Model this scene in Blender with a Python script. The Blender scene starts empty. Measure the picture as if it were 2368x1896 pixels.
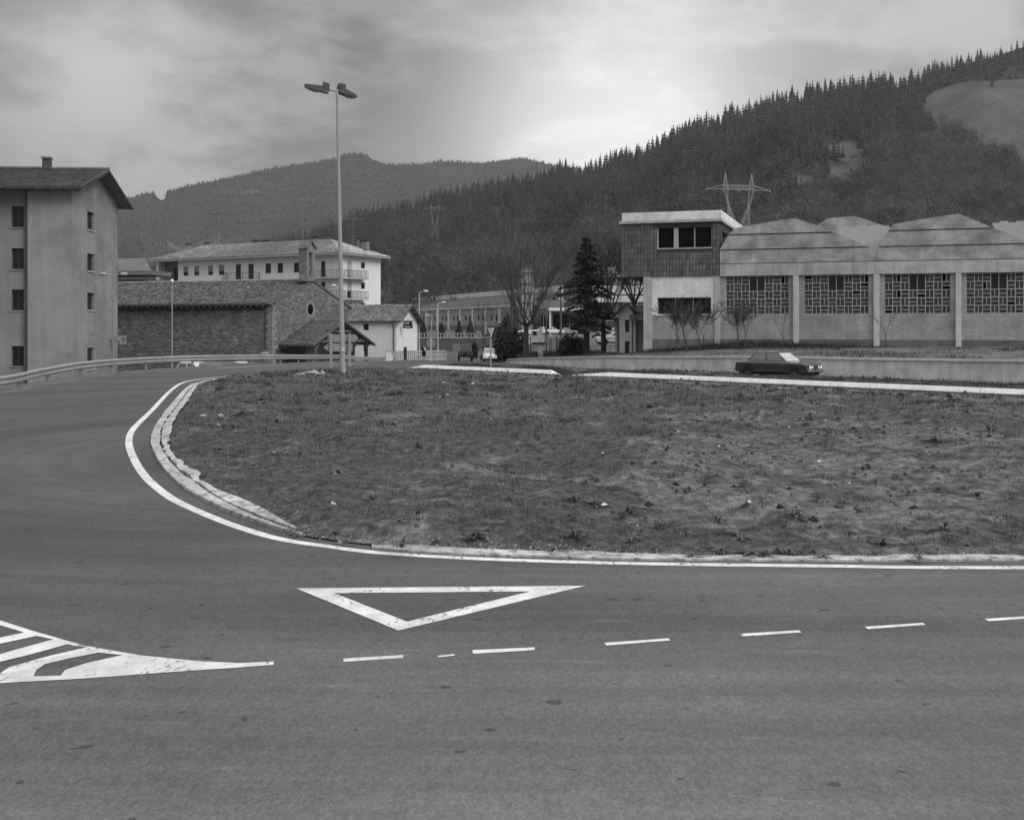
import bpy, bmesh, math, random
import numpy as np
from mathutils import Vector, Matrix
from mathutils.geometry import tessellate_polygon

# ------------------------------------------------------------------ camera, sky, sun, exposure
SC = bpy.context.scene
COL = SC.collection
F, HY, E = 2560.0, 755.0, 2.2          # focal length in photo pixels, horizon row, eye height in metres
cam = bpy.data.cameras.new('camera')
cam.sensor_fit = 'HORIZONTAL'; cam.sensor_width = 36.0
cam.lens = F / 2368.0 * 36.0
cam.shift_y = -(948.0 - HY) / 2368.0
cam.clip_start = 0.1; cam.clip_end = 9000
camo = bpy.data.objects.new('camera', cam); COL.objects.link(camo)
camo.location = (0, 0, E); camo.rotation_euler = (math.pi / 2, 0, 0)
SC.camera = camo

SUN = Vector((0.62, -0.52, 0.62)).normalized()
sl = bpy.data.lights.new('sun', 'SUN'); sl.energy = 1.5; sl.angle = math.radians(30); sl.color = (1, 1, 1)
slo = bpy.data.objects.new('sun', sl); COL.objects.link(slo)
slo.rotation_euler = SUN.to_track_quat('Z', 'Y').to_euler()

W = bpy.data.worlds.new('World'); SC.world = W; W.use_nodes = True
def build_world():
    nt = W.node_tree; nt.nodes.clear(); N = nt.nodes.new; L = nt.links.new
    out = N('ShaderNodeOutputWorld'); bg = N('ShaderNodeBackground'); bg.inputs[1].default_value = 0.10
    L(bg.outputs[0], out.inputs[0])
    sky = N('ShaderNodeTexSky'); sky.sky_type = 'NISHITA'; sky.sun_disc = False
    sky.sun_elevation = math.asin(SUN.z); sky.sun_rotation = math.atan2(SUN.x, SUN.y)
    bw = N('ShaderNodeRGBToBW'); L(sky.outputs[0], bw.inputs[0])
    tc = N('ShaderNodeTexCoord')
    def math_(op, a, b=None, clamp=False):
        n = N('ShaderNodeMath'); n.operation = op; n.use_clamp = clamp
        for i, v in enumerate((a, b)):
            if v is None: continue
            if hasattr(v, 'links'): L(v, n.inputs[i])
            else: n.inputs[i].default_value = v
        return n.outputs[0]
    sep = N('ShaderNodeSeparateXYZ'); L(tc.outputs['Generated'], sep.inputs[0])
    zz = math_('ADD', math_('MAXIMUM', sep.outputs[2], 0.0), 0.22)
    cx = math_('DIVIDE', sep.outputs[0], zz); cy = math_('DIVIDE', sep.outputs[1], zz)
    cmb = N('ShaderNodeCombineXYZ'); L(cx, cmb.inputs[0]); L(cy, cmb.inputs[1])
    def noise(scale, detail, rough, loc, stretch=(1, 1, 1), dist=0.0):
        mp = N('ShaderNodeMapping'); L(cmb.outputs[0], mp.inputs[0])
        mp.inputs['Location'].default_value = loc; mp.inputs['Scale'].default_value = stretch
        mp.inputs['Rotation'].default_value = (0, 0, 0.5)
        n = N('ShaderNodeTexNoise'); n.inputs['Scale'].default_value = scale
        n.inputs['Detail'].default_value = detail; n.inputs['Roughness'].default_value = rough
        n.inputs['Distortion'].default_value = dist
        L(mp.outputs[0], n.inputs[0]); return n.outputs[0]
    n1 = noise(1.15, 5, 0.55, (3.4, 0.9, 0), (1, 1.0, 1), 0.5)
    n2 = noise(3.6, 7, 0.62, (7.7, 4.2, 0), (1.1, 1, 1), 0.25)
    nn = math_('ADD', math_('MULTIPLY', n1, 0.58), math_('MULTIPLY', n2, 0.42))
    rmp = N('ShaderNodeMapRange'); rmp.interpolation_type = 'SMOOTHSTEP'
    rmp.inputs[1].default_value = 0.40; rmp.inputs[2].default_value = 0.60
    rmp.inputs[3].default_value = 2.0; rmp.inputs[4].default_value = 3.9
    L(nn, rmp.inputs[0])
    # thin cloud lit through, low over the ridge ahead
    def lobe(d, k, amp):
        d = Vector(d).normalized()
        dp = N('ShaderNodeVectorMath'); dp.operation = 'DOT_PRODUCT'; L(tc.outputs['Generated'], dp.inputs[0])
        dp.inputs[1].default_value = d
        return math_('MULTIPLY', math_('POWER', math_('MAXIMUM', dp.outputs['Value'], 0.0), k), amp)
    glow = math_('ADD', math_('ADD', lobe((0.07, 1, 0.165), 70, 2.2), lobe((0.04, 1, 0.155), 300, 2.6)), math_('ADD', lobe((0.14, 1, 0.235), 160, 1.6), math_('ADD', lobe((0.14, 1, 0.19), 500, 1.6), lobe((-0.37, 1, 0.245), 260, 1.5))))
    # overcast gradient: brighter towards the zenith
    zen = math_('MULTIPLY', math_('POWER', math_('MAXIMUM', sep.outputs[2], 0.0), 2.0), 11.0)
    # a darker bank of cloud to the left
    dark = math_('ADD', lobe((-0.5, 1, 0.14), 14, -1.3), lobe((-0.13, 1, 0.27), 120, -1.2))
    c = math_('ADD', math_('ADD', rmp.outputs[0], glow), math_('ADD', zen, dark))
    mx = N('ShaderNodeMix'); mx.data_type = 'FLOAT'; mx.inputs[0].default_value = 0.88
    L(bw.outputs[0], mx.inputs[2]); L(c, mx.inputs[3])
    L(mx.outputs[0], bg.inputs[0])
build_world()
SC.view_settings.view_transform = 'Standard'; SC.view_settings.look = 'None'
SC.view_settings.gamma = 1.0; SC.view_settings.exposure = 0.36; SC.view_settings.use_curve_mapping = False
try: SC.cycles.max_bounces = 5; SC.cycles.volume_bounces = 0; SC.cycles.diffuse_bounces = 3
except Exception: pass

# ------------------------------------------------------------------ helpers
def X_(px, Y): return (px - 1184.0) / F * Y
def Z_(py, Y): return E - (py - HY) / F * Y
def G(px, py, z=0.0):
    Y = F * (E - z) / (py - HY); return Vector((X_(px, Y), Y, z))

class MB:
    def __init__(s): s.v = []; s.f = []; s.m = []
    def add(s, vs, fs, m=0):
        b = len(s.v); s.v += [tuple(p) for p in vs]; s.f += [tuple(i + b for i in f) for f in fs]; s.m += [m] * len(fs)
    def box(s, x0, x1, y0, y1, z0, z1, m=0):
        s.add([(x0,y0,z0),(x1,y0,z0),(x1,y1,z0),(x0,y1,z0),(x0,y0,z1),(x1,y0,z1),(x1,y1,z1),(x0,y1,z1)],
              [(0,3,2,1),(4,5,6,7),(0,1,5,4),(1,2,6,5),(2,3,7,6),(3,0,4,7)], m)
    def hexa(s, p, m=0):
        s.add(p, [(0,3,2,1),(4,5,6,7),(0,1,5,4),(1,2,6,5),(2,3,7,6),(3,0,4,7)], m)
    def beam(s, p, q, w, h=None, m=0, up=(0,0,1)):
        p = Vector(p); q = Vector(q); h = h or w
        d = (q - p); 
        if d.length < 1e-6: return
        d.normalize(); u = Vector(up)
        if abs(d.dot(u)) > 0.98: u = Vector((0, 1, 0))
        a = d.cross(u).normalized() * w / 2; b = a.cross(d).normalized() * h / 2
        s.hexa([p-a-b, p+a-b, q+a-b, q-a-b, p-a+b, p+a+b, q+a+b, q-a+b], m)
    def tube(s, p, q, r0, r1=None, n=8, m=0, caps=True):
        p = Vector(p); q = Vector(q); r1 = r0 if r1 is None else r1
        d = q - p
        if d.length < 1e-6: return
        d.normalize(); u = Vector((0,0,1)) if abs(d.z) < 0.9 else Vector((1,0,0))
        a = d.cross(u).normalized(); b = a.cross(d)
        vs = []
        for c, r in ((p, r0), (q, r1)):
            for i in range(n):
                t = 2*math.pi*i/n; vs.append(c + (a*math.cos(t) + b*math.sin(t))*r)
        fs = [(i, (i+1) % n, n + (i+1) % n, n + i) for i in range(n)]
        if caps: fs += [tuple(range(n-1, -1, -1)), tuple(range(n, 2*n))]
        s.add(vs, fs, m)
    def path(s, pts, rs, n=8, m=0):
        for i in range(len(pts)-1): s.tube(pts[i], pts[i+1], rs[i], rs[i+1], n, m, caps=False)
    def prism(s, poly, axis, a, b, m=0):
        # poly: list of 2-D points; axis 'x': (y,z) swept x from a to b; 'y': (x,z); 'z': (x,y)
        def P(u, v, w): return {'x': (w,u,v), 'y': (u,w,v), 'z': (u,v,w)}[axis]
        n = len(poly)
        vs = [P(u, v, a) for u, v in poly] + [P(u, v, b) for u, v in poly]
        fs = [(i, (i+1) % n, n+(i+1) % n, n+i) for i in range(n)] + [tuple(range(n-1,-1,-1)), tuple(range(n, 2*n))]
        s.add(vs, fs, m)
    def disc(s, c, axis, r, t, n=16, m=0):
        c = Vector(c); a = Vector(axis).normalized()*t/2; s.tube(c-a, c+a, r, r, n, m)
    def ball(s, c, rx, ry, rz, n=10, k=6, m=0):
        vs = []; fs = []
        for j in range(k+1):
            ph = math.pi*j/k
            for i in range(n):
                t = 2*math.pi*i/n
                vs.append((c[0]+rx*math.sin(ph)*math.cos(t), c[1]+ry*math.sin(ph)*math.sin(t), c[2]+rz*math.cos(ph)))
        for j in range(k):
            for i in range(n): fs.append((j*n+i, (j+1)*n+i, (j+1)*n+(i+1) % n, j*n+(i+1) % n))
        s.add(vs, fs, m)
    def mesh(s, name, mats, smooth=False):
        me = bpy.data.meshes.new(name); me.from_pydata(s.v, [], s.f)
        for mt in (mats if isinstance(mats, (list, tuple)) else [mats]): me.materials.append(mt)
        if len(me.materials) > 1: me.polygons.foreach_set('material_index', s.m)
        bm = bmesh.new(); bm.from_mesh(me)
        bmesh.ops.recalc_face_normals(bm, faces=bm.faces); bm.to_mesh(me); bm.free()
        if smooth: me.polygons.foreach_set('use_smooth', [True]*len(me.polygons))
        me.update(); return me
    def build(s, name, mats, parent=None, loc=None, smooth=False, bevel=0, **kw):
        return link(name, s.mesh(name, mats, smooth), parent, loc, bevel, **kw)

def link(name, me, parent=None, loc=None, bevel=0, **kw):
    o = bpy.data.objects.new(name, me); COL.objects.link(o)
    if parent: o.parent = parent
    if loc is not None: o.location = loc
    if bevel:
        md = o.modifiers.new('bevel', 'BEVEL'); md.width = bevel; md.segments = 2; md.limit_method = 'ANGLE'
    for k, v in kw.items(): o[k] = v
    return o
def npmesh(name, V, Fc, mat, attr=None):
    """V (n,3) array, Fc (m,k) array of equal-sided faces"""
    V = np.asarray(V, np.float32); Fc = np.asarray(Fc, np.int32)
    me = bpy.data.meshes.new(name); n, k = Fc.shape
    me.vertices.add(len(V)); me.vertices.foreach_set('co', V.ravel())
    me.loops.add(n*k); me.loops.foreach_set('vertex_index', Fc.ravel())
    me.polygons.add(n); me.polygons.foreach_set('loop_start', np.arange(0, n*k, k, dtype=np.int32))
    try: me.polygons.foreach_set('loop_total', np.full(n, k, np.int32))
    except Exception: pass
    for m in (mat if isinstance(mat, (list, tuple)) else [mat]): me.materials.append(m)
    if attr:
        for nm, arr in attr.items():
            a = me.attributes.new(nm, 'FLOAT', 'POINT'); a.data.foreach_set('value', np.asarray(arr, np.float32))
    me.update(calc_edges=True); me.validate(); return me
def empty(name, loc=(0,0,0), rz=0.0, label=None, cat=None, group=None, kind=None):
    o = bpy.data.objects.new(name, None); COL.objects.link(o); o.location = loc; o.rotation_euler = (0,0,rz)
    o.empty_display_size = 0.3
    if label: o['label'] = label
    if cat: o['category'] = cat
    if group: o['group'] = group
    if kind: o['kind'] = kind
    return o
def tag(o, label, cat, group=None):
    o['label'] = label; o['category'] = cat
    if group: o['group'] = group
    return o
def copy_tree(o, parent=None):
    c = o.copy(); COL.objects.link(c)
    if parent: c.parent = parent
    for ch in list(o.children): copy_tree(ch, c)
    return c
def sstep(a, b, x):
    t = np.clip((x-a)/(b-a), 0, 1); return t*t*(3-2*t)

# ------------------------------------------------------------------ materials (grey base values: the film is black and white)
MATS = {}
def M(name, v, rough=0.85, var=0.18, scale=3.0, detail=6, bump=0.0, bscale=None, island=0.0, metal=0.0, spec=0.4,
      brick=None, streak=0.0, spots=None, coat=0.0, emit=None, stretch=(1,1,1), tone=False, chips=None, blotch=None):
    if name in MATS: return MATS[name]
    m = bpy.data.materials.new(name); m.use_nodes = True; MATS[name] = m
    nt = m.node_tree; nt.nodes.clear(); N = nt.nodes.new; L = nt.links.new
    out = N('ShaderNodeOutputMaterial'); p = N('ShaderNodeBsdfPrincipled'); L(p.outputs[0], out.inputs[0])
    p.inputs['Roughness'].default_value = rough; p.inputs['Metallic'].default_value = metal
    p.inputs['Specular IOR Level'].default_value = spec; p.inputs['Coat Weight'].default_value = coat
    tc = N('ShaderNodeTexCoord'); co = tc.outputs['Object']
    def noise(sc, det, st=(1,1,1), off=0.0, src=None, rough_=0.6):
        mp = N('ShaderNodeMapping'); L(src or co, mp.inputs[0]); mp.inputs['Scale'].default_value = st
        mp.inputs['Location'].default_value = (off, off*1.7, off*0.6)
        n = N('ShaderNodeTexNoise'); n.inputs['Scale'].default_value = sc; n.inputs['Detail'].default_value = det
        n.inputs['Roughness'].default_value = rough_
        L(mp.outputs[0], n.inputs[0]); return n.outputs[0]
    def mth(op, a, b, clamp=False):
        n = N('ShaderNodeMath'); n.operation = op; n.use_clamp = clamp
        for i, q in enumerate((a, b)):
            if hasattr(q, 'links'): L(q, n.inputs[i])
            else: n.inputs[i].default_value = q
        return n.outputs[0]
    def rng(x, a, b, c, d):
        n = N('ShaderNodeMapRange'); L(x, n.inputs[0])
        for i, q in enumerate((a, b, c, d)): n.inputs[i+1].default_value = q
        return n.outputs[0]
    val = rng(noise(scale, detail, stretch), 0.3, 0.7, v*(1-var), v*(1+var))
    val = mth('MULTIPLY', val, rng(noise(scale*0.17, 3, stretch, 5.0), 0.3, 0.7, 1-var*0.6, 1+var*0.6))
    if island:
        g = N('ShaderNodeNewGeometry')
        val = mth('MULTIPLY', val, rng(g.outputs['Random Per Island'], 0, 1, 1-island, 1+island))
    if streak:
        val = mth('MULTIPLY', val, rng(noise(1.1, 5, (2.2, 2.2, 0.12), 9.0), 0.42, 0.75, 1.0, 1-streak))
    if tone:
        ta = N('ShaderNodeAttribute'); ta.attribute_name = 'tone'; val = mth('MULTIPLY', val, mth('ADD', ta.outputs['Fac'], 1.0))
    if blotch:
        bs, ba = blotch
        val = mth('MULTIPLY', val, rng(noise(bs, 8, (1, 1, 1.6), 17.0, None, .68), .40, .56, 1-ba, 1.0))
    hb = None
    if brick:
        bw, bh, mortar, dark, kv = brick
        sep = N('ShaderNodeSeparateXYZ'); L(co, sep.inputs[0])
        cb = N('ShaderNodeCombineXYZ'); L(mth('ADD', sep.outputs[0], sep.outputs[1]), cb.inputs[0]); L(sep.outputs[2], cb.inputs[1])
        b = N('ShaderNodeTexBrick'); L(cb.outputs[0], b.inputs[0])
        b.inputs['Scale'].default_value = 1.0; b.inputs['Brick Width'].default_value = bw; b.inputs['Row Height'].default_value = bh
        b.inputs['Mortar Size'].default_value = mortar; b.inputs['Mortar Smooth'].default_value = 0.3
        b.inputs['Color1'].default_value = (1-kv,)*3+(1,); b.inputs['Color2'].default_value = (1+kv,)*3+(1,); b.inputs['Mortar'].default_value = (dark,)*3+(1,)
        bb = N('ShaderNodeRGBToBW'); L(b.outputs[0], bb.inputs[0])
        val = mth('MULTIPLY', val, bb.outputs[0]); hb = mth('MULTIPLY', b.outputs['Fac'], -1.0)
    if spots:
        thr, amt, sc = spots
        val = mth('MULTIPLY', val, rng(noise(sc, 2, (1,1,1), 13.0), thr, thr+0.05, 1.0, amt))
    if chips:            # worn paint: the road shows through in chips and scuffs
        cs, thr, cv = chips
        c1 = mth('ADD', mth('MULTIPLY', noise(cs, 4, (1, .45, 1), 23.0), .6), mth('MULTIPLY', noise(cs*.11, 4, (1, .6, 1), 29.0), .4))
        f = rng(c1, thr, thr+.05, 0.0, 1.0); cl = N('ShaderNodeClamp'); L(f, cl.inputs[0])
        mx = N('ShaderNodeMix'); mx.data_type = 'FLOAT'; L(cl.outputs[0], mx.inputs[0]); L(val, mx.inputs[2]); mx.inputs[3].default_value = cv; val = mx.outputs[0]
    L(val, p.inputs['Base Color'])
    if bump:
        h = noise(bscale or scale*6, 5, stretch, 3.0)
        if hb is not None: h = mth('ADD', mth('MULTIPLY', h, 0.4), hb)
        b = N('ShaderNodeBump'); b.inputs['Strength'].default_value = min(1.0, bump); b.inputs['Distance'].default_value = 0.02*max(1, bump)
        L(h, b.inputs['Height']); L(b.outputs[0], p.inputs['Normal'])
    if emit: p.inputs['Emission Strength'].default_value = emit; p.inputs['Emission Color'].default_value = (1,1,1,1)
    return m

conc = M('concrete', 0.42, 0.9, 0.2, 1.3, bump=0.5, bscale=14, streak=0.25)
conc_light = M('concrete_light', 0.58, 0.9, 0.16, 2.0, bump=0.4, bscale=20)
conc_dark = M('concrete_dark', 0.20, 0.9, 0.3, 0.8, bump=0.5, bscale=12, streak=0.2)
conc_gable = M('concrete_gable', 0.39, 0.9, 0.25, 0.9, detail=10, bump=0.5, bscale=12, streak=0.15, blotch=(.55, .38))
plaster_w = M('white_plaster', 0.66, 0.9, 0.06, 1.2, bump=0.3, bscale=10, streak=0.05)
plaster_w2 = M('white_plaster_bright', 0.72, 0.9, 0.06, 1.2, bump=0.3, bscale=10, streak=0.05)
plaster_g = M('grey_plaster', 0.26, 0.95, 0.14, 0.35, detail=8, bump=0.4, bscale=6, streak=0.18, blotch=(.22, .26))
plaster_gd = M('grey_plaster_dark', 0.13, 0.95, 0.15, 0.5, bump=0.4, bscale=6, streak=0.2)
brick_pale = M('pale_brick', 0.38, 0.9, 0.14, 0.8, bump=0.5, bscale=30, blotch=(.35, .2), brick=(0.26, 0.10, 0.014, 0.55, 0.09), streak=0.22)
brick_white = M('whitewashed_brick', 0.78, 0.9, 0.12, 1.2, bump=0.5, bscale=30, brick=(0.26, 0.10, 0.012, 0.62, 0.07), streak=0.15)
stone_m = M('rubble_stone', 0.165, 0.95, 0.35, 1.5, bump=0.6, bscale=14, island=0.35)
mortar_m = M('lime_mortar', 0.15, 0.95, 0.3, 0.6, bump=0.8, bscale=8)
stone_trim = M('dressed_stone', 0.21, 0.9, 0.2, 2.0, bump=0.5, bscale=12)
tile_m = M('clay_roof_tile', 0.19, 0.9, 0.35, 3.2, detail=8, bump=0.4, bscale=20, island=0.7)
tile_dk = M('clay_roof_tile_dark', 0.12, 0.9, 0.35, 3.0, detail=8, bump=0.4, bscale=20, island=0.7)
wood_dk = M('dark_timber', 0.035, 0.8, 0.3, 3.0, bump=0.4, stretch=(1,1,0.2))
wood_pole = M('weathered_pole', 0.07, 0.9, 0.3, 3.0, bump=0.5, stretch=(3,3,0.3))
steel = M('galvanised_steel', 0.34, 0.55, 0.12, 3.0, metal=0.35, streak=0.15)
steel_sky = M('galvanised_dark', 0.24, 0.6, 0.15, 4.0, metal=0.2)
pylon_m = M('pylon_steel', 0.30, 0.6, 0.1, 3.0)
steel_lt = M('galvanised_pale', 0.5, 0.5, 0.1, 3.0)
iron_dk = M('dark_iron', 0.03, 0.6, 0.2, 5.0)
glass_dk = M('dark_glass', 0.012, 0.15, 0.3, 1.0, spec=0.25)
void_m = M('dark_interior', 0.006, 1.0, 0.1, 1.0, spec=0.0)
pane_m = M('wired_glass', 0.03, 0.35, 0.35, 0.9, spec=0.35)
pane_m2 = M('dusty_wired_glass', 0.05, 0.5, 0.3, 0.9, spec=0.3)
paint = M('road_paint', 0.62, 0.85, 0.22, 5.0, detail=10, bump=0.3, bscale=120, chips=(26, .56, .2))
white_metal = M('white_enamel', 0.72, 0.4, 0.05, 3.0)
grey_paint = M('grey_sign_back', 0.26, 0.6, 0.1, 5.0)
car_white = M('white_car_paint', 0.70, 0.3, 0.05, 2.0, coat=0.4)
car_dark = M('dark_car_paint', 0.035, 0.22, 0.1, 2.0, coat=0.8)
car_mid = M('grey_car_paint', 0.25, 0.3, 0.1, 2.0, coat=0.5)
chrome = M('chrome', 0.6, 0.2, 0.05, 2.0, metal=1.0)
rubber = M('tyre_rubber', 0.015, 0.9, 0.1, 2.0)
lampglass = M('headlamp_glass', 0.75, 0.1, 0.05, 2.0, spec=0.8)
carglass = M('car_glass', 0.11, 0.05, 0.2, 2.0, spec=1.0, coat=1.0)
carglass_sky = M('sky_reflection_windscreen', 0.45, 0.08, 0.2, 2.0, spec=1.0, coat=1.0)  # pale base colour paints the sky reflected in the screen
bark = M('bark', 0.06, 0.95, 0.35, 3.0, bump=0.8, stretch=(2,2,0.6))
twig = M('bare_twig', 0.062, 0.95, 0.35, .05, island=0.45, tone=True)
twig_pale = M('pale_bare_twig', 0.12, 0.95, 0.3, 1.0, island=0.35)
needle = M('cedar_needles', 0.022, 0.9, 0.35, 0.8, island=0.5)
pine_m = M('pine_foliage', 0.025, 0.95, 0.3, 0.02, island=0.5, tone=True)
cyp_m = M('clipped_cypress', 0.03, 0.95, 0.3, 2.0, island=0.4)
skin_m = M('skin', 0.4, 0.6, 0.05, 3.0); coat_m = M('dark_coat', 0.012, 0.9, 0.1, 3.0); paper_m = M('white_paper', 0.7, 0.8, 0.1, 20)
# ------------------------------------------------------------------ terrain
def vnoise(x, y, seed=0):
    x = np.asarray(x, float); y = np.asarray(y, float); xi = np.floor(x).astype(np.int64); yi = np.floor(y).astype(np.int64); fx = x-xi; fy = y-yi
    def hsh(a, b):
        h = (a*374761393+b*668265263+seed*974634777) & 0xffffffff; h = ((h ^ (h >> 13))*1274126177) & 0xffffffff; return ((h ^ (h >> 16)) & 0xffff)/65535.0
    u = fx*fx*(3-2*fx); v = fy*fy*(3-2*fy)
    return (hsh(xi, yi)*(1-u)+hsh(xi+1, yi)*u)*(1-v)+(hsh(xi, yi+1)*(1-u)+hsh(xi+1, yi+1)*u)*v
def fbm(x, y, f, oct=4, seed=0, gain=.55):
    o = 0; a = 1; t = 0
    for k in range(oct): o = o+a*vnoise(x*f+17.3*k, y*f-9.1*k, seed+k); t += a; a *= gain; f *= 2.03
    return o/t
LN = np.array([0.733, 0.680]); LP = np.array([-7.3, 57.5])          # far edge line of the island, normal pointing away
LD = np.array([0.680, -0.733])
RAIL = [(-200,10,.5),(-40,15,.5),(-22,20,.5),(-17.6,30,.5)]
for px, Y, zt in ((0,37.5,.50),(90,42.5,.56),(186,47.5,.67),(283,53,.66),(380,57.5,.64),(470,60.5,.62),(560,66,.50),(660,72,.37),(720,78.5,.18),(780,86,-.02),(840,90.5,-.25),(890,95,-.42)):
    RAIL.append((X_(px, Y), Y, zt))
RAILX = RAIL + [(-10.4,101,0),(-10.6,128,0),(-12.5,170,0),(-40,260,0),(-60,500,0)]
WALL = [(X_(p, y), y, z) for p, y, z in ((1169,107,-1.0),(1205,98,-.62),(1250,92,-.39),(1320,85,-.15),(1400,80,.04),(1500,76.5,.12),(1600,74,.20),(1800,69,.31),(2100,63.5,.33),(2368,59,.40),(2700,54,.42),(3300,46,.42))]
WALLX = [(6,400,-.2),(0,200,-.4),(-1.6,130,-.9)] + WALL + [(80,25,.4),(300,-50,.4)]

def sdf(pts, X, Y, left=True):
    P = np.array([(p[0], p[1]) for p in pts]); zz = np.array([p[2] for p in pts])
    best = np.full(X.shape, 1e9); sg = np.ones(X.shape); zb = np.zeros(X.shape)
    for i in range(len(P)-1):
        a, b = P[i], P[i+1]; d = b-a; L2 = d@d
        t = np.clip(((X-a[0])*d[0]+(Y-a[1])*d[1])/L2, 0, 1)
        dx = X-(a[0]+t*d[0]); dy = Y-(a[1]+t*d[1]); dist = np.hypot(dx, dy)
        cr = d[0]*(Y-a[1])-d[1]*(X-a[0])
        m = dist < best-1e-6
        best = np.where(m, dist, best); sg = np.where(m, np.sign(cr), sg); zb = np.where(m, zz[i]+(zz[i+1]-zz[i])*t, zb)
    return best*sg, zb
def s_of(X, Y): return LN[0]*(X-LP[0])+LN[1]*(Y-LP[1])
def Hn(X, Y, smooth=False):
    X = np.asarray(X, float); Y = np.asarray(Y, float)
    s = s_of(X, Y)
    g = np.interp(s, [-5, 0, 5, 10, 17.6, 25, 33, 41, 60, 100, 400], [0, 0, -.22, -.36, -.57, -.85, -1.13, -1.38, -1.72, -1.7, -1.2])
    Dg, _ = sdf(RAILX, X, Y)
    zo = np.interp(Y, [0, 130, 190, 300, 600], [-2.2, -2.2, -1.6, -.6, 2])
    w = sstep(0.5, 4.5, Dg) * sstep(12, 32, Y)
    h = g*(1-w)+zo*w
    Dw, zt = sdf(WALLX, X, Y)
    pl = zt + np.clip(Dw, 0, 9)*0.045
    pl = pl + sstep(150, 330, Y)*2.0
    w2 = sstep(0.1, 0.5, Dw)
    h = h*(1-w2)+pl*w2
    far = sstep(240, 420, Y); h = h*(1-far) + far*np.interp(Y, [240, 420, 3000], [0.0, 3.0, 8.0])
    return h
def H(x, y): return float(Hn(np.array([x]), np.array([y]))[0])

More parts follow.
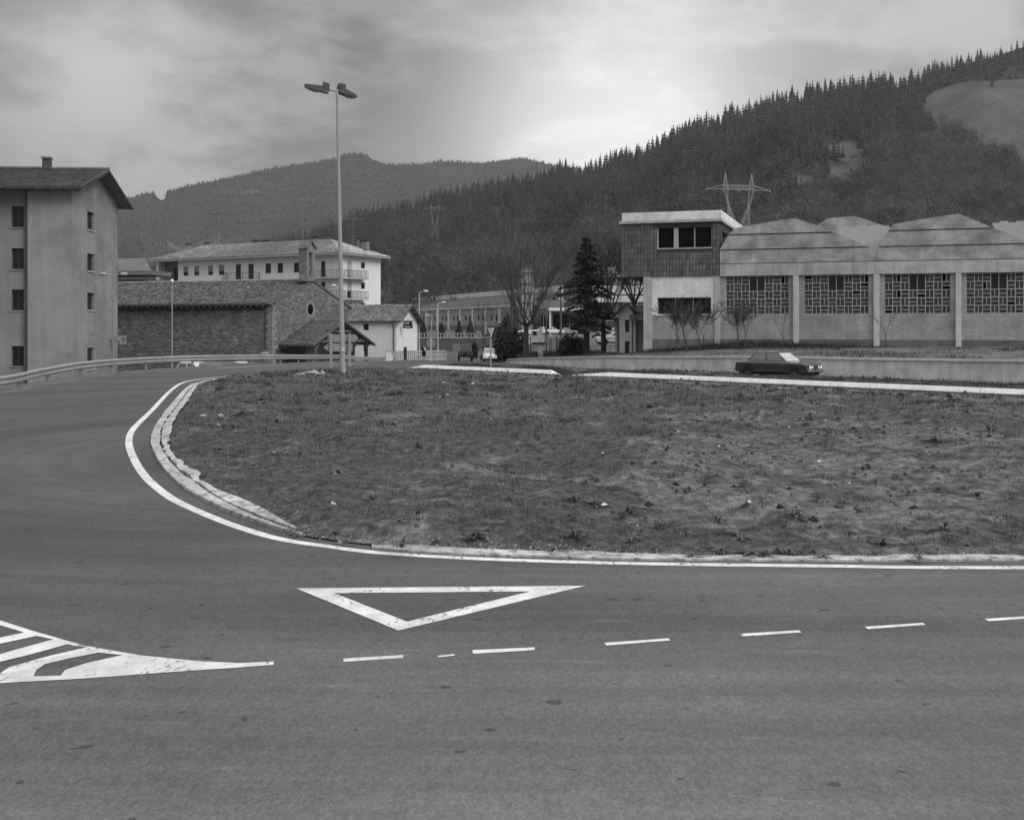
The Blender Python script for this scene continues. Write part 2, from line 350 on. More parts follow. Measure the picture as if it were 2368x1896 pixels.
def spacing(lo, hi, core0, core1, step, growth=1.12, mx=60):
    c = list(np.arange(core0, core1+1e-6, step)); a = c[0]; d = step
    while a > lo: d = min(d*growth, mx); a -= d; c.insert(0, a)
    a = c[-1]; d = step
    while a < hi: d = min(d*growth, mx); a += d; c.append(a)
    return np.array(c)
xs = spacing(-2600, 3200, -34, 40, 0.5, mx=120); ys = spacing(-120, 4200, -4, 112, 0.5, mx=120)
XX, YY = np.meshgrid(xs, ys); HH = Hn(XX, YY)
Dg, _ = sdf(RAILX, XX, YY); Dw, _ = sdf(WALLX, XX, YY)
asph = np.minimum(-Dg-0.55, -Dw+0.6)
asph = np.where(YY > 190, -5, asph); asph = np.clip(asph, -4, 4)
def ground_material():
    m = bpy.data.materials.new('asphalt_and_earth'); m.use_nodes = True
    nt = m.node_tree; nt.nodes.clear(); N = nt.nodes.new; L = nt.links.new
    out = N('ShaderNodeOutputMaterial'); p = N('ShaderNodeBsdfPrincipled'); L(p.outputs[0], out.inputs[0])
    p.inputs['Specular IOR Level'].default_value = 0.35
    tc = N('ShaderNodeTexCoord'); co = tc.outputs['Object']
    def noise(sc, det=6, st=(1,1,1), off=0.0, r=0.6, rot=0.0, dist=0.0):
        mp = N('ShaderNodeMapping'); L(co, mp.inputs[0]); mp.inputs['Scale'].default_value = st
        mp.inputs['Location'].default_value = (off, off*1.3, 0); mp.inputs['Rotation'].default_value = (0,0,rot)
        n = N('ShaderNodeTexNoise'); n.inputs['Scale'].default_value = sc; n.inputs['Detail'].default_value = det; n.inputs['Roughness'].default_value = r
        n.inputs['Distortion'].default_value = dist
        L(mp.outputs[0], n.inputs[0]); return n.outputs[0]
    def mth(op, a, b, clamp=False):
        n = N('ShaderNodeMath'); n.operation = op; n.use_clamp = clamp
        for i, q in enumerate((a, b)):
            if hasattr(q, 'links'): L(q, n.inputs[i])
            else: n.inputs[i].default_value = q
        return n.outputs[0]
    def rng(x, a, b, c, d, ss=False):
        n = N('ShaderNodeMapRange'); L(x, n.inputs[0]); 
        if ss: n.interpolation_type = 'SMOOTHSTEP'
        for i, q in enumerate((a, b, c, d)): n.inputs[i+1].default_value = q
        return n.outputs[0]
    # asphalt: aggregate grain, long wear bands that follow the bend round the island, pale scuffs, oil spots
    sep = N('ShaderNodeSeparateXYZ'); L(co, sep.inputs[0])
    # distance from the centre of the bend gives bands that curve with the traffic
    dx = mth('MULTIPLY', mth('MAXIMUM', mth('MULTIPLY', mth('SUBTRACT', sep.outputs[0], -2.0), -1.0), 0.0), 1.0)
    dy = mth('SUBTRACT', sep.outputs[1], 20.0)
    rad = mth('SQRT', mth('ADD', mth('MULTIPLY', dx, dx), mth('MULTIPLY', dy, dy)), 0.0)
    cb = N('ShaderNodeCombineXYZ'); L(rad, cb.inputs[0]); L(mth('MULTIPLY', sep.outputs[0], 0.06), cb.inputs[1])
    nb = N('ShaderNodeTexNoise'); nb.inputs['Scale'].default_value = 0.55; nb.inputs['Detail'].default_value = 5; L(cb.outputs[0], nb.inputs[0])
    nb2 = N('ShaderNodeTexNoise'); nb2.inputs['Scale'].default_value = 3.5; nb2.inputs['Detail'].default_value = 4; L(cb.outputs[0], nb2.inputs[0])
    a = rng(noise(34, 3, (1, .45, 1)), 0.3, 0.7, 0.80, 1.22)
    a = mth('MULTIPLY', a, rng(noise(80, 2, (1, .5, 1)), 0.3, 0.7, 0.80, 1.24))
    a = mth('MULTIPLY', a, rng(noise(9, 5, (1, .5, 1), 6), 0.3, 0.7, 0.90, 1.12))
    a = mth('MULTIPLY', a, rng(noise(0.35, 6, off=4), 0.3, 0.7, 0.84, 1.16))
    a = mth('MULTIPLY', a, rng(nb.outputs[0], 0.32, 0.68, 0.76, 1.26))
    a = mth('MULTIPLY', a, rng(nb2.outputs[0], 0.3, 0.75, 0.86, 1.18))
    a = mth('ADD', a, rng(noise(2.2, 7, (0.35, 1.8, 1), 8, 0.7, 0.06), 0.585, 0.70, 0.0, 0.55))
    a = mth('MULTIPLY', a, rng(noise(7.0, 1, (.8, 1, 1), 21, 0.3), 0.735, 0.755, 1.0, 0.5))
    a = mth('MULTIPLY', a, rng(noise(1.3, 3, (1, 2.2, 1), 31, 0.5), 0.66, 0.74, 1.0, 0.80))
    # aged, paler through road near the camera; lens vignetting painted darker to the left
    aged_vignette = rng(mth('ADD', mth('MULTIPLY', sep.outputs[1], -1.0), mth('ADD', mth('MULTIPLY', sep.outputs[0], .28), rng(noise(.5, 4, off=3), .3, .7, -.8, .8))), -13.0, -3.0, 0.76, 1.46, True)
    a = mth('MULTIPLY', a, aged_vignette)
    asp = mth('MULTIPLY', a, ASPH)
    d = rng(noise(0.8, 8), 0.3, 0.7, 0.07, 0.15)
    d = mth('MULTIPLY', d, rng(noise(14, 5), 0.3, 0.7, 0.7, 1.3))
    at = N('ShaderNodeAttribute'); at.attribute_name = 'asphalt'
    f = mth('ADD', at.outputs['Fac'], rng(noise(1.6, 6, off=2), 0.3, 0.7, -0.35, 0.35))
    fac = rng(f, -0.06, 0.06, 0, 1, True)
    mx = N('ShaderNodeMix'); mx.data_type = 'FLOAT'; L(fac, mx.inputs[0]); L(d, mx.inputs[2]); L(asp, mx.inputs[3])
    L(mx.outputs[0], p.inputs['Base Color'])
    L(rng(noise(30, 3), 0.3, 0.7, 0.75, 0.95), p.inputs['Roughness'])
    b = N('ShaderNodeBump'); b.inputs['Strength'].default_value = 0.5; b.inputs['Distance'].default_value = 0.006
    L(noise(170, 3), b.inputs['Height']); L(b.outputs[0], p.inputs['Normal'])
    return m
ASPH = 0.082
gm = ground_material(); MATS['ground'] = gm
ny, nx = XX.shape
idx = np.arange(ny*nx).reshape(ny, nx)
quads = np.stack([idx[:-1,:-1], idx[:-1,1:], idx[1:,1:], idx[1:,:-1]], -1).reshape(-1, 4)
Vg = np.stack([XX, YY, HH], -1).reshape(-1, 3); av = asph.ravel()
isroad = (av[quads] > 0).all(1)
def submesh(name, Q, **kw):
    u, inv = np.unique(Q, return_inverse=True); inv = inv.reshape(Q.shape)
    me = npmesh(name, Vg[u], inv, gm, {'asphalt': av[u]})
    me.polygons.foreach_set('use_smooth', [True]*len(me.polygons))
    return link(name, me, **kw)
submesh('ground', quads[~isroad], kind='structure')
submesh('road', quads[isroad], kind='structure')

# ------------------------------------------------------------------ island
def catmull(P, n=6):
    out = []
    for i in range(len(P)-1):
        p0 = P[max(i-1,0)]; p1 = P[i]; p2 = P[i+1]; p3 = P[min(i+2, len(P)-1)]
        for k in range(n):
            t = k/n
            out.append(0.5*((2*p1)+(-p0+p2)*t+(2*p0-5*p1+4*p2-p3)*t*t+(-p0+3*p1-3*p2+p3)*t*t*t))
    out.append(P[-1]); return out
inner_px = [(2368,1290),(2000,1292),(1500,1288),(1300,1283),(1100,1278),(960,1271),(860,1262),(760,1250),(694,1238),(640,1207),(579,1172),(505,1143),(471,1124),(427,1083),(400,1050),(393,1005),(408,968),(434,931),(456,896),(527,877),(620,867),(705,861),(783,857),(830,855.5)]
near = [G(*p) for p in inner_px]
edge = [Vector((24, 12.6, 0)), Vector((14, 10.9, 0))] + near
edge = catmull(edge, 4)
outl = [Vector((p.x, p.y, 0)) for p in edge]
def Lpt(t, s=0.0): return Vector((LP[0]+LD[0]*t+LN[0]*s, LP[1]+LD[1]*t+LN[1]*s, 0))
far = [Lpt(t, -0.1) for t in np.arange(1.0, 46, 1.0)]
outl += far + [Vector((27, 19, 0)), Vector((28, 16, 0)), Vector((27, 13.8, 0))]
OUT = np.array([(p.x, p.y) for p in outl])
def inpoly(P, x, y):
    c = np.zeros(x.shape, bool); j = len(P)-1
    for i in range(len(P)):
        xi, yi = P[i]; xj, yj = P[j]
        m = ((yi > y) != (yj > y)) & (x < (xj-xi)*(y-yi)/((yj-yi) if yj != yi else 1e-9)+xi)
        c ^= m; j = i
    return c
def dist_poly(P, x, y):
    best = np.full(x.shape, 1e9); n = len(P)
    for i in range(n):
        a = P[i]; b = P[(i+1) % n]; d = b-a; L2 = max(d@d, 1e-9)
        t = np.clip(((x-a[0])*d[0]+(y-a[1])*d[1])/L2, 0, 1)
        best = np.minimum(best, np.hypot(x-a[0]-t*d[0], y-a[1]-t*d[1]))
    return best
_rs = np.random.RandomState(7)
_w = [(_rs.uniform(-1,1,2)*f, _rs.uniform(0,6.28), a) for f, a in ((0.35,.05),(0.6,.035),(0.9,.03),(1.7,.022),(2.6,.018),(4.1,.014),(6.3,.012),(9.,.009),(13.,.006),(5.,.012),(3.3,.015)) for _ in range(3)]
def island_h(x, y):
    d = dist_poly(OUT, x, y)
    h = 0.015 + 0.085*sstep(0, 0.45, d) + 0.10*sstep(0.5, 6, d)
    b = (fbm(x, y, .45, 3, 5)-.5)*.34+(fbm(x, y, 2.0, 5, 9, .72)-.5)*.19
    return h + b*sstep(0, 0.8, d)
# triangulated sheet: dense rows near the camera
rings = [0.0, .08, .16, .24, .32, .4, .47, .54, .6, .66, .71, .76, .8, .84, .87, .9, .92, .94, .955, .97, .98, .988, .994, 1.0]
def island_mesh():
    bm = bmesh.new()
    # grid inside the outline plus the outline itself, by Delaunay
    from mathutils.geometry import delaunay_2d_cdt
    pts = [Vector((p[0], p[1])) for p in OUT]; n = len(pts)
    yy = 10.2; rows = []
    while yy < 58:
        st = 0.055 + (yy-10)*0.0105
        xx_ = np.arange(-14, 29, st*1.15)+_rs.uniform(-.3,.3)*st
        yv = np.full(xx_.shape, yy)+_rs.uniform(-.3,.3,xx_.shape)*st
        rows.append(np.stack([xx_, yv], 1)); yy += st
    A = np.concatenate(rows); m = inpoly(OUT, A[:,0], A[:,1]); A = A[m]
    A = A[dist_poly(OUT, A[:,0], A[:,1]) > 0.05]
    # keep what the photograph could see, coarser to the right of it
    vis = (A[:,0] < 0.52*A[:,1]+1.5); A = np.concatenate([A[vis], A[~vis][::6]])
    pts += [Vector((a, b)) for a, b in A]
    v, e, f, *_ = delaunay_2d_cdt(pts, [(i, (i+1) % n) for i in range(n)], [], 1, 1e-5)
    V = np.array([(q.x, q.y) for q in v]); h = island_h(V[:,0], V[:,1])
    return V, h, np.array([t for t in f if len(t) == 3])
IV, IH, IF = island_mesh()
def soil_material():
    m = bpy.data.materials.new('turf_and_soil'); m.use_nodes = True
    nt = m.node_tree; nt.nodes.clear(); N = nt.nodes.new; L = nt.links.new
    out = N('ShaderNodeOutputMaterial'); p = N('ShaderNodeBsdfPrincipled'); L(p.outputs[0], out.inputs[0])
    p.inputs['Roughness'].default_value = 0.97; p.inputs['Specular IOR Level'].default_value = 0.1
    tc = N('ShaderNodeTexCoord'); co = tc.outputs['Object']
    def noise(sc, det=6, off=0.0, r=0.65):
        mp = N('ShaderNodeMapping'); L(co, mp.inputs[0]); mp.inputs['Location'].default_value = (off, off, 0)
        n = N('ShaderNodeTexNoise'); n.inputs['Scale'].default_value = sc; n.inputs['Detail'].default_value = det; n.inputs['Roughness'].default_value = r
        L(mp.outputs[0], n.inputs[0]); return n.outputs[0]
    def mth(op, a, b):
        n = N('ShaderNodeMath'); n.operation = op
        for i, q in enumerate((a, b)):
            if hasattr(q, 'links'): L(q, n.inputs[i])
            else: n.inputs[i].default_value = q
        return n.outputs[0]
    def rng(x, a, b, c, d):
        n = N('ShaderNodeMapRange'); L(x, n.inputs[0]); n.interpolation_type = 'SMOOTHSTEP'
        for i, q in enumerate((a, b, c, d)): n.inputs[i+1].default_value = q
        return n.outputs[0]
    at = N('ShaderNodeAttribute'); at.attribute_name = 'bare'
    f = rng(mth('ADD', at.outputs['Fac'], rng(noise(1.9, 8), 0.25, 0.75, -0.45, 0.45)), 0.35, 0.75, 0, 1)
    turf = rng(noise(7, 8, 3), 0.3, 0.72, 0.036, 0.125)
    soil = rng(noise(6, 9, 9, .75), 0.34, 0.66, 0.06, 0.22)
    mx = N('ShaderNodeMix'); mx.data_type = 'FLOAT'; L(f, mx.inputs[0]); L(turf, mx.inputs[2]); L(soil, mx.inputs[3])
    v = mth('MULTIPLY', mx.outputs[0], rng(noise(38, 5, 5), 0.3, 0.7, 0.68, 1.35))
    L(v, p.inputs['Base Color'])
    b = N('ShaderNodeBump'); b.inputs['Strength'].default_value = 1.0; b.inputs['Distance'].default_value = 0.05
    L(mth('ADD', noise(9, 8, 2), mth('MULTIPLY', noise(45, 5), 0.4)), b.inputs['Height']); L(b.outputs[0], p.inputs['Normal'])
    return m
soil_m = soil_material(); MATS['soil'] = soil_m
def bare_fn(x, y):
    """how bare the soil is: worn right-hand part, a footpath, a dusty strip along the far edge"""
    px = x/np.maximum(y, 1)*F+1184; py = HY+E*F/np.maximum(y, 1)
    s = s_of(x, y)
    b = 0.30+0.26*sstep(1200, 1800, px)*sstep(900, 1040, py)*(1-.6*sstep(1180, 1260, py))
    # footpath in plan from near (-.8,16.3) to (2.4,12.9) and on to the right
    P = [(-0.9,16.6),(0.7,14.9),(1.9,13.6),(3.2,12.8),(5.2,12.5)]
    d = np.full(x.shape, 9.0)
    for (a0, a1), (b0, b1) in zip(P[:-1], P[1:]):
        dx, dy = b0-a0, b1-a1; t = np.clip(((x-a0)*dx+(y-a1)*dy)/(dx*dx+dy*dy), 0, 1)
        d = np.minimum(d, np.hypot(x-a0-t*dx, y-a1-t*dy))
    b += 0.6*(1-sstep(0.05, 0.45, d))
    b += 1.1*sstep(-4.4, -2.4, s)*sstep(-3.0, 3.0, x)
    de = dist_poly(OUT[:120], x, y) if False else 0
    b += (fbm(x, y, .8, 4, 21)-.5)*.9
    return np.clip(b, 0, 1.2)
def island_object():
    me = npmesh('traffic_island', np.stack([IV[:,0], IV[:,1], IH], 1), IF, soil_m, {'bare': bare_fn(IV[:,0], IV[:,1])})
    me.polygons.foreach_set('use_smooth', [True]*len(me.polygons))
    return link('traffic_island', me, kind='structure')
island_object()

# ------------------------------------------------------------------ road markings (4 mm sheets of paint)
def strip(name, pts, w, z, mat, fn=None, **kw):
    V = []; Fc = []
    for i, p in enumerate(pts):
        a = pts[max(i-1, 0)]; b = pts[min(i+1, len(pts)-1)]; d = (b-a); d.z = 0; d.normalize()
        nrm = Vector((-d.y, d.x, 0))*w/2
        for q in (p-nrm, p+nrm): V.append((q.x, q.y, (H(q.x, q.y) if fn else 0)+z))
    for i in range(len(pts)-1): Fc.append((2*i, 2*i+1, 2*i+3, 2*i+2))
    return link(name, npmesh(name, V, Fc, mat), **kw)
line_px = [(2368,1313),(1900,1309),(1500,1304),(1200,1296),(1000,1287),(860,1277),(760,1264),(653,1248),(557,1221),(464,1185),(390,1148),(336,1102),(308,1057),(298,1020),(310,990),(352,948),(401,898),(438,881),(519,871),(610,864),(705,858.5),(783,854.3)]
lp = catmull([Vector((24,11.2,0)), Vector((12,10.15,0))]+[G(*p) for p in line_px], 8)
strip('edge_line', lp, 0.13, 0.004, paint, kind='structure')
# outer edge line along the guard rail, far side of the bend
ol = catmull([Vector((X_(p, y), y, 0)) for p, y in ((500,58),(600,62),(680,66),(760,70.5),(850,77))], 6)
strip('edge_line', ol, 0.14, 0.006, paint, fn=True, kind='structure')
def poly(name, outer, holes=(), z=0.004, mat=paint, **kw):
    loops = [[G(*p) for p in outer]]+[[G(*p) for p in h] for h in holes]
    tris = tessellate_polygon(loops); V = [v for l in loops for v in l]
    me = bpy.data.meshes.new(name); me.from_pydata([(v.x, v.y, z) for v in V], [], tris)
    me.materials.append(mat); 
    bm = bmesh.new(); bm.from_mesh(me)
    for f in bm.faces:
        if f.normal.z < 0: f.normal_flip()
    bm.to_mesh(me); bm.free()
    kw.setdefault('kind', 'structure'); return link(name, me, **kw)
poly('give_way_triangle', [(685,1361),(1354,1355),(921,1458.5)], [[(773,1372),(1227,1368),(941,1438)]], label='white painted give way triangle on the asphalt')
for q in ([(794,1523.4),(932.5,1515),(932.5,1522),(794,1531.2)], [(1092.5,1504),(1236,1497.5),(1237,1504),(1094,1512.4)],
          [(1396.6,1487),(1545.2,1476.6),(1550.2,1481.5),(1403,1493.4)], [(1711.2,1466.2),(1847.4,1457.8),(1853.4,1463.2),(1717.6,1472.1)],
          [(2000,1449.8),(2133.8,1440.9),(2140.7,1445.4),(2007.4,1455.3)], [(2276.9,1431.8),(2410,1423),(2418,1428),(2287.3,1437)]):
    poly('lane_dash', q, label='white give way line dash across the asphalt', group='white dashes across the junction')
poly('worn_dash', [(1013,1517),(1050,1513),(1053,1516),(1022,1520),(1012,1520)])
hatch_outer = [(-420,1385),(-200,1405),(0,1435),(71,1458),(195,1493.5),(325,1516),(455,1529),(552,1534),(633,1530.5),(633,1538),(552,1544),(403,1554),(195,1569.5),(0,1580),(-200,1587),(-420,1592)]
hatch_holes = [[(284,1515),(227,1509.5),(160,1523),(104,1536),(84,1550),(77,1565),(140,1563),(150,1550),(200,1534)],
               [(198,1498),(155,1490.5),(70,1514),(0,1531),(-60,1545),(-75,1574),(-20,1571.5),(0,1558),(20,1544),(110,1518)],
               [(123,1479),(84,1471),(0,1489),(-80,1509),(-190,1540),(-210,1578),(-150,1576),(-120,1558),(-60,1534),(0,1513)],
               [(56,1463),(0,1446),(-100,1426),(-240,1409),(-330,1480),(-370,1570),(-300,1575),(-250,1530),(-140,1495),(0,1475)]]
poly('hatched_marking', hatch_outer, hatch_holes)

# ------------------------------------------------------------------ concrete gutter round the island
gut_m = M('gutter_concrete', 0.42, 0.95, 0.42, 7.0, detail=12, bump=1.0, bscale=30, spots=(0.56, 0.5, 9))
def ragged(pa, pb, name, z0, z1, mat, seed, ja=0.012, jb=0.05, n=10, thick=0.03):
    r = random.Random(seed)
    A = catmull([G(*p) for p in pa], n); B = catmull([G(*p) for p in pb], n)
    mb = MB(); V = []; k = len(A)
    for i in range(k):
        a, b = A[i], B[i]; d = (b-a); d.z = 0
        ln = max(d.length, 1e-4); d /= ln
        qn = float(fbm(np.array([a.x]), np.array([a.y]), 1.6, 4, seed)[0]-.5); qm = float(fbm(np.array([a.x]), np.array([a.y]), 1.3, 5, seed+9, .6)[0]-.5)
        a2 = a + d*qn*ja*3; b2 = b + d*qm*jb*5*min(1, ln*4)
        zr = qm*0.012
        V += [(a2.x, a2.y, z0-0.05), (a2.x, a2.y, z0+zr+0.012), (b2.x, b2.y, z1+zr)]
    Fs = []
    for i in range(k-1):
        Fs += [(3*i, 3*i+1, 3*i+4, 3*i+3), (3*i+1, 3*i+2, 3*i+5, 3*i+4)]
    mb.add(V, Fs); o = mb.build(name, mat, kind='structure')
    return o
outer_px = [(4200,1290),(3100,1294.5),(2368,1297.5),(2000,1299),(1500,1296),(1300,1291),(1100,1286),(960,1278),(860,1268)]
inn_px =   [(4200,1279),(3100,1284),(2368,1287),(2000,1290),(1500,1286),(1300,1276),(1100,1270),(960,1269),(860,1263)]
ragged(outer_px, inn_px, 'gutter', 0.008, 0.026, gut_m, 3, 0.008, 0.10, n=60)
oa = [(700,1243),(608,1215),(519,1182),(438,1139),(390,1098),(360,1057),(349,1020),(362,983),(401,931),(434,896),(460,886),(530,875)]
om = [(699,1242),(606,1208),(513,1166),(449,1122),(403,1083),(378,1050),(370,1015),(381,980),(415,934),(440,901),(464,888),(531,875.3)]
oi = [(698,1240),(586,1180),(505,1143),(471,1120),(427,1081),(401,1050),(394,1005),(409,966),(435,930),(457,895),(470,885.5),(540,873.5)]
ragged(oa, om, 'gutter', 0.03, 0.05, gut_m, 5, 0.030, 0.05, n=24)
om2 = [(px+4, py-1.5) for px, py in om]
ragged(om2, oi, 'gutter', 0.045, 0.075, gut_m, 6, 0.05, 0.13, n=24)

# ------------------------------------------------------------------ kerbs beyond the lane behind the island
kerb_m = M('whitened_kerb', 0.70, 0.9, 0.12, 3.0, bump=0.4, bscale=30)
kerb_shade_m = M('kerb_foot_shade', 0.20, 0.9, 0.2, 4.0)  # shade on the upright lower face painted as a darker grey
def kerb(name, t0, t1, s, length, label):
    root = empty(name, Lpt(t0, s), 0, kind='structure'); t = t0; base = Lpt(t0, s); base.z = 0; k = 0
    prof = [(0, -.12, 1), (0, .07, 1), (.13, .235, 0), (.34, .245, 0), (.34, -.12, 1)]
    while t < t1-0.05:
        e = min(t+length-0.02, t1); mb = MB(); V = []
        for q, tt in enumerate((t, e)):
            hs = 1.0
            if k == 0 and q == 0: hs = 0.05
            if e >= t1-0.01 and q == 1: hs = 0.05
            for ds, dz, _ in prof:
                p = Lpt(tt, s+ds); g = H(p.x, p.y)
                V.append((p.x-base.x, p.y-base.y, g+(dz*hs if dz > 0 else dz)))
        n = len(prof)
        fs = [(i, i+1, n+i+1, n+i) for i in range(n-1)] + [tuple(range(n)), tuple(range(2*n-1, n-1, -1))]
        mb.add(V, fs); mb.m = [1, 0, 0, 1, 0, 0]
        mb.build('kerb_stone', [kerb_m, kerb_shade_m], root); t = e+0.02; k += 1
def t_at(px, s):          # position along the line where it crosses a photo column
    lo, hi = -60.0, 60.0
    for _ in range(50):
        m = (lo+hi)/2; p = Lpt(m, s)
        if p.x/p.y*F+1184 < px: lo = m
        else: hi = m
    return lo
kerb('kerb', t_at(938, 5.2), t_at(1288, 5.2), 5.2, 1.45, '')
kerb('kerb', t_at(1294, 5.2), 52, 5.2, 3.0, '')

# verges behind the kerbs: rough mounds
verge_m = M('rough_turf', 0.055, 0.97, 0.4, 3.0, detail=9, bump=1.0, bscale=12)
def verge(name, t0, t1, s0, s1fn, hmax, seed):
    r = np.random.RandomState(seed); nt_, ns = int((t1-t0)/0.35)+2, 14
    T = np.linspace(t0, t1, nt_); U = np.linspace(0, 1, ns); V = []; 
    for t in T:
        wd = s1fn(t)-s0
        for u in U:
            s = s0+u*wd+0.25*math.sin(t*1.7)*u; p = Lpt(t, s)
            prof = math.sin(math.pi*min(1, u*1.0))**0.7 if 0 < u < 1 else 0
            en = min(1, (t-t0)/1.5, (t1-t)/1.5)
            zz = H(p.x, p.y)+(hmax*prof*(0.25+1.5*float(fbm(np.array([t]), np.array([s]), .9, 4, seed)[0]))*max(0, en)) - (0.03 if u in (0, 1) or en <= 0 else 0)+0.02
            if u == 0: zz = H(p.x, p.y)+0.16*max(0, en)
            V.append((p.x, p.y, zz+(r.normal()*0.02 if 0 < u < 1 else 0)))
    idx = np.arange(nt_*ns).reshape(nt_, ns)
    q = np.stack([idx[:-1,:-1], idx[:-1,1:], idx[1:,1:], idx[1:,:-1]], -1).reshape(-1, 4)
    me = npmesh(name, V, q, verge_m); me.polygons.foreach_set('use_smooth', [True]*len(me.polygons))
    link(name, me, kind='structure'); return np.array(V)
ve1 = (t_at(975, 5.5), t_at(1275, 5.5)); ve2 = (t_at(1300, 5.5), 50)
VA = verge('verge', ve1[0], ve1[1], 5.5, lambda t: 6.0+5.0*min(1, (t-ve1[0])/5)*min(1, (ve1[1]-t)/4), 0.22, 1)
VB = verge('verge', ve2[0], ve2[1], 5.5, lambda t: 6.3+5.5*min(1, (t-ve2[0])/4), 0.26, 2)

# ------------------------------------------------------------------ retaining wall beyond the far carriageway
def retaining_wall():
    root = empty('retaining_wall', (WALL[0][0], WALL[0][1], 0), label='long pale concrete retaining wall beyond the far carriageway', cat='wall')
    bx, by = WALL[0][0], WALL[0][1]
    P = catmull([Vector(w) for w in WALL], 5)
    body, cope = MB(), MB(); V = []; VC = []
    for i, p in enumerate(P):
        a = P[max(i-1, 0)]; b = P[min(i+1, len(P)-1)]; d = b-a; d.z = 0; d.normalize(); n = Vector((-d.y, d.x, 0))
        if n.y < 0: n = -n
        g = H((p-n*1.2).x, (p-n*1.2).y)
        for o, z in ((-.16, g-.3), (-.12, p.z-.10), (.35, p.z-.10), (.35, g-.3)):
            q = p+n*o; V.append((q.x-bx, q.y-by, z))
        for o, z in ((-.20, p.z-.098), (-.20, p.z+.02), (.40, p.z+.02), (.40, p.z-.098)):
            q = p+n*o; VC.append((q.x-bx, q.y-by, z))
    k = len(P)
    fs = [(4*i+j, 4*i+(j+1) % 4, 4*i+4+(j+1) % 4, 4*i+4+j) for i in range(k-1) for j in range(4)] + [(0,1,2,3), (4*k-1, 4*k-2, 4*k-3, 4*k-4)]
    body.add(V, fs); cope.add(VC, fs)
    wm = M('cast_wall', 0.58, 0.92, 0.22, 1.2, bump=0.6, bscale=9, streak=0.25)
    body.build('wall_face', wm, root); cope.build('coping', M('wall_coping', 0.5, 0.9, 0.15, 2.0, bump=.4), root)
retaining_wall()

# ------------------------------------------------------------------ guard rail
def guard_rail():
    pts = [Vector(p) for p in RAIL[2:]]
    P = catmull(pts, 8); root = empty('guard_rail', (P[0].x, P[0].y, 0), label='galvanised steel guard rail on posts along the outside of the bend', cat='guard rail')
    b0 = P[0].copy(); b0.z = 0
    prof = [(-.05, 0.0), (.02, -.03), (.03, -.09), (-.03, -.13), (-.03, -.18), (.03, -.22), (.02, -.28), (-.05, -.31)]
    V = []; mb = MB()
    L_ = 0; lens = [0]
    for i in range(1, len(P)): L_ += (P[i]-P[i-1]).length; lens.append(L_)
    for i, p in enumerate(P):
        a = P[max(i-1, 0)]; b = P[min(i+1, len(P)-1)]; d = b-a; d.z = 0; d.normalize(); n = Vector((d.y, -d.x, 0))
        for o, z in prof: q = p+n*o*1.0-b0; V.append((q.x, q.y, p.z+z))
    k = len(prof)
    mb.add(V, [(k*i+j, k*i+j+1, k*i+k+j+1, k*i+k+j) for i in range(len(P)-1) for j in range(k-1)])
    o = mb.build('rail', steel, root, smooth=True)
    md = o.modifiers.new('thickness', 'SOLIDIFY'); md.thickness = 0.006
    # overlap joints
    j = 1.0
    while j < L_-1:
        i = max(q for q in range(len(lens)) if lens[q] <= j); f = (j-lens[i])/(lens[i+1]-lens[i]) if i+1 < len(lens) else 0
        p = P[i].lerp(P[i+1], f); d = (P[i+1]-P[i]).normalized(); n = Vector((d.y, -d.x, 0)).normalized(); c = p-b0; c.z = p.z
        g = H(p.x, p.y); m = MB(); back = c-n*0.12
        m.beam((back.x, back.y, min(g, p.z-.6)-.35), (back.x, back.y, p.z-.06), 0.10, 0.12)
        m.beam((back.x, back.y, p.z-.15), (c.x-n.x*.03, c.y-n.y*.03, p.z-.15), 0.08, 0.18)
        m.build('post', steel_sky, root); j += 4.0
guard_rail()
# ------------------------------------------------------------------ building helpers
def PF(y0, sgn=1):            # facade on y = y0 facing -y (depth runs +y)
    return lambda u, z, d: (u, y0+d, z)
def PX(x0):                   # facade on x = x0 facing +x (depth runs -x); u runs along y
    return lambda u, z, d: (x0-d, u, z)
def facade(mb, P, u0, u1, z0, z1, holes=(), depth=0.25, m=0, mr=None, top=None):
    us = sorted({u0, u1, *[h[0] for h in holes], *[h[1] for h in holes]}); zs = sorted({z0, z1, *[h[2] for h in holes], *[h[3] for h in holes]})
    for a, b in zip(us[:-1], us[1:]):
        for c, d in zip(zs[:-1], zs[1:]):
            um, zm = (a+b)/2, (c+d)/2
            if any(h[0] < um < h[1] and h[2] < zm < h[3] for h in holes): continue
            mb.add([P(a,c,0), P(b,c,0), P(b,d,0), P(a,d,0)], [(0,1,2,3)], m)
    for h in holes:
        a, b, c, d = h; k = [(a,c),(b,c),(b,d),(a,d)]
        for i in range(4):
            p, q = k[i], k[(i+1) % 4]
            mb.add([P(p[0],p[1],0), P(q[0],q[1],0), P(q[0],q[1],depth), P(p[0],p[1],depth)], [(0,1,2,3)], m if mr is None else mr)
def pbox(mb, P, a, b, c, d, d0, d1, m=0):
    mb.hexa([P(a,c,d0), P(b,c,d0), P(b,c,d1), P(a,c,d1), P(a,d,d0), P(b,d,d0), P(b,d,d1), P(a,d,d1)], m)
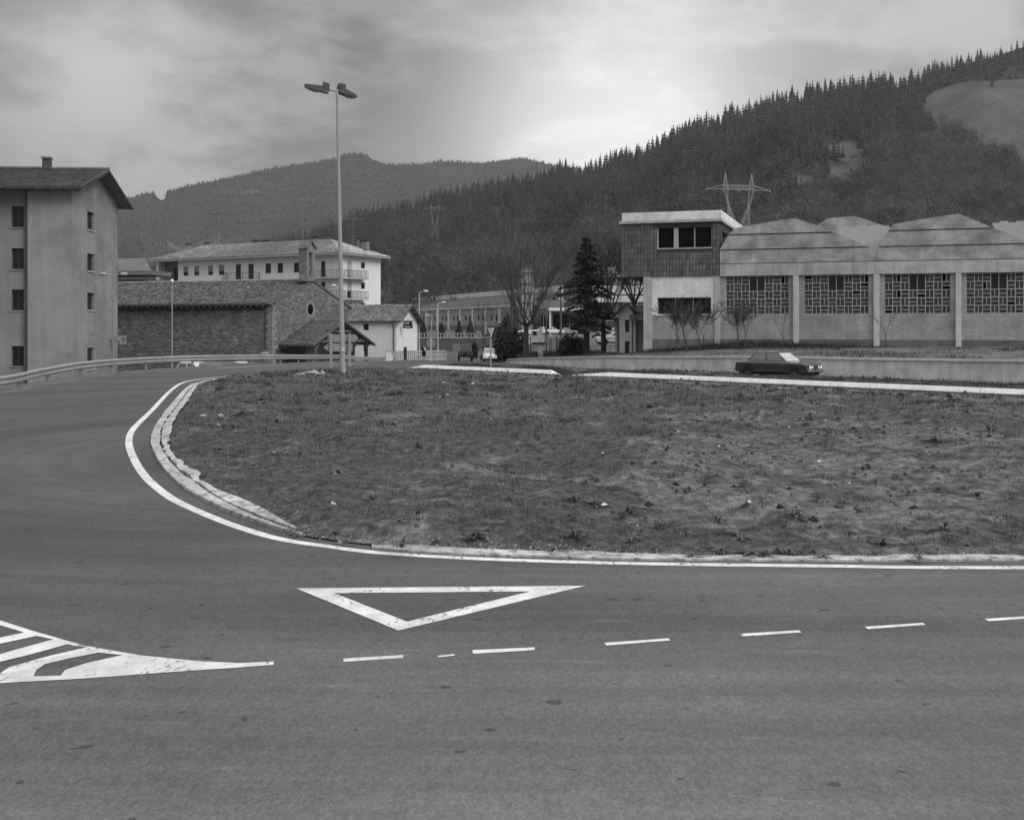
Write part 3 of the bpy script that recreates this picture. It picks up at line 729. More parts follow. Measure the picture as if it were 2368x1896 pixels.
def window(root, P, a, b, c, d, dep=0.16, nx=1, nz=1, fm=None, gm_=None, fw=0.06, sill=None, name='window', shutter=0.0, smat=None):
    fm = fm or iron_dk; gm_ = gm_ or glass_dk; mb = MB()
    pbox(mb, P, a, a+fw, c, d, dep, dep+.06); pbox(mb, P, b-fw, b, c, d, dep, dep+.06)
    pbox(mb, P, a+fw, b-fw, c, c+fw, dep, dep+.06); pbox(mb, P, a+fw, b-fw, d-fw, d, dep, dep+.06)
    for i in range(1, nx): u = a+(b-a)*i/nx; pbox(mb, P, u-fw/2, u+fw/2, c+fw, d-fw, dep+.004, dep+.056)
    for i in range(1, nz): z = c+(d-c)*i/nz; pbox(mb, P, a+fw, b-fw, z-fw/2, z+fw/2, dep+.008, dep+.052)
    w = mb.build(name, fm, root)
    g = MB(); g.add([P(a+.01,c+.01,dep+.03), P(b-.01,c+.01,dep+.03), P(b-.01,d-.01,dep+.03), P(a+.01,d-.01,dep+.03)], [(0,1,2,3)]); g.build('pane', gm_, w)
    if shutter > 0:
        s = MB(); zt = d-(d-c)*shutter; n = max(3, int((d-zt)/.12))
        for i in range(n): z = zt+(d-zt)*i/n; pbox(s, P, a+.02, b-.02, z+.01, z+(d-zt)/n, dep-.05, dep-.015)
        s.build('shutter', smat or M('roller_shutter', 0.2, .8, .1, 3), w)
    if sill:
        s = MB(); pbox(s, P, a-.08, b+.08, c-.09, c-.002, -.07, dep); s.build('sill', sill, w)
    return w
def tiled_roof(name, root, p00, p10, p11, p01, mat, seed=0, cw=0.24, rh=0.36, thick=0.10, amp=0.045, jit=0.02):
    """barrel-tiled slope: p00-p10 is the eave, p01-p11 the ridge. Each course of tiles is its own row of half-round ridges."""
    r = np.random.RandomState(seed)
    p00, p10, p11, p01 = [np.array(p, float) for p in (p00, p10, p11, p01)]
    Lx = max(np.linalg.norm(p10-p00), np.linalg.norm(p11-p01)); Ly = (np.linalg.norm(p01-p00)+np.linalg.norm(p11-p10))/2
    nc = max(2, int(Lx/cw)); nr = max(1, int(Ly/rh)); nrm = np.cross(p10-p00, p01-p00); nrm /= np.linalg.norm(nrm)
    if nrm[2] < 0: nrm = -nrm
    V = []; Fc = []
    prof = np.array([0, .75, 1.0, .75])*amp
    for j in range(nr):
        v0, v1 = j/nr, (j+1.12)/nr; v1 = min(v1, 1.0)
        row = []
        tj = r.normal(0, jit, nc+1)
        for i in range(nc):
            for k in range(4):
                u = (i+k/4)/nc
                for v, lift in ((v0, .055), (v1, .0)):
                    P = p00*(1-u)*(1-v)+p10*u*(1-v)+p11*u*v+p01*(1-u)*v
                    row.append(P+nrm*(prof[k]+lift+tj[i]*.5))
        b = len(V); V += row; m = len(row)//2
        # separate island per tile so that each takes its own tone
        for i in range(nc):
            for k in range(3):
                q = b+2*(4*i+k); Fc.append((q, q+2, q+3, q+1))
            if i < nc-1:
                pass
    me = npmesh(name, V, Fc, mat)
    o = link(name, me, root, kind='stuff')
    # deck below the tiles
    mb = MB(); A = [Vector(p) for p in (p00, p10, p11, p01)]; n = Vector(nrm)
    mb.hexa([a-n*thick for a in A]+[a+n*.004 for a in A]); mb.build('roof_deck', tile_dk, root)
    return o
def stones(name, root, P, u0, u1, zf0, zf1, seed, inside=lambda u, z: True, sw=0.34, sh=0.17, mat=None, prd=0.04):
    r = random.Random(seed); mb = MB(); z = zf0
    while z < zf1:
        h = sh*r.uniform(.6, 1.5); u = u0-r.uniform(0, sw)
        while u < u1:
            w = sw*r.uniform(.4, 1.7); a, b = max(u, u0), min(u+w-.03, u1)
            if r.random() < .04: u += w; continue
            if b-a > .08 and inside((a+b)/2, z+h/2) and inside(a, z+h) and inside(b, z+h):
                d = prd*r.uniform(.4, 1.5); j = lambda: r.uniform(-.035, .035); c, e = z+.012, z+h-.015
                q = [(a+j(), c+j()), (b+j(), c+j()), (b+j(), e+j()), (a+j(), e+j())]
                ins = [(q[0][0]+.03, q[0][1]+.03), (q[1][0]-.03, q[1][1]+.03), (q[2][0]-.03, q[2][1]-.03), (q[3][0]+.03, q[3][1]-.03)]
                mb.add([P(*k, .01) for k in q]+[P(*k, -d) for k in ins], [(4,5,6,7),(0,1,5,4),(1,2,6,5),(2,3,7,6),(3,0,4,7)])
            u += w
        z += h
    return mb.build(name, mat or stone_m, root, kind='stuff')
def clip(poly, z, keep_above):
    out = []; n = len(poly)
    for i in range(n):
        a, b = poly[i], poly[(i+1) % n]; ia = (a[1] >= z) == keep_above; ib = (b[1] >= z) == keep_above
        if ia: out.append(a)
        if ia != ib: t = (z-a[1])/(b[1]-a[1]); out.append((a[0]+(b[0]-a[0])*t, z))
    return out
class Frame:
    def __init__(s, x, y, rz): s.x, s.y, s.rz = x, y, rz; s.c, s.s = math.cos(rz), math.sin(rz)
    def u(s, px, ly=0.0):     # local x on the plane local y = ly seen at photo column px
        k = (px-1184)/F; ox = s.x-s.s*ly; oy = s.y+s.c*ly
        return (k*oy-ox)/(s.c-k*s.s)
    def v(s, px, lx=0.0):     # local y on the plane local x = lx
        k = (px-1184)/F; ox = s.x+s.c*lx; oy = s.y+s.s*lx
        return (k*oy-ox)/(-s.s-k*s.c)
    def Y(s, lx, ly): return s.y+s.s*lx+s.c*ly
    def z(s, py, lx, ly): return Z_(py, s.Y(lx, ly))

# ------------------------------------------------------------------ factory on the right
def factory():
    fr = Frame(16.16, 86.0, -0.317); gz = 0.35
    R = empty('factory_building', (fr.x, fr.y, 0), fr.rz, 'disused concrete factory with a brick tower and a row of lattice windows', 'factory')
    zf = lambda px, py: fr.z(py, fr.u(px), 0)
    bays = [(1678.7,1823.8),(1860,2008.7),(2045.7,2198),(2235,2387)]
    cols = [(1834,1847),(2020,2034),(2209.7,2223),(2400,2414),(2595,2609)]
    zb, zw0, zw1, ze = 1.22, 3.15, 6.05, 7.08
    xe = fr.u(2609)+0.3
    hb = []
    for a, b in bays+[(2430,2582)]:
        hb.append((fr.u(a), fr.u(b), zw0, zw1))
    w = MB(); facade(w, PF(0.06), 0.0, xe, zb, zw1+.05, hb, 0.22); w.build('brick_wall', brick_pale, R)
    p = MB(); p.box(0.0, xe, 0.03, .3, -.6, zb-.002); p.build('plinth', M('damp_plinth', .12, .9, .3, 1.2, bump=.4), R)
    # dark hall behind the openings
    d = MB(); d.add([(0,.29,0),(xe,.29,0),(xe,.29,7),(0,.29,7)], [(0,1,2,3)]); 
    d = MB(); d.box(.05, xe, 9, 9.2, -.5, 6.9); d.box(-5.6, -5.5, .4, 9, -.5, 6.0); d.box(.05, xe, .32, 9, -.6, -.5); d.box(-5.5, -.2, .6, 9, 5.9, 6.0); d.build('interior', void_m, R)
    bm_ = MB(); bm_.box(0.0, xe, -.12, .3, zw1+.052, ze-.06); bm_.build('eaves_beam', conc_light if False else M('beam_concrete', .46, .9, .14, 1.0, bump=.4, streak=.3, blotch=(.5, .2)), R)
    for a, b in cols:
        m = MB(); m.box(fr.u(a), fr.u(b), -.10, .28, 0.2, zw1+.05); m.build('column', M('column_concrete', .50, .9, .12, 2.0, bump=.4, streak=.2), R, bevel=0.02)
    # stepped gables
    G1 = [(1665,608),(1665,577),(1686,541),(1701,528),(1772,515),(1838,505),(1887,521),(1945,545),(2026,577),(2026,608)]
    G2 = [(2028,604),(2030,575),(2057,529),(2067,519),(2140,506),(2217,495),(2307,532),(2360,551),(2415,572),(2415,600)]
    for gi, Gp in enumerate((G1, G2)):
        pol = []
        for px, py in Gp:
            u = fr.u(px); pol.append((u, max(ze, fr.z(py, u, 0))))
        pol[0] = (pol[0][0], ze); pol[-1] = (pol[-1][0], ze)
        back = MB(); back.prism([(a*1.0, b-.03) for a, b in pol], 'y', .02, .2); back.build('gable_core', conc_dark, R)
        lev = [ze, 8.16, 9.32, 99]
        for k in range(3):
            q = clip(clip(pol, lev[k]+(.0), True), lev[k+1]-.09, False)
            if len(q) >= 3:
                m = MB(); m.prism(q, 'y', -.06-.05*k, .019); m.build('gable_panel', conc_gable, R)
        top = [pt for pt in pol[1:-1]]
        m = MB()
        for (a, za), (b, zb_) in zip(top[:-1], top[1:]):
            m.hexa([(a,.2,za-.12),(b,.2,zb_-.12),(b,30,zb_-.12),(a,30,za-.12),(a,.2,za),(b,.2,zb_),(b,30,zb_),(a,30,za)])
        m.build('roof_shell', conc_dark, R)
    # corrugated sheets rising behind the valleys
    for x0, x1 in ((fr.u(1930), fr.u(2060)), (fr.u(2330), fr.u(2480))):
        n = int((x1-x0)/.09); V = []; Fs = []
        for i in range(n+1):
            x = x0+(x1-x0)*i/n; o = .03*(i % 2)
            V += [(x, 3.0, 8.0+o), (x, 11.0, 10.55+o)]
        for i in range(n): Fs.append((2*i, 2*i+2, 2*i+3, 2*i+1))
        m = MB(); m.add(V, Fs); m.build('corrugated_roof', M('corrugated_sheet', .17, .7, .12, 1.5), R)
        m = MB(); 
        for i in range(7):
            a = x0+(x1-x0)*i/7; m.box(a, a+(x1-x0)/7*(.97), 11.0, 11.2, 10.45, 10.72 if i % 2 else 10.60)
        m.build('roof_edge', conc, R)
    rg = MB(); a, b, c = fr.u(1888, 16), fr.u(1958, 16), fr.u(2110, 16)
    rg.prism([(a, 7.5), (a, fr.z(522, a, 16)), (b-1.5, fr.z(503, b, 16)), (b+.8, fr.z(501, b, 16)), (c, fr.z(545, c, 16)), (c, 7.5)], 'y', 16, 16.3); rg.build('rear_gable', conc_gable, R)
    # lattice windows of basket-weave panes
    rr = random.Random(4)
    missing = {0:{(0,4,1),(0,7,0)}, 1:{(0,0,0),(0,7,1),(1,7,0),(2,6,0)}, 2:{(0,1,1),(0,7,0),(1,7,1),(2,1,1),(2,4,1),(4,0,1)}, 3:{(1,2,0),(3,5,1)}, 4:set()}
    pm_cache = {}
    for wi, (a, b, c, d) in enumerate(hb):
        lat = MB(); cw, ch = (b-a)/8, (d-c)/5; t = .05; D0 = .12
        for i in range(9): lat.box(a+i*cw-t/2 if i else a, a+i*cw+t/2 if i < 8 else b, D0, D0+.08, c, d if i not in (4,) else d-2*ch+t/2)
        lat.box(a+4*cw-.02, a+4*cw+.02, D0+.01, D0+.05, d-2*ch, d)
        for j in range(6):
            z = c+j*ch; z0_, z1_ = (z-t/2 if j else z), (z+t/2 if j < 5 else d)
            if j == 4: lat.box(a, a+3*cw, D0-.003, D0+.083, z0_, z1_); lat.box(a+5*cw, b, D0-.003, D0+.083, z0_, z1_)
            else: lat.box(a, b, D0-.003, D0+.083, z0_, z1_)
        panes = []
        for r_ in range(5):
            for c_ in range(8):
                if c_ in (3, 4) and r_ < 2: continue
                x0 = a+c_*cw; z1_ = d-r_*ch; z0_ = z1_-ch
                if (r_+c_) % 2 == 0:
                    lat.box(x0+t/2, x0+cw-t/2, D0+.01, D0+.07, z0_+ch/2-.02, z0_+ch/2+.02)
                    cells = [(x0+t/2, x0+cw-t/2, z0_+ch/2+.02, z1_-t/2), (x0+t/2, x0+cw-t/2, z0_+t/2, z0_+ch/2-.02)]
                else:
                    lat.box(x0+cw/2-.02, x0+cw/2+.02, D0+.01, D0+.07, z0_+t/2, z1_-t/2)
                    cells = [(x0+t/2, x0+cw/2-.02, z0_+t/2, z1_-t/2), (x0+cw/2+.02, x0+cw-t/2, z0_+t/2, z1_-t/2)]
                for s_, q in enumerate(cells):
                    if (r_, c_, s_) not in missing[wi]: panes.append((q, r_))
        panes += [((a+3*cw+.03, a+4*cw-.03, d-2*ch+.03, d-.02), 9), ((a+4*cw+.03, a+5*cw-.03, d-2*ch+.03, d-.02), 9)]
        fo = lat.build('window', M('lattice_concrete', .40, .9, .12, 3), R)
        if wi == 4:        # beyond the edge of the photograph
            m = MB(); m.box(a, b, D0+.03, D0+.04, c, d); m.build('pane', pane_m, fo); continue
        for (q, r_) in panes:
            w_, h_ = round(q[1]-q[0], 2), round(q[3]-q[2], 2)
            mt = void_m if r_ == 9 and wi != 2 else (pane_m2 if rr.random() < .25+.1*max(0, r_-2) else pane_m)
            if r_ == 9: mt = glass_dk
            key = (w_, h_, mt.name)
            if key not in pm_cache:
                m = MB(); m.box(-w_/2, w_/2, 0, .012, -h_/2, h_/2); pm_cache[key] = m.mesh('pane', mt)
            link('pane', pm_cache[key], fo, ((q[0]+q[1])/2, D0+.04, (q[2]+q[3])/2))
    # ---- tower block
    xl, x0 = fr.u(1437), -0.04; xb = fr.u(1490)
    zt0, zt1 = 6.12, 10.35
    # upper storey clad in ribbed tiles, window opening left out
    wu = (fr.u(1519), fr.u(1647), fr.z(576, fr.u(1580), 0), fr.z(523, fr.u(1580), 0))
    m = MB(); facade(m, PF(0.0), xl, x0, zt0, zt1, [wu], .3); facade(m, PX(x0), 0, 17.5, zt0, zt1, [(1.6, 5.0, 8.6, 9.7)], .3)
    m.add([(xl,0,zt0),(xl,17.5,zt0),(xl,17.5,zt1),(xl,0,zt1)], [(0,1,2,3)]); m.add([(xl,0,zt0),(x0,0,zt0),(x0,6,zt0),(xl,6,zt0)], [(0,1,2,3)])
    m.build('upper_wall', M('tower_render', .05, .9, .15, 1.0, bump=.4), R)
    ncol, nrow = 30, 9; tw, th = (x0-xl)/ncol, (zt1-zt0)/nrow
    tms = []
    for kind, v in (('plain', .135), ('ribbed', .135), ('dark_ribbed', .10), ('pale', .155)):
        mt = M('tower_tile_'+kind, v, .75, .12, 4.0, bump=.3)
        q = MB()
        if kind in ('plain', 'pale'): q.box(.022, tw-.022, -.03, 0, .012, th-.012)
        else:
            q.box(.02, tw-.02, -.008, 0, .012, th-.012)
            for i in range(2): q.box(.022+i*tw/2, .022+i*tw/2+tw*.26, -.07, -.008, .014, th-.014)
        tms.append(q.mesh('facing_tile', mt))
    for j in range(nrow):
        for i in range(ncol):
            cx, cz = xl+(i+.5)*tw, zt0+(j+.5)*th
            if wu[0]-tw*.4 < cx < wu[1]+tw*.4 and wu[2]-th*.35 < cz < wu[3]+th*.35: continue
            k = rr.choices([0,1,2,3], [.16,.70,.09,.05])[0]
            link('facing_tile', tms[k], R, (xl+i*tw, -.002, zt0+j*th))
    # tower window: three dark openings with a pale post
    ww = MB(); P = PF(0.0); a, b, c, d = wu
    pbox(ww, P, a+.02, b-.02, c, c+.10, -.06, .12); pbox(ww, P, a, a+.11, c+.10, d-.12, .05, .16); pbox(ww, P, b-.06, b, c+.10, d-.12, .05, .16)
    s1 = fr.u(1400+620/3.922); s2 = fr.u(1400+660/3.922); s3 = fr.u(1400+808/3.922)
    pbox(ww, P, s1, s2, c+.10, d-.12, .03, .18); pbox(ww, P, s3-.04, s3+.04, c+.10, d-.12, .07, .14)
    wo = ww.build('window', M('window_post', .36, .9, .1, 4), R)
    h = MB(); pbox(h, P, a-.03, b+.03, d-.12, d+.02, -.015, .14); h.build('lintel', iron_dk, wo)
    for q0, q1 in ((a+.11, s1), (s2, s3-.04), (s3+.04, b-.06)):
        g = MB(); pbox(g, P, q0, q1, c+.10, d-.12, .24, .25); g.build('pane', void_m, wo)
    sw_ = window(R, PX(x0), 1.6, 5.0, 8.6, 9.7, .2, 2, 1, conc, glass_dk)
    # lower storey: whitewashed brick bay between concrete piers
    wl = (fr.u(1519.5), fr.u(1644.5), fr.z(727.5, fr.u(1580), 0), fr.z(688, fr.u(1580), 0)); xa, xc = fr.u(1508), fr.u(1652)
    m = MB(); facade(m, PF(0.05), xa, xc, zw0-.02, zt0, [wl], .25); m.build('upper_brick', brick_white, R)
    m = MB(); facade(m, PF(0.05), xa, xc, zb, zw0-.02, [], .25); m.build('lower_brick', brick_pale, R)
    m = MB(); m.box(xa, xc, .03, .3, -.6, zb-.002); m.build('plinth', MATS['damp_plinth'], R)
    m = MB(); m.box(fr.u(1488), xa-.004, -.03, .5, -.6, zt0-.002); m.build('pier', conc, R, bevel=.02)
    m = MB(); m.box(xc+.004, -.004, -.03, .3, .3, zt0-.002); m.build('pier', conc, R, bevel=.02)
    m = MB(); m.add([(fr.u(1488)+.01,.4,-.6),(fr.u(1488)+.01,17.5,-.6),(fr.u(1488)+.01,17.5,zt0),(fr.u(1488)+.01,.4,zt0)], [(0,1,2,3)]); m.build('side_wall', conc_dark, R)
    w3 = window(R, PF(0.05), *wl, .14, 3, 1, M('window_bar', .3, .8, .1, 3), void_m, .06, sill=conc_light)
    # roof slab and parapet
    m = MB(); m.box(xl-.15, x0+.22, -.28, 17.8, zt1+.002, zt1+.22); m.build('roof_slab', conc, R, bevel=.01)
    m = MB(); m.box(xl+.1, x0+.18, -.24, 17.7, zt1+.222, zt1+.86); m.build('parapet', M('parapet_concrete', .70, .9, .22, 1.6, bump=.5, bscale=18, streak=.15), R, bevel=.01)
    return fr
FR = factory()

# ------------------------------------------------------------------ block of flats at the left edge
def left_block():
    fr = Frame(-30.45, 76.5, 0.078)
    R = empty('apartment_house', (fr.x, fr.y, 0), fr.rz, 'tall grey rendered apartment house cut by the left edge, tiled gable roof', 'building')
    gz = -2.6; ez = 11.9
    hl = [(fr.u(22), fr.u(51), a, b) for a, b in ((9.05,10.5),(6.15,7.6),(3.3,4.75),(-.55,.85))]
    hl += [(h[0]-4.6, h[1]-4.6, h[2], h[3]) for h in hl]
    P = PF(0.0); PR = PF(0.35)
    xs_ = fr.u(64)
    m = MB(); facade(m, P, xs_, 0, gz, ez, [], .3); m.add([(xs_,0,gz),(xs_,.35,gz),(xs_,.35,ez),(xs_,0,ez)], [(0,1,2,3)]); m.build('front_wall', plaster_g, R)
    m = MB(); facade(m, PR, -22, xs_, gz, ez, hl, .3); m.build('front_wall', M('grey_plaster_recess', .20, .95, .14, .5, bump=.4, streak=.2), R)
    v = fr.v; y0, y1 = v(202), v(218.5)
    hg = [(y0, y1, a, b) for a, b in ((9.25,10.55),(6.25,7.5),(3.4,4.65),(-.9,.65))]
    m = MB(); facade(m, PX(0.0), 0, 11.6, gz, ez, hg, .3)
    m.add([(0,0,ez),(0,11.6,ez),(0,5.8,13.55)], [(0,1,2)]); m.build('gable_wall', plaster_g, R)
    for h in hl: window(R, PR, *h, .2, 2, 1, iron_dk, glass_dk, .07, sill=conc_dark)
    for h in hg: window(R, PX(0.0), *h, .2, 1, 1, iron_dk, glass_dk, .08, sill=conc, shutter=.0)
    m = MB(); m.tube((xs_-.12, .1, gz), (xs_-.12, .1, 11.5), .09, n=8); m.tube((xs_-.12, .1, 11.5), (xs_+.2, -.7, 11.75), .08, n=8); m.build('downpipe', iron_dk, R)
    m = MB(); m.box(xs_-.05, xs_+.02, .0, .34, gz, ez); m.build('corner_reveal', plaster_gd, R)
    # roof
    zr = 13.85; ze = 11.75
    tiled_roof('roof_tiles', R, (-23, -1.0, ze), (.95, -1.0, ze), (.95, 5.8, zr), (-23, 5.8, zr), tile_dk, 3, .28, .4, .16)
    tiled_roof('roof_tiles', R, (-23, 12.6, ze), (.95, 12.6, ze), (.95, 5.8, zr), (-23, 5.8, zr), tile_dk, 4, .28, .4, .16)
    m = MB(); m.tube((-23,5.8,zr+.05), (.95,5.8,zr+.05), .13, n=8); m.build('ridge_tiles', tile_dk, R)
    for ya, yb in ((-1.0, 5.8), (12.6, 5.8)):
        m = MB(); m.beam((.93, ya, ze-.12), (.93, yb, zr-.12), .05, .22); m.build('barge_board', wood_dk, R)
    m = MB(); m.box(-23, .9, -1.08, -.98, ze-.2, ze-.02); m.build('gutter', iron_dk, R)
    m = MB()
    for i in range(24): m.box(-22.6+i, -22.48+i, -.95, -.02, ze-.2, ze-.06)
    m.build('eaves_rafter', wood_dk, R)
    cx = fr.u(110, 5.8)
    m = MB(); m.box(cx-.26, cx+.26, 5.4, 6.0, zr-.6, zr+.75); m.build('chimney', M('soot_brick', .07, .9, .2, 4, bump=.5), R)
    m = MB(); m.box(cx-.33, cx+.33, 5.3, 6.1, zr+.752, zr+.86); m.build('chimney_cap', conc_dark, R)
    m = MB(); m.box(-22, 0, 11.5, 11.6, gz, ez); m.build('rear_wall', plaster_g, R)
    m = MB(); m.box(-21.8, -.3, 2.5, 2.6, gz, ez); m.build('interior', void_m, R)
left_block()
def wall_sign():
    fr = Frame(-30.45, 76.5, 0.078); R = empty('wall_sign', (fr.x, fr.y, 0), fr.rz, 'weathered sign with dark marks on the right corner of the grey apartment house', 'sign')
    y0 = 9.3; z1, z0 = fr.z(776, .3, y0), fr.z(797, .3, y0)
    m = MB(); m.box(.02, 1.25, y0, y0+.05, z0, z1); m.build('board', M('sign_grey', .24, .9, .15, 3), R)
    m = MB()
    for x, a, b, w in ((.08,.15,.55,.10),(.28,.35,.75,.12),(.5,.25,.5,.07),(.65,.1,.4,.12),(.98,.4,.8,.14)): m.box(x, x+w, y0-.012, y0-.002, z0+a*(z1-z0), z0+b*(z1-z0))
    m.build('dark_marks', M('faded_mark', .10, .9, .1, 3), R)
wall_sign()

# ------------------------------------------------------------------ stone church with porch and bell gable
def church():
    fr = Frame(-20.6, 95.0, -0.365); gz = -2.5; ez = 4.15; W_ = 13.2; ya = 6.7; zr = 6.3; Lc = 30
    R = empty('stone_church', (fr.x, fr.y, 0), fr.rz, 'old rubble stone church with bell gable, round window and tiled porch', 'church')
    m = MB(); m.box(-Lc, 0, 0, .5, gz, ez); m.build('nave_wall', mortar_m, R)
    m = MB(); m.prism([(0.5, gz), (W_, gz), (W_, ez), (ya, zr), (0.5, ez+.16)], 'x', -.5, 0); m.build('gable_wall', mortar_m, R)
    m = MB(); m.box(-Lc, -.5, W_-.5, W_, gz, ez); m.build('rear_wall', mortar_m, R)
    cy, cz = fr.v(717), 3.75
    stones('rubble_masonry', R, PF(0.0), -16.5, 0, -1.9, ez-.1, 5)
    gin = lambda u, z: z < (ez+.15+(zr-ez-.2)*(u/ya) if u < ya else zr-.15-(zr-ez)*(u-ya)/(W_-ya)) and math.hypot(u-cy, z-cz) > .82
    stones('rubble_masonry', R, PX(0.0), 0.02, W_, -2.0, zr, 6, gin)
    # quoins
    q = MB(); r = random.Random(2)
    z = -2.0
    k = 0
    while z < ez-.3:
        h = r.uniform(.3, .42); l1, l2 = (.75, .4) if k % 2 else (.4, .75); q.box(-l1, .055, -.055, .03, z+.01, z+h-.015); q.box(-.05, .0545, .03, l2, z+.01, z+h-.015); z += h; k += 1
    q.build('quoins', stone_trim, R)
    # round window with dressed ring
    ring = MB(); n = 24; V = []
    for i in range(n):
        t = 2*math.pi*i/n; c, s = math.cos(t), math.sin(t)
        V += [(.05, cy+c*.80, cz+s*.80), (.05, cy+c*.50, cz+s*.50), (-.25, cy+c*.47, cz+s*.47), (.0, cy+c*.80, cz+s*.80)]
    fs = []
    for i in range(n):
        j = (i+1) % n
        fs += [(4*i, 4*j, 4*j+1, 4*i+1), (4*i+1, 4*j+1, 4*j+2, 4*i+2), (4*i+3, 4*j+3, 4*j, 4*i)]
    ring.add(V, fs); rw = ring.build('round_window', stone_trim, R)
    g = MB(); g.disc((.008, cy, cz), (1,0,0), .5, .01, 24); g.build('pane', void_m, rw)
    # roof
    tiled_roof('roof_tiles', R, (-Lc, -.75, ez-.02), (.12, -.55, ez-.0), (.12, ya, zr+.12), (-Lc, ya, zr+.12), tile_m, 7, .26, .38, .12, jit=.04)
    tiled_roof('roof_tiles', R, (-Lc, W_+.6, ez-.1), (.12, W_+.6, ez-.1), (.12, ya, zr+.12), (-Lc, ya, zr+.12), tile_m, 8, .26, .38, .12)
    m = MB(); m.tube((-Lc, ya, zr+.17), (-.9, ya, zr+.17), .12, n=8); m.build('ridge_tiles', tile_m, R)
    m = MB()
    for i in range(50): m.box(-Lc+i*.6, -Lc+i*.6+.12, -.7, -.01, ez-.32, ez-.16)
    m.build('eaves_rafter', wood_dk, R)
    m = MB(); m.box(-Lc, .1, -.03, -.005, ez-.6, ez-.3); m.build('eave_shade_strip', wood_dk, R)  # dark strip paints the eave shadow along the top of the nave wall
    # bell gable
    b0, b1 = fr.v(709.5), fr.v(727.5); m = MB(); z0, z1, za = zr-.3, 9.25, 9.95
    ho = [(b0+.28, b0+.98, 7.05, 8.95)]
    facade(m, PX(.02), b0, b1, z0, z1, ho, .75); facade(m, PX(-.82), b0, b1, z0, z1, ho, 0)
    m.add([(-.82,b0,z0),(.02,b0,z0),(.02,b0,z1),(-.82,b0,z1)], [(0,1,2,3)]); m.add([(-.82,b1,z0),(.02,b1,z0),(.02,b1,z1),(-.82,b1,z1)], [(0,1,2,3)])
    m.prism([(b0, z1), (b1, z1), ((b0+b1)/2, za-.06)], 'x', -.8, .0); bc = m.build('bell_gable', stone_trim, R)
    for i in range(8):
        pass
    stones('rubble_masonry', bc, PX(.022), b0, b1, z0+.3, z1, 9, lambda u, z: not (ho[0][0]-.08 < u < ho[0][1]+.08 and ho[0][2]-.1 < z < ho[0][3]+.1), .45, .3, stone_m, .02)
    stones('rubble_masonry', bc, PF(b0-.0), -.82, .02, z0+.3, z1, 10, sw=.45, sh=.3, prd=.02)
    m = MB(); c = (b0+b1)/2
    m.hexa([(-.95,b0-.14,z1-.02),(.15,b0-.14,z1-.02),(.15,c,za-.02),(-.95,c,za-.02),(-.95,b0-.14,z1+.08),(.15,b0-.14,z1+.08),(.15,c,za+.1),(-.95,c,za+.1)])
    m.hexa([(-.95,c+.002,za-.02),(.15,c+.002,za-.02),(.15,b1+.14,z1-.02),(-.95,b1+.14,z1-.02),(-.95,c+.002,za+.1),(.15,c+.002,za+.1),(.15,b1+.14,z1+.08),(-.95,b1+.14,z1+.08)])
    m.build('bell_gable_roof', tile_dk, R)
    m = MB(); m.box(-1.1, .22, b0-.5, b1+.35, z0+.28, z0+.42); m.build('base_course', tile_dk, R)
    m = MB(); cyb = (ho[0][0]+ho[0][1])/2; V = []
    for zz, rr_ in ((8.0,.05),(7.95,.12),(7.7,.17),(7.45,.22),(7.36,.28)):
        V.append((zz, rr_))
    for (za_, ra), (zb_, rb) in zip(V[:-1], V[1:]): m.tube((-.35,cyb,za_), (-.35,cyb,zb_), ra, rb, 12)
    m.beam((-.35, ho[0][0], 8.05), (-.35, ho[0][1], 8.05), .1, .12); m.build('bell', M('bronze', .25, .4, .1, 3, metal=.6), R)
    m = MB(); m.beam((-.1, ho[0][0], 7.02), (-.1, ho[0][1], 7.02), .5, .06); m.build('opening_sill', stone_trim, R)
    # downpipe near the corner and small lantern
    m = MB(); xd = fr.u(260+1700/4.795); m.tube((xd,-.09,ez-.3), (xd,-.09,.2), .05, n=6); m.build('downpipe', iron_dk, R)
    m = MB(); m.box(xd-.25, xd+.3, -.3, -.02, -.15, -.02); m.build('wall_ledge', conc_light, R)
    # porch
    yl, yr, yc, Lp = .95, 12.3, 6.45, 3.5; zp, zl = 2.75, .62
    tiled_roof('porch_tiles', R, (.0, yl, zl), (Lp, yl, zl), (Lp, yc, zp), (.0, yc, zp), tile_dk, 12, .25, .36, .10, jit=.04)
    tiled_roof('porch_tiles', R, (.0, yr, zl-.1), (Lp, yr, zl-.1), (Lp, yc, zp), (.0, yc, zp), tile_dk, 13, .25, .36, .10)
    m = MB()
    m.beam((Lp-.12, yl+.05, zl-.12), (Lp-.12, yc, zp-.16), .16, .16); m.beam((Lp-.12, yr-.05, zl-.2), (Lp-.12, yc, zp-.16), .16, .16)
    m.build('barge_rafter', wood_dk, R)
    tim = M('grey_timber', .10, .9, .2, 3)
    m = MB(); m.beam((Lp-.35, yl+.8, zl+.28), (Lp-.35, yr-.8, zl+.28), .2, .26); m.beam((Lp-.35, yc-2.6, zl+1.15), (Lp-.35, yc+2.6, zl+1.15), .16, .2); m.build('tie_beam', tim, R)
    for yp in (yl+.95, 4.6, 8.6, yr-1.2):
        m = MB(); m.beam((Lp-.4, yp, gz), (Lp-.4, yp, zl+.15), .26, .26); m.beam((Lp-.4, yp, zl-.6), (Lp-.4, yp+.7, zl+.15), .12, .12); m.beam((Lp-.4, yp, zl-.6), (Lp-.4, yp-.7, zl+.15), .12, .12); m.build('porch_post', tim if yp < 3 else wood_dk, R)
    m = MB(); m.box(.02, .12, 2.2, 5.2, gz, .4); m.build('door', wood_dk, R)
    m = MB(); m.box(.02, .1, .6, 2.1, gz, .2); m.build('dark_opening_panel', M('dark_porch_wall', .04, .9, .3, 2), R)  # flat dark panel for the dark opening low under the porch
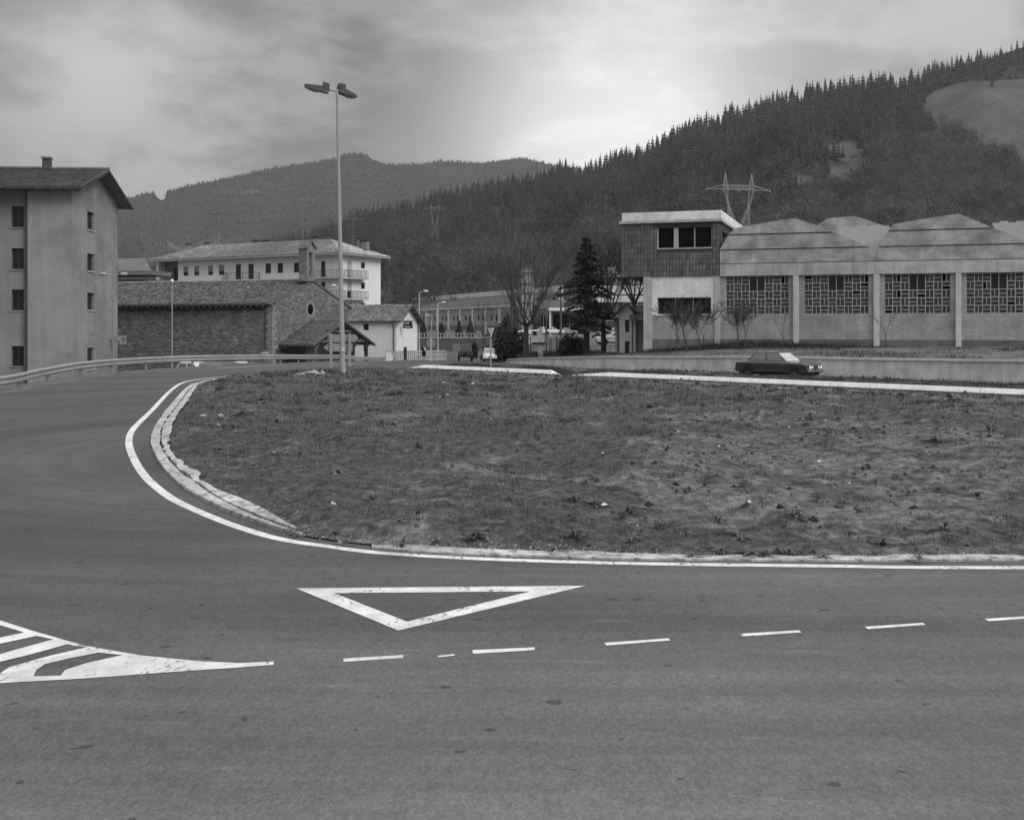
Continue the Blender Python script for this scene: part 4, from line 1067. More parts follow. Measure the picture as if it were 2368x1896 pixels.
    m = MB()
    for i in range(9): m.box(.1+i*.42, .18+i*.42, yl-.02, yl+.2, zl-.16, zl-.03)
    m.build('eaves_rafter', wood_dk, R)
church()

# ------------------------------------------------------------------ low white house with hanging sign
STROKES = {'B':[[(0,0),(0,1)],[(0,1),(.7,.9),(.7,.6),(0,.5)],[(0,.5),(.75,.4),(.75,.1),(0,0)]],'A':[[(0,0),(.4,1),(.8,0)],[(.15,.4),(.65,.4)]],'R':[[(0,0),(0,1),(.7,.95),(.7,.55),(0,.5)],[(.3,.5),(.75,0)]],
 'I':[[(.1,0),(.1,1)]],'E':[[(.7,1),(0,1),(0,0),(.7,0)],[(0,.5),(.55,.5)]],'L':[[(0,1),(0,0),(.65,0)]],'K':[[(0,0),(0,1)],[(.75,1),(0,.45),(.75,0)]],'X':[[(0,0),(.8,1)],[(0,1),(.8,0)]],'D':[[(0,0),(0,1),(.5,.95),(.75,.5),(.5,.05),(0,0)]],'O':[[(.1,0),(.7,0),(.7,1),(.1,1),(.1,0)]],
 '1':[[(.1,.8),(.35,1),(.35,0)]],'N':[[(0,0),(0,1),(.7,0),(.7,1)]],'S':[[(.7,.9),(0,.95),(0,.55),(.7,.45),(.7,.05),(0,.05)]],'H':[[(0,0),(0,1)],[(.7,0),(.7,1)],[(0,.5),(.7,.5)]],'U':[[(0,1),(0,0),(.7,0),(.7,1)]]}
def letters(mb, txt, x, y, z, h, t, adv=.85):
    for ch in txt:
        if ch != ' ':
            for st in STROKES[ch]:
                for a, b in zip(st[:-1], st[1:]): mb.beam((x+a[0]*h*.75, y, z+a[1]*h), (x+b[0]*h*.75, y, z+b[1]*h), .008, t, up=(0,1,0)) if False else mb.beam((x+a[0]*h*.75, y, z+a[1]*h), (x+b[0]*h*.75, y, z+b[1]*h), t, .008, up=(0,1,0))
        x += adv*h
def white_house():
    fr = Frame(-13.66, 131.0, -0.305); gz = -2.4; ez = 2.85; W_ = 6.5; L_ = 11; zr = 4.85
    R = empty('white_house', (fr.x, fr.y, 0), fr.rz, 'low white house with tiled roof behind the church porch', 'house')
    x1, x2 = fr.u(840), fr.u(852.5)
    h = [(x1, x2, 1.75, 2.5), (x1+.0, x2-.1, -.75, .1)]
    m = MB(); facade(m, PF(0), -L_, 0, gz, ez, h, .2); m.build('front_wall', plaster_w, R)
    m = MB(); facade(m, PX(0), 0, W_, gz, ez, [(3.0, 3.3, 3.0-.35, 3.0-.05-.1)], .2); m.add([(0,0,ez),(0,W_,ez),(0,W_/2,zr-.1)], [(0,1,2)]); m.build('gable_wall', plaster_w2, R)
    m = MB(); m.box(-L_, 0, W_-.2, W_, gz, ez); m.box(-L_, -L_+.2, 0, W_, gz, ez); m.build('rear_wall', plaster_w, R)
    for q in h: window(R, PF(0), *q, .1, 2, 1, iron_dk, glass_dk, .07)
    tiled_roof('roof_tiles', R, (-L_-.3, -.45, ez-.05), (.75, -.45, ez-.05), (.75, W_/2, zr), (-L_-.3, W_/2, zr), tile_m, 21, .25, .36, .1, amp=.06, jit=.03)
    tiled_roof('roof_tiles', R, (-L_-.3, W_+.8, ez-.3), (.75, W_+.8, ez-.3), (.75, W_/2, zr), (-L_-.3, W_/2, zr), tile_m, 22, .25, .36, .1)
    m = MB(); m.beam((.7, -.45, ez-.18), (.7, W_/2, zr-.13), .08, .16); m.beam((.7, W_+.8, ez-.42), (.7, W_/2, zr-.13), .08, .3); m.build('barge_board', wood_dk, R)
    m = MB()
    for i in range(20): m.box(-L_+i*.6, -L_+i*.6+.1, -.42, -.01, ez-.2, ez-.08)
    m.build('eaves_rafter', wood_dk, R)
    for i in range(3):
        m = MB(); m.beam((0, W_/2+.9+i*1.1, zr-.6-i*.62), (.68, W_/2+.9+i*1.1, zr-.6-i*.62), .14, .2); m.build('purlin_end', wood_dk, R)
    xd = -.35; m = MB(); m.path([(xd-.1,-.40,ez-.2),(xd,-.07,ez-.75),(xd,-.07,gz)], [.07]*3, 8); m.build('downpipe', iron_dk, R)
    # hanging sign
    S = empty('hanging_sign', (fr.x, fr.y, 0), fr.rz, 'black hanging bar sign with two rows of white lettering on the white gable', 'sign')
    y = .9; xa = fr.u(931, y); xb = fr.u(953.5, y); z0, z1 = fr.z(759.5, xa, y), fr.z(742, xa, y)
    m = MB(); m.box(xa, xb, y, y+.12, z0, z1); m.build('board', M('black_enamel', .012, .5, .1, 3), S, bevel=.01)
    m = MB(); letters(m, 'BAR I', xa+.12, y-.008, z0+.48, .27, .055, 1.0); letters(m, 'A', xa+.08, y-.008, z0+.1, .19, .04, .62); letters(m, 'IIIIIIIIII', xa+.34, y-.008, z0+.1, .17, .035, .42); m.build('lettering', white_metal, S)
    m = MB(); m.beam((.0, y+.06, z1-.05), (xa, y+.06, z1-.05), .03); m.beam((.0, y+.06, z0+.05), (xa, y+.06, z0+.05), .03); m.build('bracket', iron_dk, S)
    m = MB(); m.box(xa+.6, xa+.75, y, y+.12, z1+.01, z1+.2); m.box(xa+.55, xa+.8, y, y+.12, z0-.12, z0-.03); m.build('lamp', conc, S)
white_house()

# ------------------------------------------------------------------ block of flats behind the church
def flats():
    fr = Frame(-23.3, 150.0, -0.513); gz = -2; ez = 12.2; Lx = 37.0; Wy = 11.6
    R = empty('apartment_block', (fr.x, fr.y, 0), fr.rz, 'long white apartment block with hipped tiled roof and balconies behind the church', 'building')
    u = lambda px: fr.u(px, 1.0); v = lambda px: fr.v(px, -1.0)
    H1, H2, H3 = [], [], []
    fl = [0, 2.87, 5.74, 8.6]
    for a, b in ((424,435.5),(449,460.5),(481,492.5),(506,518.5),(613.5,626.5),(641.5,654.5),(679,691.5)):
        for f in fl[:3]: H1.append((u(a), u(b), 9.75-f, 11.15-f))
    for a, b in ((545,557),(574,586.5)):
        for f in fl[:3]: H2.append((u(a), u(b), 8.99-f, 11.2-f))
    for f in fl[:3]: H3.append((u(742), u(752), 8.99-f, 11.2-f))
    P = PF(1.0); m = MB(); xend = u(412); facade(m, P, xend, -1, gz, ez+.2, H1+H2+H3, .2); m.build('front_wall', plaster_w, R)
    rec = PF(2.6); hr = [(u(383), u(399), 9.0-f, 11.1-f) for f in fl[:2]]
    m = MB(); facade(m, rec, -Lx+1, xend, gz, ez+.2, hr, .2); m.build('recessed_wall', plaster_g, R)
    for h in hr: window(R, rec, *h, .12, 2, 1, iron_dk, glass_dk, .07)
    m = MB(); m.box(-Lx+1, -Lx+1.5, 1.0, 1.5, gz, ez); m.box(-Lx+1.5, xend, 1.0, 2.6, 8.75, 8.9); m.box(-Lx+1.5, xend, 1.0, 2.6, 5.85, 6.0); m.build('loggia', plaster_w, R)
    yb = v(832)
    Hs = [(v(803), v(813), 8.99-f, 11.3-f) for f in fl[:3]]; Hw = [(v(834.5), v(844), 10.35-f, 11.25-f) for f in fl[:3]]
    m = MB(); facade(m, PX(-1.0), 1.0, yb, gz, ez+.2, Hs, .2); m.build('side_wall', plaster_w, R)
    m = MB(); facade(m, PX(-.98), yb, Wy-1, gz, ez+.2, Hw, .2); m.build('side_wall', plaster_w2, R)  # brighter plaster where no balcony shades the wall; the shade is in the colour
    m = MB(); m.box(-Lx+1, -1.2, Wy-1.2, Wy-1, gz, ez); m.box(-Lx+1, -Lx+1.2, 1.2, Wy-1.2, gz, ez); m.build('rear_wall', plaster_w, R)
    for i, h in enumerate(H1): window(R, P, *h, .12, 2, 1, iron_dk, glass_dk, .07, shutter=(.62 if h[0] < u(530) and i % 3 == 0 else 0), smat=M('faded_shutter', .22, .8, .1, 3))
    for h in H2+H3: window(R, P, *h, .12, 2, 1, iron_dk, glass_dk, .07, name='balcony_door')
    for i, h in enumerate(Hs): window(R, PX(-1.0), *h, .12, 1, 2, iron_dk, glass_dk, .07, name='balcony_door', shutter=.6 if i != 0 else .95, smat=M('pale_shutter', .38, .8, .1, 3))
    for h in Hw: window(R, PX(-.98), *h, .12, 1, 1, iron_dk, glass_dk, .07)
    # balconies
    def rail(mb, p, q, z, n):
        p = Vector(p); q = Vector(q)
        mb.beam((p.x,p.y,z+1.0), (q.x,q.y,z+1.0), .05, .05); mb.beam((p.x,p.y,z+.1), (q.x,q.y,z+.1), .03, .03)
        for i in range(n+1):
            c = p.lerp(q, i/n); mb.beam((c.x,c.y,z), (c.x,c.y,z+1.0), .025 if i % 5 else .05)
    for f in fl[:3]:
        z = 8.94-f; xa = u(730)-.3
        m = MB(); m.box(xa, .05, -.05, .995, z-.2, z); m.box(-.975, .05, .995, yb+.75, z-.2, z); b = m.build('balcony', conc, R)
        m = MB(); rail(m, (xa, 0), (0, 0), z, 28); rail(m, (0, 0), (0, yb+.7), z, 34); rail(m, (xa, 1), (xa, 0), z, 5); m.build('railing', iron_dk, b)
        xa, xc = u(525), u(600)
        m = MB(); m.box(xa, xc, .0, .995, z-.18, z); b = m.build('balcony', conc, R)
        m = MB(); rail(m, (xa, .05), (xc, .05), z, 24); rail(m, (xa, .99), (xa, .05), z, 4); rail(m, (xc, .99), (xc, .05), z, 4); m.build('railing', iron_dk, b)
    # hipped roof
    zr = 14.55; c = Wy/2; xr, xl = -6.2, -Lx+6
    a0, a1, a2, a3 = (-Lx,0,ez), (0,0,ez), (0,Wy,ez), (-Lx,Wy,ez); r0, r1 = (xl,c,zr), (xr,c,zr)
    tiled_roof('roof_tiles', R, a0, a1, r1, r0, M('apartment_roof_tile', .33, .9, .35, 2.5, island=.4, bump=.3), 31, .35, .5, .15, .07, .02)
    tiled_roof('roof_tiles', R, a1, a2, r1, (xr-.001,c,zr), MATS['apartment_roof_tile'], 32, .35, .5, .15, .07, .02)
    tiled_roof('roof_tiles', R, a3, a2, r1, r0, MATS['apartment_roof_tile'], 33, .6, .8, .15, .07)
    tiled_roof('roof_tiles', R, a0, a3, (xl,c,zr), (xl+.001,c,zr), MATS['apartment_roof_tile'], 34, .6, .8, .15, .07)
    m = MB(); m.tube(r0, r1, .14, n=6); m.tube(a1, r1, .13, n=6); m.tube(a2, r1, .13, n=6); m.tube(a0, r0, .13, n=6); m.build('ridge_tiles', tile_m, R)
    m = MB(); m.box(-Lx, .08, -.14, -.01, ez-.24, ez-.04); m.box(.0, .12, -.0, Wy, ez-.245, ez-.045); m.build('gutter', steel, R)
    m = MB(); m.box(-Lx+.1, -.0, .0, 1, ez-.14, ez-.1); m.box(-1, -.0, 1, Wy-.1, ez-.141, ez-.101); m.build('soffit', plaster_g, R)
    for px, hh, w in ((430,.5,.4),(474,.55,.4),(586,.45,.5),(610,.35,.8),(726,.5,.4),(796,1.3,.55),(818,.7,1.1)):
        x = fr.u(px, c if px < 770 else 7.5); yy = c+.2 if px < 770 else 8.2; x = min(x, -1.5); zb_ = zr if px < 770 else zr-.7
        if px > 770: x = xr+ (3.0 if px < 800 else 4.0)
        m = MB(); m.box(x-w/2, x+w/2, yy, yy+.6, zb_-.7, zb_+hh*.6); m.build('chimney', M('chimney_render', .2, .9, .2, 3), R)
        m = MB(); m.box(x-w/2-.1, x+w/2+.1, yy-.1, yy+.7, zb_+hh*.6+.12, zb_+hh*.6+.3); m.box(x-w/2+.05, x-w/2+.15, yy+.1, yy+.5, zb_+hh*.6, zb_+hh*.6+.12); m.box(x+w/2-.15, x+w/2-.05, yy+.1, yy+.5, zb_+hh*.6, zb_+hh*.6+.12); m.build('chimney_cap', iron_dk, R)
    for px, py, zt in ((701, c, 20.6), (505, c, 19.3), (801, 7.6, 17.6)):
        x = min(fr.u(px, py), -2.2) if px < 770 else -3.6
        A = empty('roof_aerial', (fr.x+fr.c*x-fr.s*py, fr.y+fr.s*x+fr.c*py, zr-.5), .3, {701:'tallest television aerial mast, behind the bell gable on the flats roof',505:'thin dark television aerial mast on the left half of the flats roof',801:'short television aerial beside the chimney right of the tall lamp post'}[px], 'aerial', 'aerials on the flats roof')
        hh = zt-zr+.5; m = MB(); m.tube((0,0,0), (0,0,hh), .04, .02, 6); m.build('mast', steel_sky, A)
        m = MB(); m.beam((-1.6,0,hh), (1.6,0,hh), .05)
        for i in range(9): m.beam((-1.5+i*.37,-.5,hh), (-1.5+i*.37,.5,hh), .03)
        if px == 801: m.beam((-.9,0,hh-1), (.9,0,hh-1), .04)
        m.build('dipoles', iron_dk if px == 505 else steel_sky, A)
flats()
def low_roof():
    R = empty('low_building', (-49.0, 128.0, 0), -0.12, 'low building with a dark flat eave between the left house and the flats', 'building')
    m = MB(); m.box(-14, 7.4, 0, 4, -2.2, 7.6); m.build('wall', M('dim_render', .10, .9, .2, 1), R)
    m = MB(); m.hexa([(-14.5,-.8,7.9),(8,-.8,8.1),(8,4.5,8.1),(-14.5,4.5,7.9),(-14.5,-.8,8.3),(8,-.8,8.6),(8,4.5,8.6),(-14.5,4.5,8.3)]); m.build('roof_slab', M('dim_fascia', .14, .9, .2, 1), R)
    m = MB(); m.hexa([(-14.5,-.4,8.31),(7.8,-.4,8.61),(5,4,10.2),(-14.5,4,10.0),(-14.5,-.3,8.33),(7.8,-.3,8.63),(5,4.1,10.3),(-14.5,4.1,10.1)]); m.build('roof', M('grey_roof', .13, .9, .25, 1), R)
    for i in range(5):
        window(R, PF(0.0), -12+i*4.2, -10.2+i*4.2, 5.3, 7.0, -.02, 2, 1, iron_dk, glass_dk, .08)
low_roof()
# ------------------------------------------------------------------ hills
def interp_px(tab): 
    a = np.array(tab, float); return lambda px: np.interp(px, a[:,0], a[:,1])
far_ridge = interp_px([(-400,520),(0,478),(200,470),(250,462),(298,456),(330,447),(357,442),(362,450),(369,458),(379,458),(388,440),(449,425),(532,409),(636,386),(720,373),(778,363),(799,354),(828,351),(841,354),(878,375),(924,379),(991,375),(1012,369),(1075,372),(1116,374),(1188,363),(1217,363),(1294,383),(1500,405),(1800,430),(2400,440),(3200,450)])
near_top = interp_px([(-600,640),(300,600),(500,578),(600,556),(720,525),(774,504),(803,494),(837,480),(887,475),(950,463),(991,447),(1033,434),(1100,425),(1159,413),(1247,398),(1270,384),(1306,374),(1335,381),(1394,360),(1447,348),(1512,324),(1547,299),(1606,277),(1653,265),(1688,251),(1735,240),(1764,224),(1829,207),(1888,192),(1959,183),(2035,169),(2085,178),(2129,160),(2158,142),(2217,128),(2305,107),(2368,86),(2600,30),(3000,-20),(3600,-20)])
near_treeh = interp_px([(500,20),(900,26),(1200,30),(1500,36),(2100,38),(2150,26),(2400,24)])
rsn = np.random.RandomState(11)
def wav(px, seed, f, a):
    r = np.random.RandomState(seed); o = 0
    for k in range(5): o = o + a/(k+1)*np.sin(px/f*(k+1)*1.7+r.uniform(0, 6.28))
    return o
NYF, NYR = 300.0, 930.0
def near_ground(px, t):
    """point of the near hill: px column gives the bearing, t in 0..1 runs foot to ridge (beyond 1 the back slope)"""
    px = np.asarray(px, float); t = np.asarray(t, float)
    Yf = NYF+30*np.sin(px/300.0); Yr = NYR+60*np.sin(px/410.0+1)
    Y = Yf+(Yr-Yf)*t
    zr = E-(near_top(px)+near_treeh(px)*0.93-HY)/F*Yr
    tt = np.clip(t, 0, 1)
    shp = 0.10*tt + 0.90*tt**1.25
    z = 1.5+(zr-1.5)*shp + (5*np.sin(px/90+t*9)+4*np.sin(px/37+t*4)+3*np.sin(px/61-t*14))*np.sin(np.pi*tt)
    z = z-np.clip(t-1, 0, 9)*120
    return (px-1184)/F*Y, Y, z
def hill_material(name, base, field):
    m = bpy.data.materials.new(name); m.use_nodes = True; nt = m.node_tree; nt.nodes.clear(); N = nt.nodes.new; L = nt.links.new
    out = N('ShaderNodeOutputMaterial'); p = N('ShaderNodeBsdfPrincipled'); L(p.outputs[0], out.inputs[0]); p.inputs['Roughness'].default_value = 1; p.inputs['Specular IOR Level'].default_value = 0
    tc = N('ShaderNodeTexCoord')
    def noise(s, d): n = N('ShaderNodeTexNoise'); n.inputs['Scale'].default_value = s; n.inputs['Detail'].default_value = d; L(tc.outputs['Object'], n.inputs[0]); return n.outputs[0]
    def rng(x, a, b, c, d):
        n = N('ShaderNodeMapRange'); L(x, n.inputs[0])
        for i, q in enumerate((a, b, c, d)): n.inputs[i+1].default_value = q
        return n.outputs[0]
    def mul(a, b, op='MULTIPLY'): n = N('ShaderNodeMath'); n.operation = op; L(a, n.inputs[0]); L(b, n.inputs[1]); return n.outputs[0]
    at = N('ShaderNodeAttribute'); at.attribute_name = 'field'
    f = rng(mul(at.outputs['Fac'], rng(noise(.035, 5), .3, .7, -.25, .25), 'ADD'), .4, .6, 0, 1)
    a = mul(rng(noise(.06, 8), .3, .7, base*.65, base*1.4), rng(noise(.5, 5), .3, .7, .7, 1.3)); b = mul(rng(noise(.03, 8), .3, .7, field*.75, field*1.2), rng(noise(.25, 6), .3, .7, .8, 1.2))
    mx = N('ShaderNodeMix'); mx.data_type = 'FLOAT'; L(f, mx.inputs[0]); L(a, mx.inputs[2]); L(b, mx.inputs[3]); L(mx.outputs[0], p.inputs['Base Color'])
    return m
# where the slope is open: the grazed clearing at the upper right, thin patches under the wood
def img_y(x, Y, z): return HY-(z-E)*F/Y
def field_mask(px, py):
    top = np.interp(px, [2130,2150,2200,2260,2368,2500], [240,212,197,190,183,178])
    bot = np.interp(px, [2130,2160,2240,2300,2368,2500], [268,284,312,342,372,400])
    w_ = (fbm(px/26.0, py/18.0, 1.0, 4, 8)-.5)*26
    a = sstep(-3, 3, px-2140-w_*.4)*sstep(-5, 5, py-top+w_*.5)*sstep(-7, 7, bot-py+w_*1.3)
    n = fbm(px/22.0, py/11.0, 1.0, 4, 3)
    b = 1.5*n*np.exp(-(((px-1950)/58.0)**2+((py-378)/60.0)**2)**1.3)
    c = 1.0*n*np.exp(-(((px-1840)/75.0)**2+((py-430)/30.0)**2)**1.5)
    return np.maximum(a, np.maximum(b, c))
def near_hill():
    px = np.arange(-700, 3700, 14.0); t = np.concatenate([np.linspace(0, 1, 60), [1.05, 1.2, 1.5, 2.2]])
    PXg, T = np.meshgrid(px, t); x, y, z = near_ground(PXg, T); py = img_y(x, y, z)
    z[0] = 0.0
    fld = field_mask(PXg, py).ravel(); n, m = PXg.shape
    idx = np.arange(n*m).reshape(n, m); q = np.stack([idx[:-1,:-1], idx[:-1,1:], idx[1:,1:], idx[1:,:-1]], -1).reshape(-1, 4)
    me = npmesh('hillside', np.stack([x, y, z], -1).reshape(-1, 3), q, hill_material('hillside', .03, .085), {'field': fld})
    me.polygons.foreach_set('use_smooth', [True]*len(me.polygons)); link('hillside', me, kind='structure')
near_hill()
FY0, FY1 = 1150.0, 2300.0
def far_ground(px, t):
    px = np.asarray(px, float); t = np.asarray(t, float); Yr = FY1-150*np.sin(px/260.0); Y = FY0+(Yr-FY0)*t
    zr = E-(far_ridge(px)+5-HY)/F*Yr; tt = np.clip(t, 0, 1)
    z = 5+(zr-5)*(0.25*tt+.75*tt**1.3)+(14*np.sin(px/70+t*7)+9*np.sin(px/31-t*5)+10*np.sin(px/120-t*11))*np.sin(np.pi*tt)
    z = z-np.clip(t-1, 0, 9)*260
    return (px-1184)/F*Y, Y, z
def far_hill():
    px = np.arange(-900, 3900, 8.0); t = np.concatenate([np.linspace(0, 1, 50), [1.05, 1.3, 1.9]])
    PXg, T = np.meshgrid(px, t); x, y, z = far_ground(PXg, T); z[0] = 0; n, m = PXg.shape
    fld = (0.6*np.exp(-(((PXg-560)/70)**2+((img_y(x, y, z)-445)/14)**2))+.55*np.exp(-(((PXg-470)/120)**2+((img_y(x,y,z)-570)/30)**2))).ravel()
    idx = np.arange(n*m).reshape(n, m); q = np.stack([idx[:-1,:-1], idx[:-1,1:], idx[1:,1:], idx[1:,:-1]], -1).reshape(-1, 4)
    me = npmesh('mountain', np.stack([x, y, z], -1).reshape(-1, 3), q, hill_material('mountainside', .035, .09), {'field': fld})
    me.polygons.foreach_set('use_smooth', [True]*len(me.polygons)); link('mountain', me, kind='structure')
far_hill()

# ------------------------------------------------------------------ conifers
def conifer(seed, H_=14.0, R_=2.3, tiers=9, arms=8, ragged=.35, low=0.12):
    r = np.random.RandomState(seed); V = []; Fs = []
    for k in range(tiers):
        f = k/(tiers-1); z = H_*(low+(1-low-.04)*f); rad = R_*(1-f)**.85+.30; drop = H_*.07+rad*.25
        n = arms if f < .75 else max(4, arms-3); a0 = r.uniform(0, 6.28)
        if r.rand() < .12: rad *= .6
        for i in range(n):
            a = a0+2*math.pi*i/n+r.normal(0, .2); rr = rad*r.uniform(1-ragged, 1.12); w = .42*2*math.pi*rad/n
            c, s = math.cos(a), math.sin(a); b = len(V); up = r.uniform(.0, .5)*drop
            V += [(0, 0, z+H_*.075), (c*rr*.55-s*w, s*rr*.55+c*w, z-drop*.35), (c*rr, s*rr, z-drop+up), (c*rr*.55+s*w, s*rr*.55-c*w, z-drop*.35)]
            Fs += [(b, b+1, b+2), (b, b+2, b+3)]
    V += [(0, 0, H_), (.16, 0, H_*.9), (-.12, .12, H_*.9), (0, -.16, H_*.9)]; b = len(V)-4; Fs += [(b, b+1, b+2), (b, b+2, b+3), (b, b+3, b+1)]
    b = len(V); V += [(.16,0,0), (-.1,.14,0), (-.1,-.14,0), (0,0,H_*.8)]; Fs += [(b, b+1, b+3), (b+1, b+2, b+3), (b+2, b, b+3)]
    return np.array(V), np.array(Fs)
protos = [conifer(i, 14*(.9+.05*i), (2.9, 3.5, 2.6, 4.1, 2.4, 3.3)[i], 10+i % 3, 9, ragged=.45) for i in range(6)]
pine_meshes = [npmesh('pine_tree', V, Fs, pine_m) for V, Fs in protos]
# the 300 pines that show largest: the row standing along the ridge against the sky and the edge of the wood
ridge_px = []; p = 720.0; rp = np.random.RandomState(5)
while p < 2390 and len(ridge_px) < 236:
    ridge_px.append((p, 1.0+rp.uniform(-.03, .01))); p += rp.choice([rp.uniform(3, 6), rp.uniform(6, 15)], p=[.66, .34])
for q in range(64): ridge_px.append((rp.uniform(1900, 2138) if q < 34 else rp.uniform(1180, 1900), rp.uniform(.80, .965)))
GR = 'pines standing along the hill ridge'
for i, (px, t) in enumerate(ridge_px[:300]):
    x, y, z = [float(v) for v in near_ground(px, t)]
    o = bpy.data.objects.new('pine_tree', pine_meshes[i % 6]); COL.objects.link(o)
    h = float(near_treeh(px))/F*y/14.0*rp.choice([rp.uniform(.5, .9), rp.uniform(.9, 1.36)], p=[.4, .6])
    o.location = (x, y, z-.6); o.rotation_euler = (rp.normal(0, .02), rp.normal(0, .02), rp.uniform(0, 6.28)); o.scale = (h*rp.uniform(.85, 1.25), h*rp.uniform(.85, 1.25), h)
    o['label'] = 'dark pine tree standing in the row along the ridge of the wooded hill'; o['category'] = 'tree'; o['group'] = GR
def scatter(name, protos, pts, sc, wsc, mat, seed, **kw):
    r = np.random.RandomState(seed); Vs = []; Fs = []; off = 0; k = r.randint(0, len(protos), len(pts)); A = r.uniform(0, 6.28, len(pts))
    for i, p in enumerate(pts):
        V, Fc = protos[k[i]]; c, s = math.cos(A[i]), math.sin(A[i]); w = wsc[i]
        Q = np.empty_like(V); Q[:,0] = (V[:,0]*c-V[:,1]*s)*w+p[0]; Q[:,1] = (V[:,0]*s+V[:,1]*c)*w+p[1]; Q[:,2] = V[:,2]*sc[i]+p[2]
        Vs.append(Q); Fs.append(Fc+off); off += len(V)
    nv = [len(protos[q][0]) for q in k]; P = np.array(pts); tn = (fbm(P[:,0], P[:,1], 1/55.0, 3, seed)-.5)*1.3+r.normal(0, .28, len(pts))
    me = npmesh(name, np.concatenate(Vs), np.concatenate(Fs), mat, {'tone': np.repeat(np.clip(tn, -.62, 1.3), nv)}); return link(name, me, kind='stuff', **kw)
def forest():
    r = np.random.RandomState(21); pts = []; sc = []; ws = []
    t = 0.12
    while t < 0.99:
        px = np.arange(560, 2420, 15.0/(0.45+.55*t))+r.uniform(-5, 5)
        px = px+r.uniform(-5, 5, px.shape); tt = t+r.uniform(-.010, .010, px.shape)
        x, y, z = near_ground(px, np.clip(tt, 0, .995)); py = img_y(x, y, z)
        keep = field_mask(px, py) < .35+.9*(r.rand(px.size) < .035)
        # conifers thin out towards the foot and the lower right
        base = 0.30+0.08*np.sin(px/70.0)+.05*np.sin(px/23.0)
        lr = sstep(1850, 2150, px)*.45
        dens = sstep(base+lr-.10, base+lr+.14, tt)
        keep &= r.rand(px.size) < np.maximum(dens, .10)
        h = near_treeh(px)/F*y/14.0*r.uniform(.75, 1.5, px.shape)
        h = h*(0.72+.28*tt)
        vis = (px > 560)
        for i in np.nonzero(keep & vis)[0]: pts.append((x[i], y[i], z[i]-.5)); sc.append(h[i]); ws.append(h[i]*r.uniform(.85, 1.35))
        t += .0165
    light = [conifer(40+i, 14, (3.0, 3.6, 2.6, 4.2)[i], 7, 7, ragged=.45) for i in range(4)]
    scatter('pine_forest', light, pts, sc, ws, pine_m, 3, label='dense dark pine wood covering the near hill')
    print('forest', len(pts))
    # bare broadleaf wood at the foot: fine twig clouds
    def bare(seed):
        q = np.random.RandomState(seed); V = []; Fs = []
        for i in range(80):
            a, e = q.uniform(0, 6.28), q.uniform(-.1, 1.5); L_ = q.uniform(1.5, 4.2); o = np.array([q.normal(0, 1.5), q.normal(0, 1.5), q.uniform(1.5, 6.5)])
            d = np.array([math.cos(a)*math.cos(e), math.sin(a)*math.cos(e), math.sin(e)]); w = q.uniform(.06, .16)
            n = np.cross(d, q.normal(size=3)); n /= np.linalg.norm(n); b = len(V)
            V += [tuple(o-n*w), tuple(o+n*w), tuple(o+d*L_)]; Fs.append((b, b+1, b+2))
        b = len(V); V += [(.3,0,-1),(-.3,0,-1),(0,0,7)]; Fs.append((b, b+1, b+2))
        return np.array(V), np.array(Fs)
    bp = [bare(i) for i in range(6)]; pts = []; sc = []; ws = []; t = 0.0
    while t < .74:
        px = np.arange(500, 2460, 14/(0.4+.6*t))+r.uniform(-7, 7); px = px+r.uniform(-7, 7, px.shape); tt = np.clip(t+r.uniform(-.012, .012, px.shape), 0, 1)
        x, y, z = near_ground(px, tt); py = img_y(x, y, z)
        base = 0.34+0.08*np.sin(px/70.0)+.05*np.sin(px/23.0)+sstep(1850, 2150, px)*.40
        keep = (r.rand(px.size) < .8-.8*sstep(base-.05, base+.15, tt)) & (field_mask(px, py) < .4)
        h = r.uniform(.7, 1.35, px.shape)
        for i in np.nonzero(keep)[0]: pts.append((x[i], y[i], z[i]-.2)); sc.append(h[i]); ws.append(h[i]*r.uniform(.9, 1.3))
        t += .016
    scatter('bare_woodland', bp, pts, sc, ws, twig, 4, label='grey leafless woodland at the foot of the near hill'); print('bare', len(pts))
forest()
def far_forest():
    r = np.random.RandomState(31); pts = []; sc = []; ws = []
    def cone(seed):
        q = np.random.RandomState(seed); h = q.uniform(7, 11); V = [(0, 0, h)]; Fs = []
        for z, rr_ in ((h*.45, 1.7), (0, 2.6)):
            for i in range(6): a = i/6*6.283+q.uniform(-.3,.3); r2 = rr_*q.uniform(.7, 1.2); V.append((math.cos(a)*r2, math.sin(a)*r2, z+q.uniform(-.8,.8)))
        for i in range(6): j = (i+1) % 6; Fs += [(0, 1+i, 1+j), (1+i, 7+i, 1+j), (1+j, 7+i, 7+j)]
        return np.array(V), np.array(Fs)
    tiny = [cone(60+i) for i in range(5)]
    for t, st in ((1.0, 3.2),(.985, 4.0),(.965, 4.5),(.94, 5),(.91, 5.5),(.88, 6),(.84, 6.5),(.80, 7),(.76, 7),(.72, 8),(.68, 8),(.64, 8),(.6, 9),(.56, 9),(.52, 9),(.48, 9),(.44, 9)):
        px = np.arange(180, 1420, st); px = px+r.uniform(-st/2, st/2, px.shape)
        tt = np.clip(t+r.uniform(-.012, .0, px.shape), 0, 1); x, y, z = far_ground(px, tt)
        for i in range(len(px)):
            if 360 < px[i] < 384 and t > .9: continue
            h = r.uniform(.6, 1.15); pts.append((x[i], y[i], z[i]-1)); sc.append(h); ws.append(h*r.uniform(.8, 1.3))
    scatter('mountain_forest', tiny, pts, sc, ws, pine_m, 5, label='hazy pine wood covering the distant mountain')
far_forest()

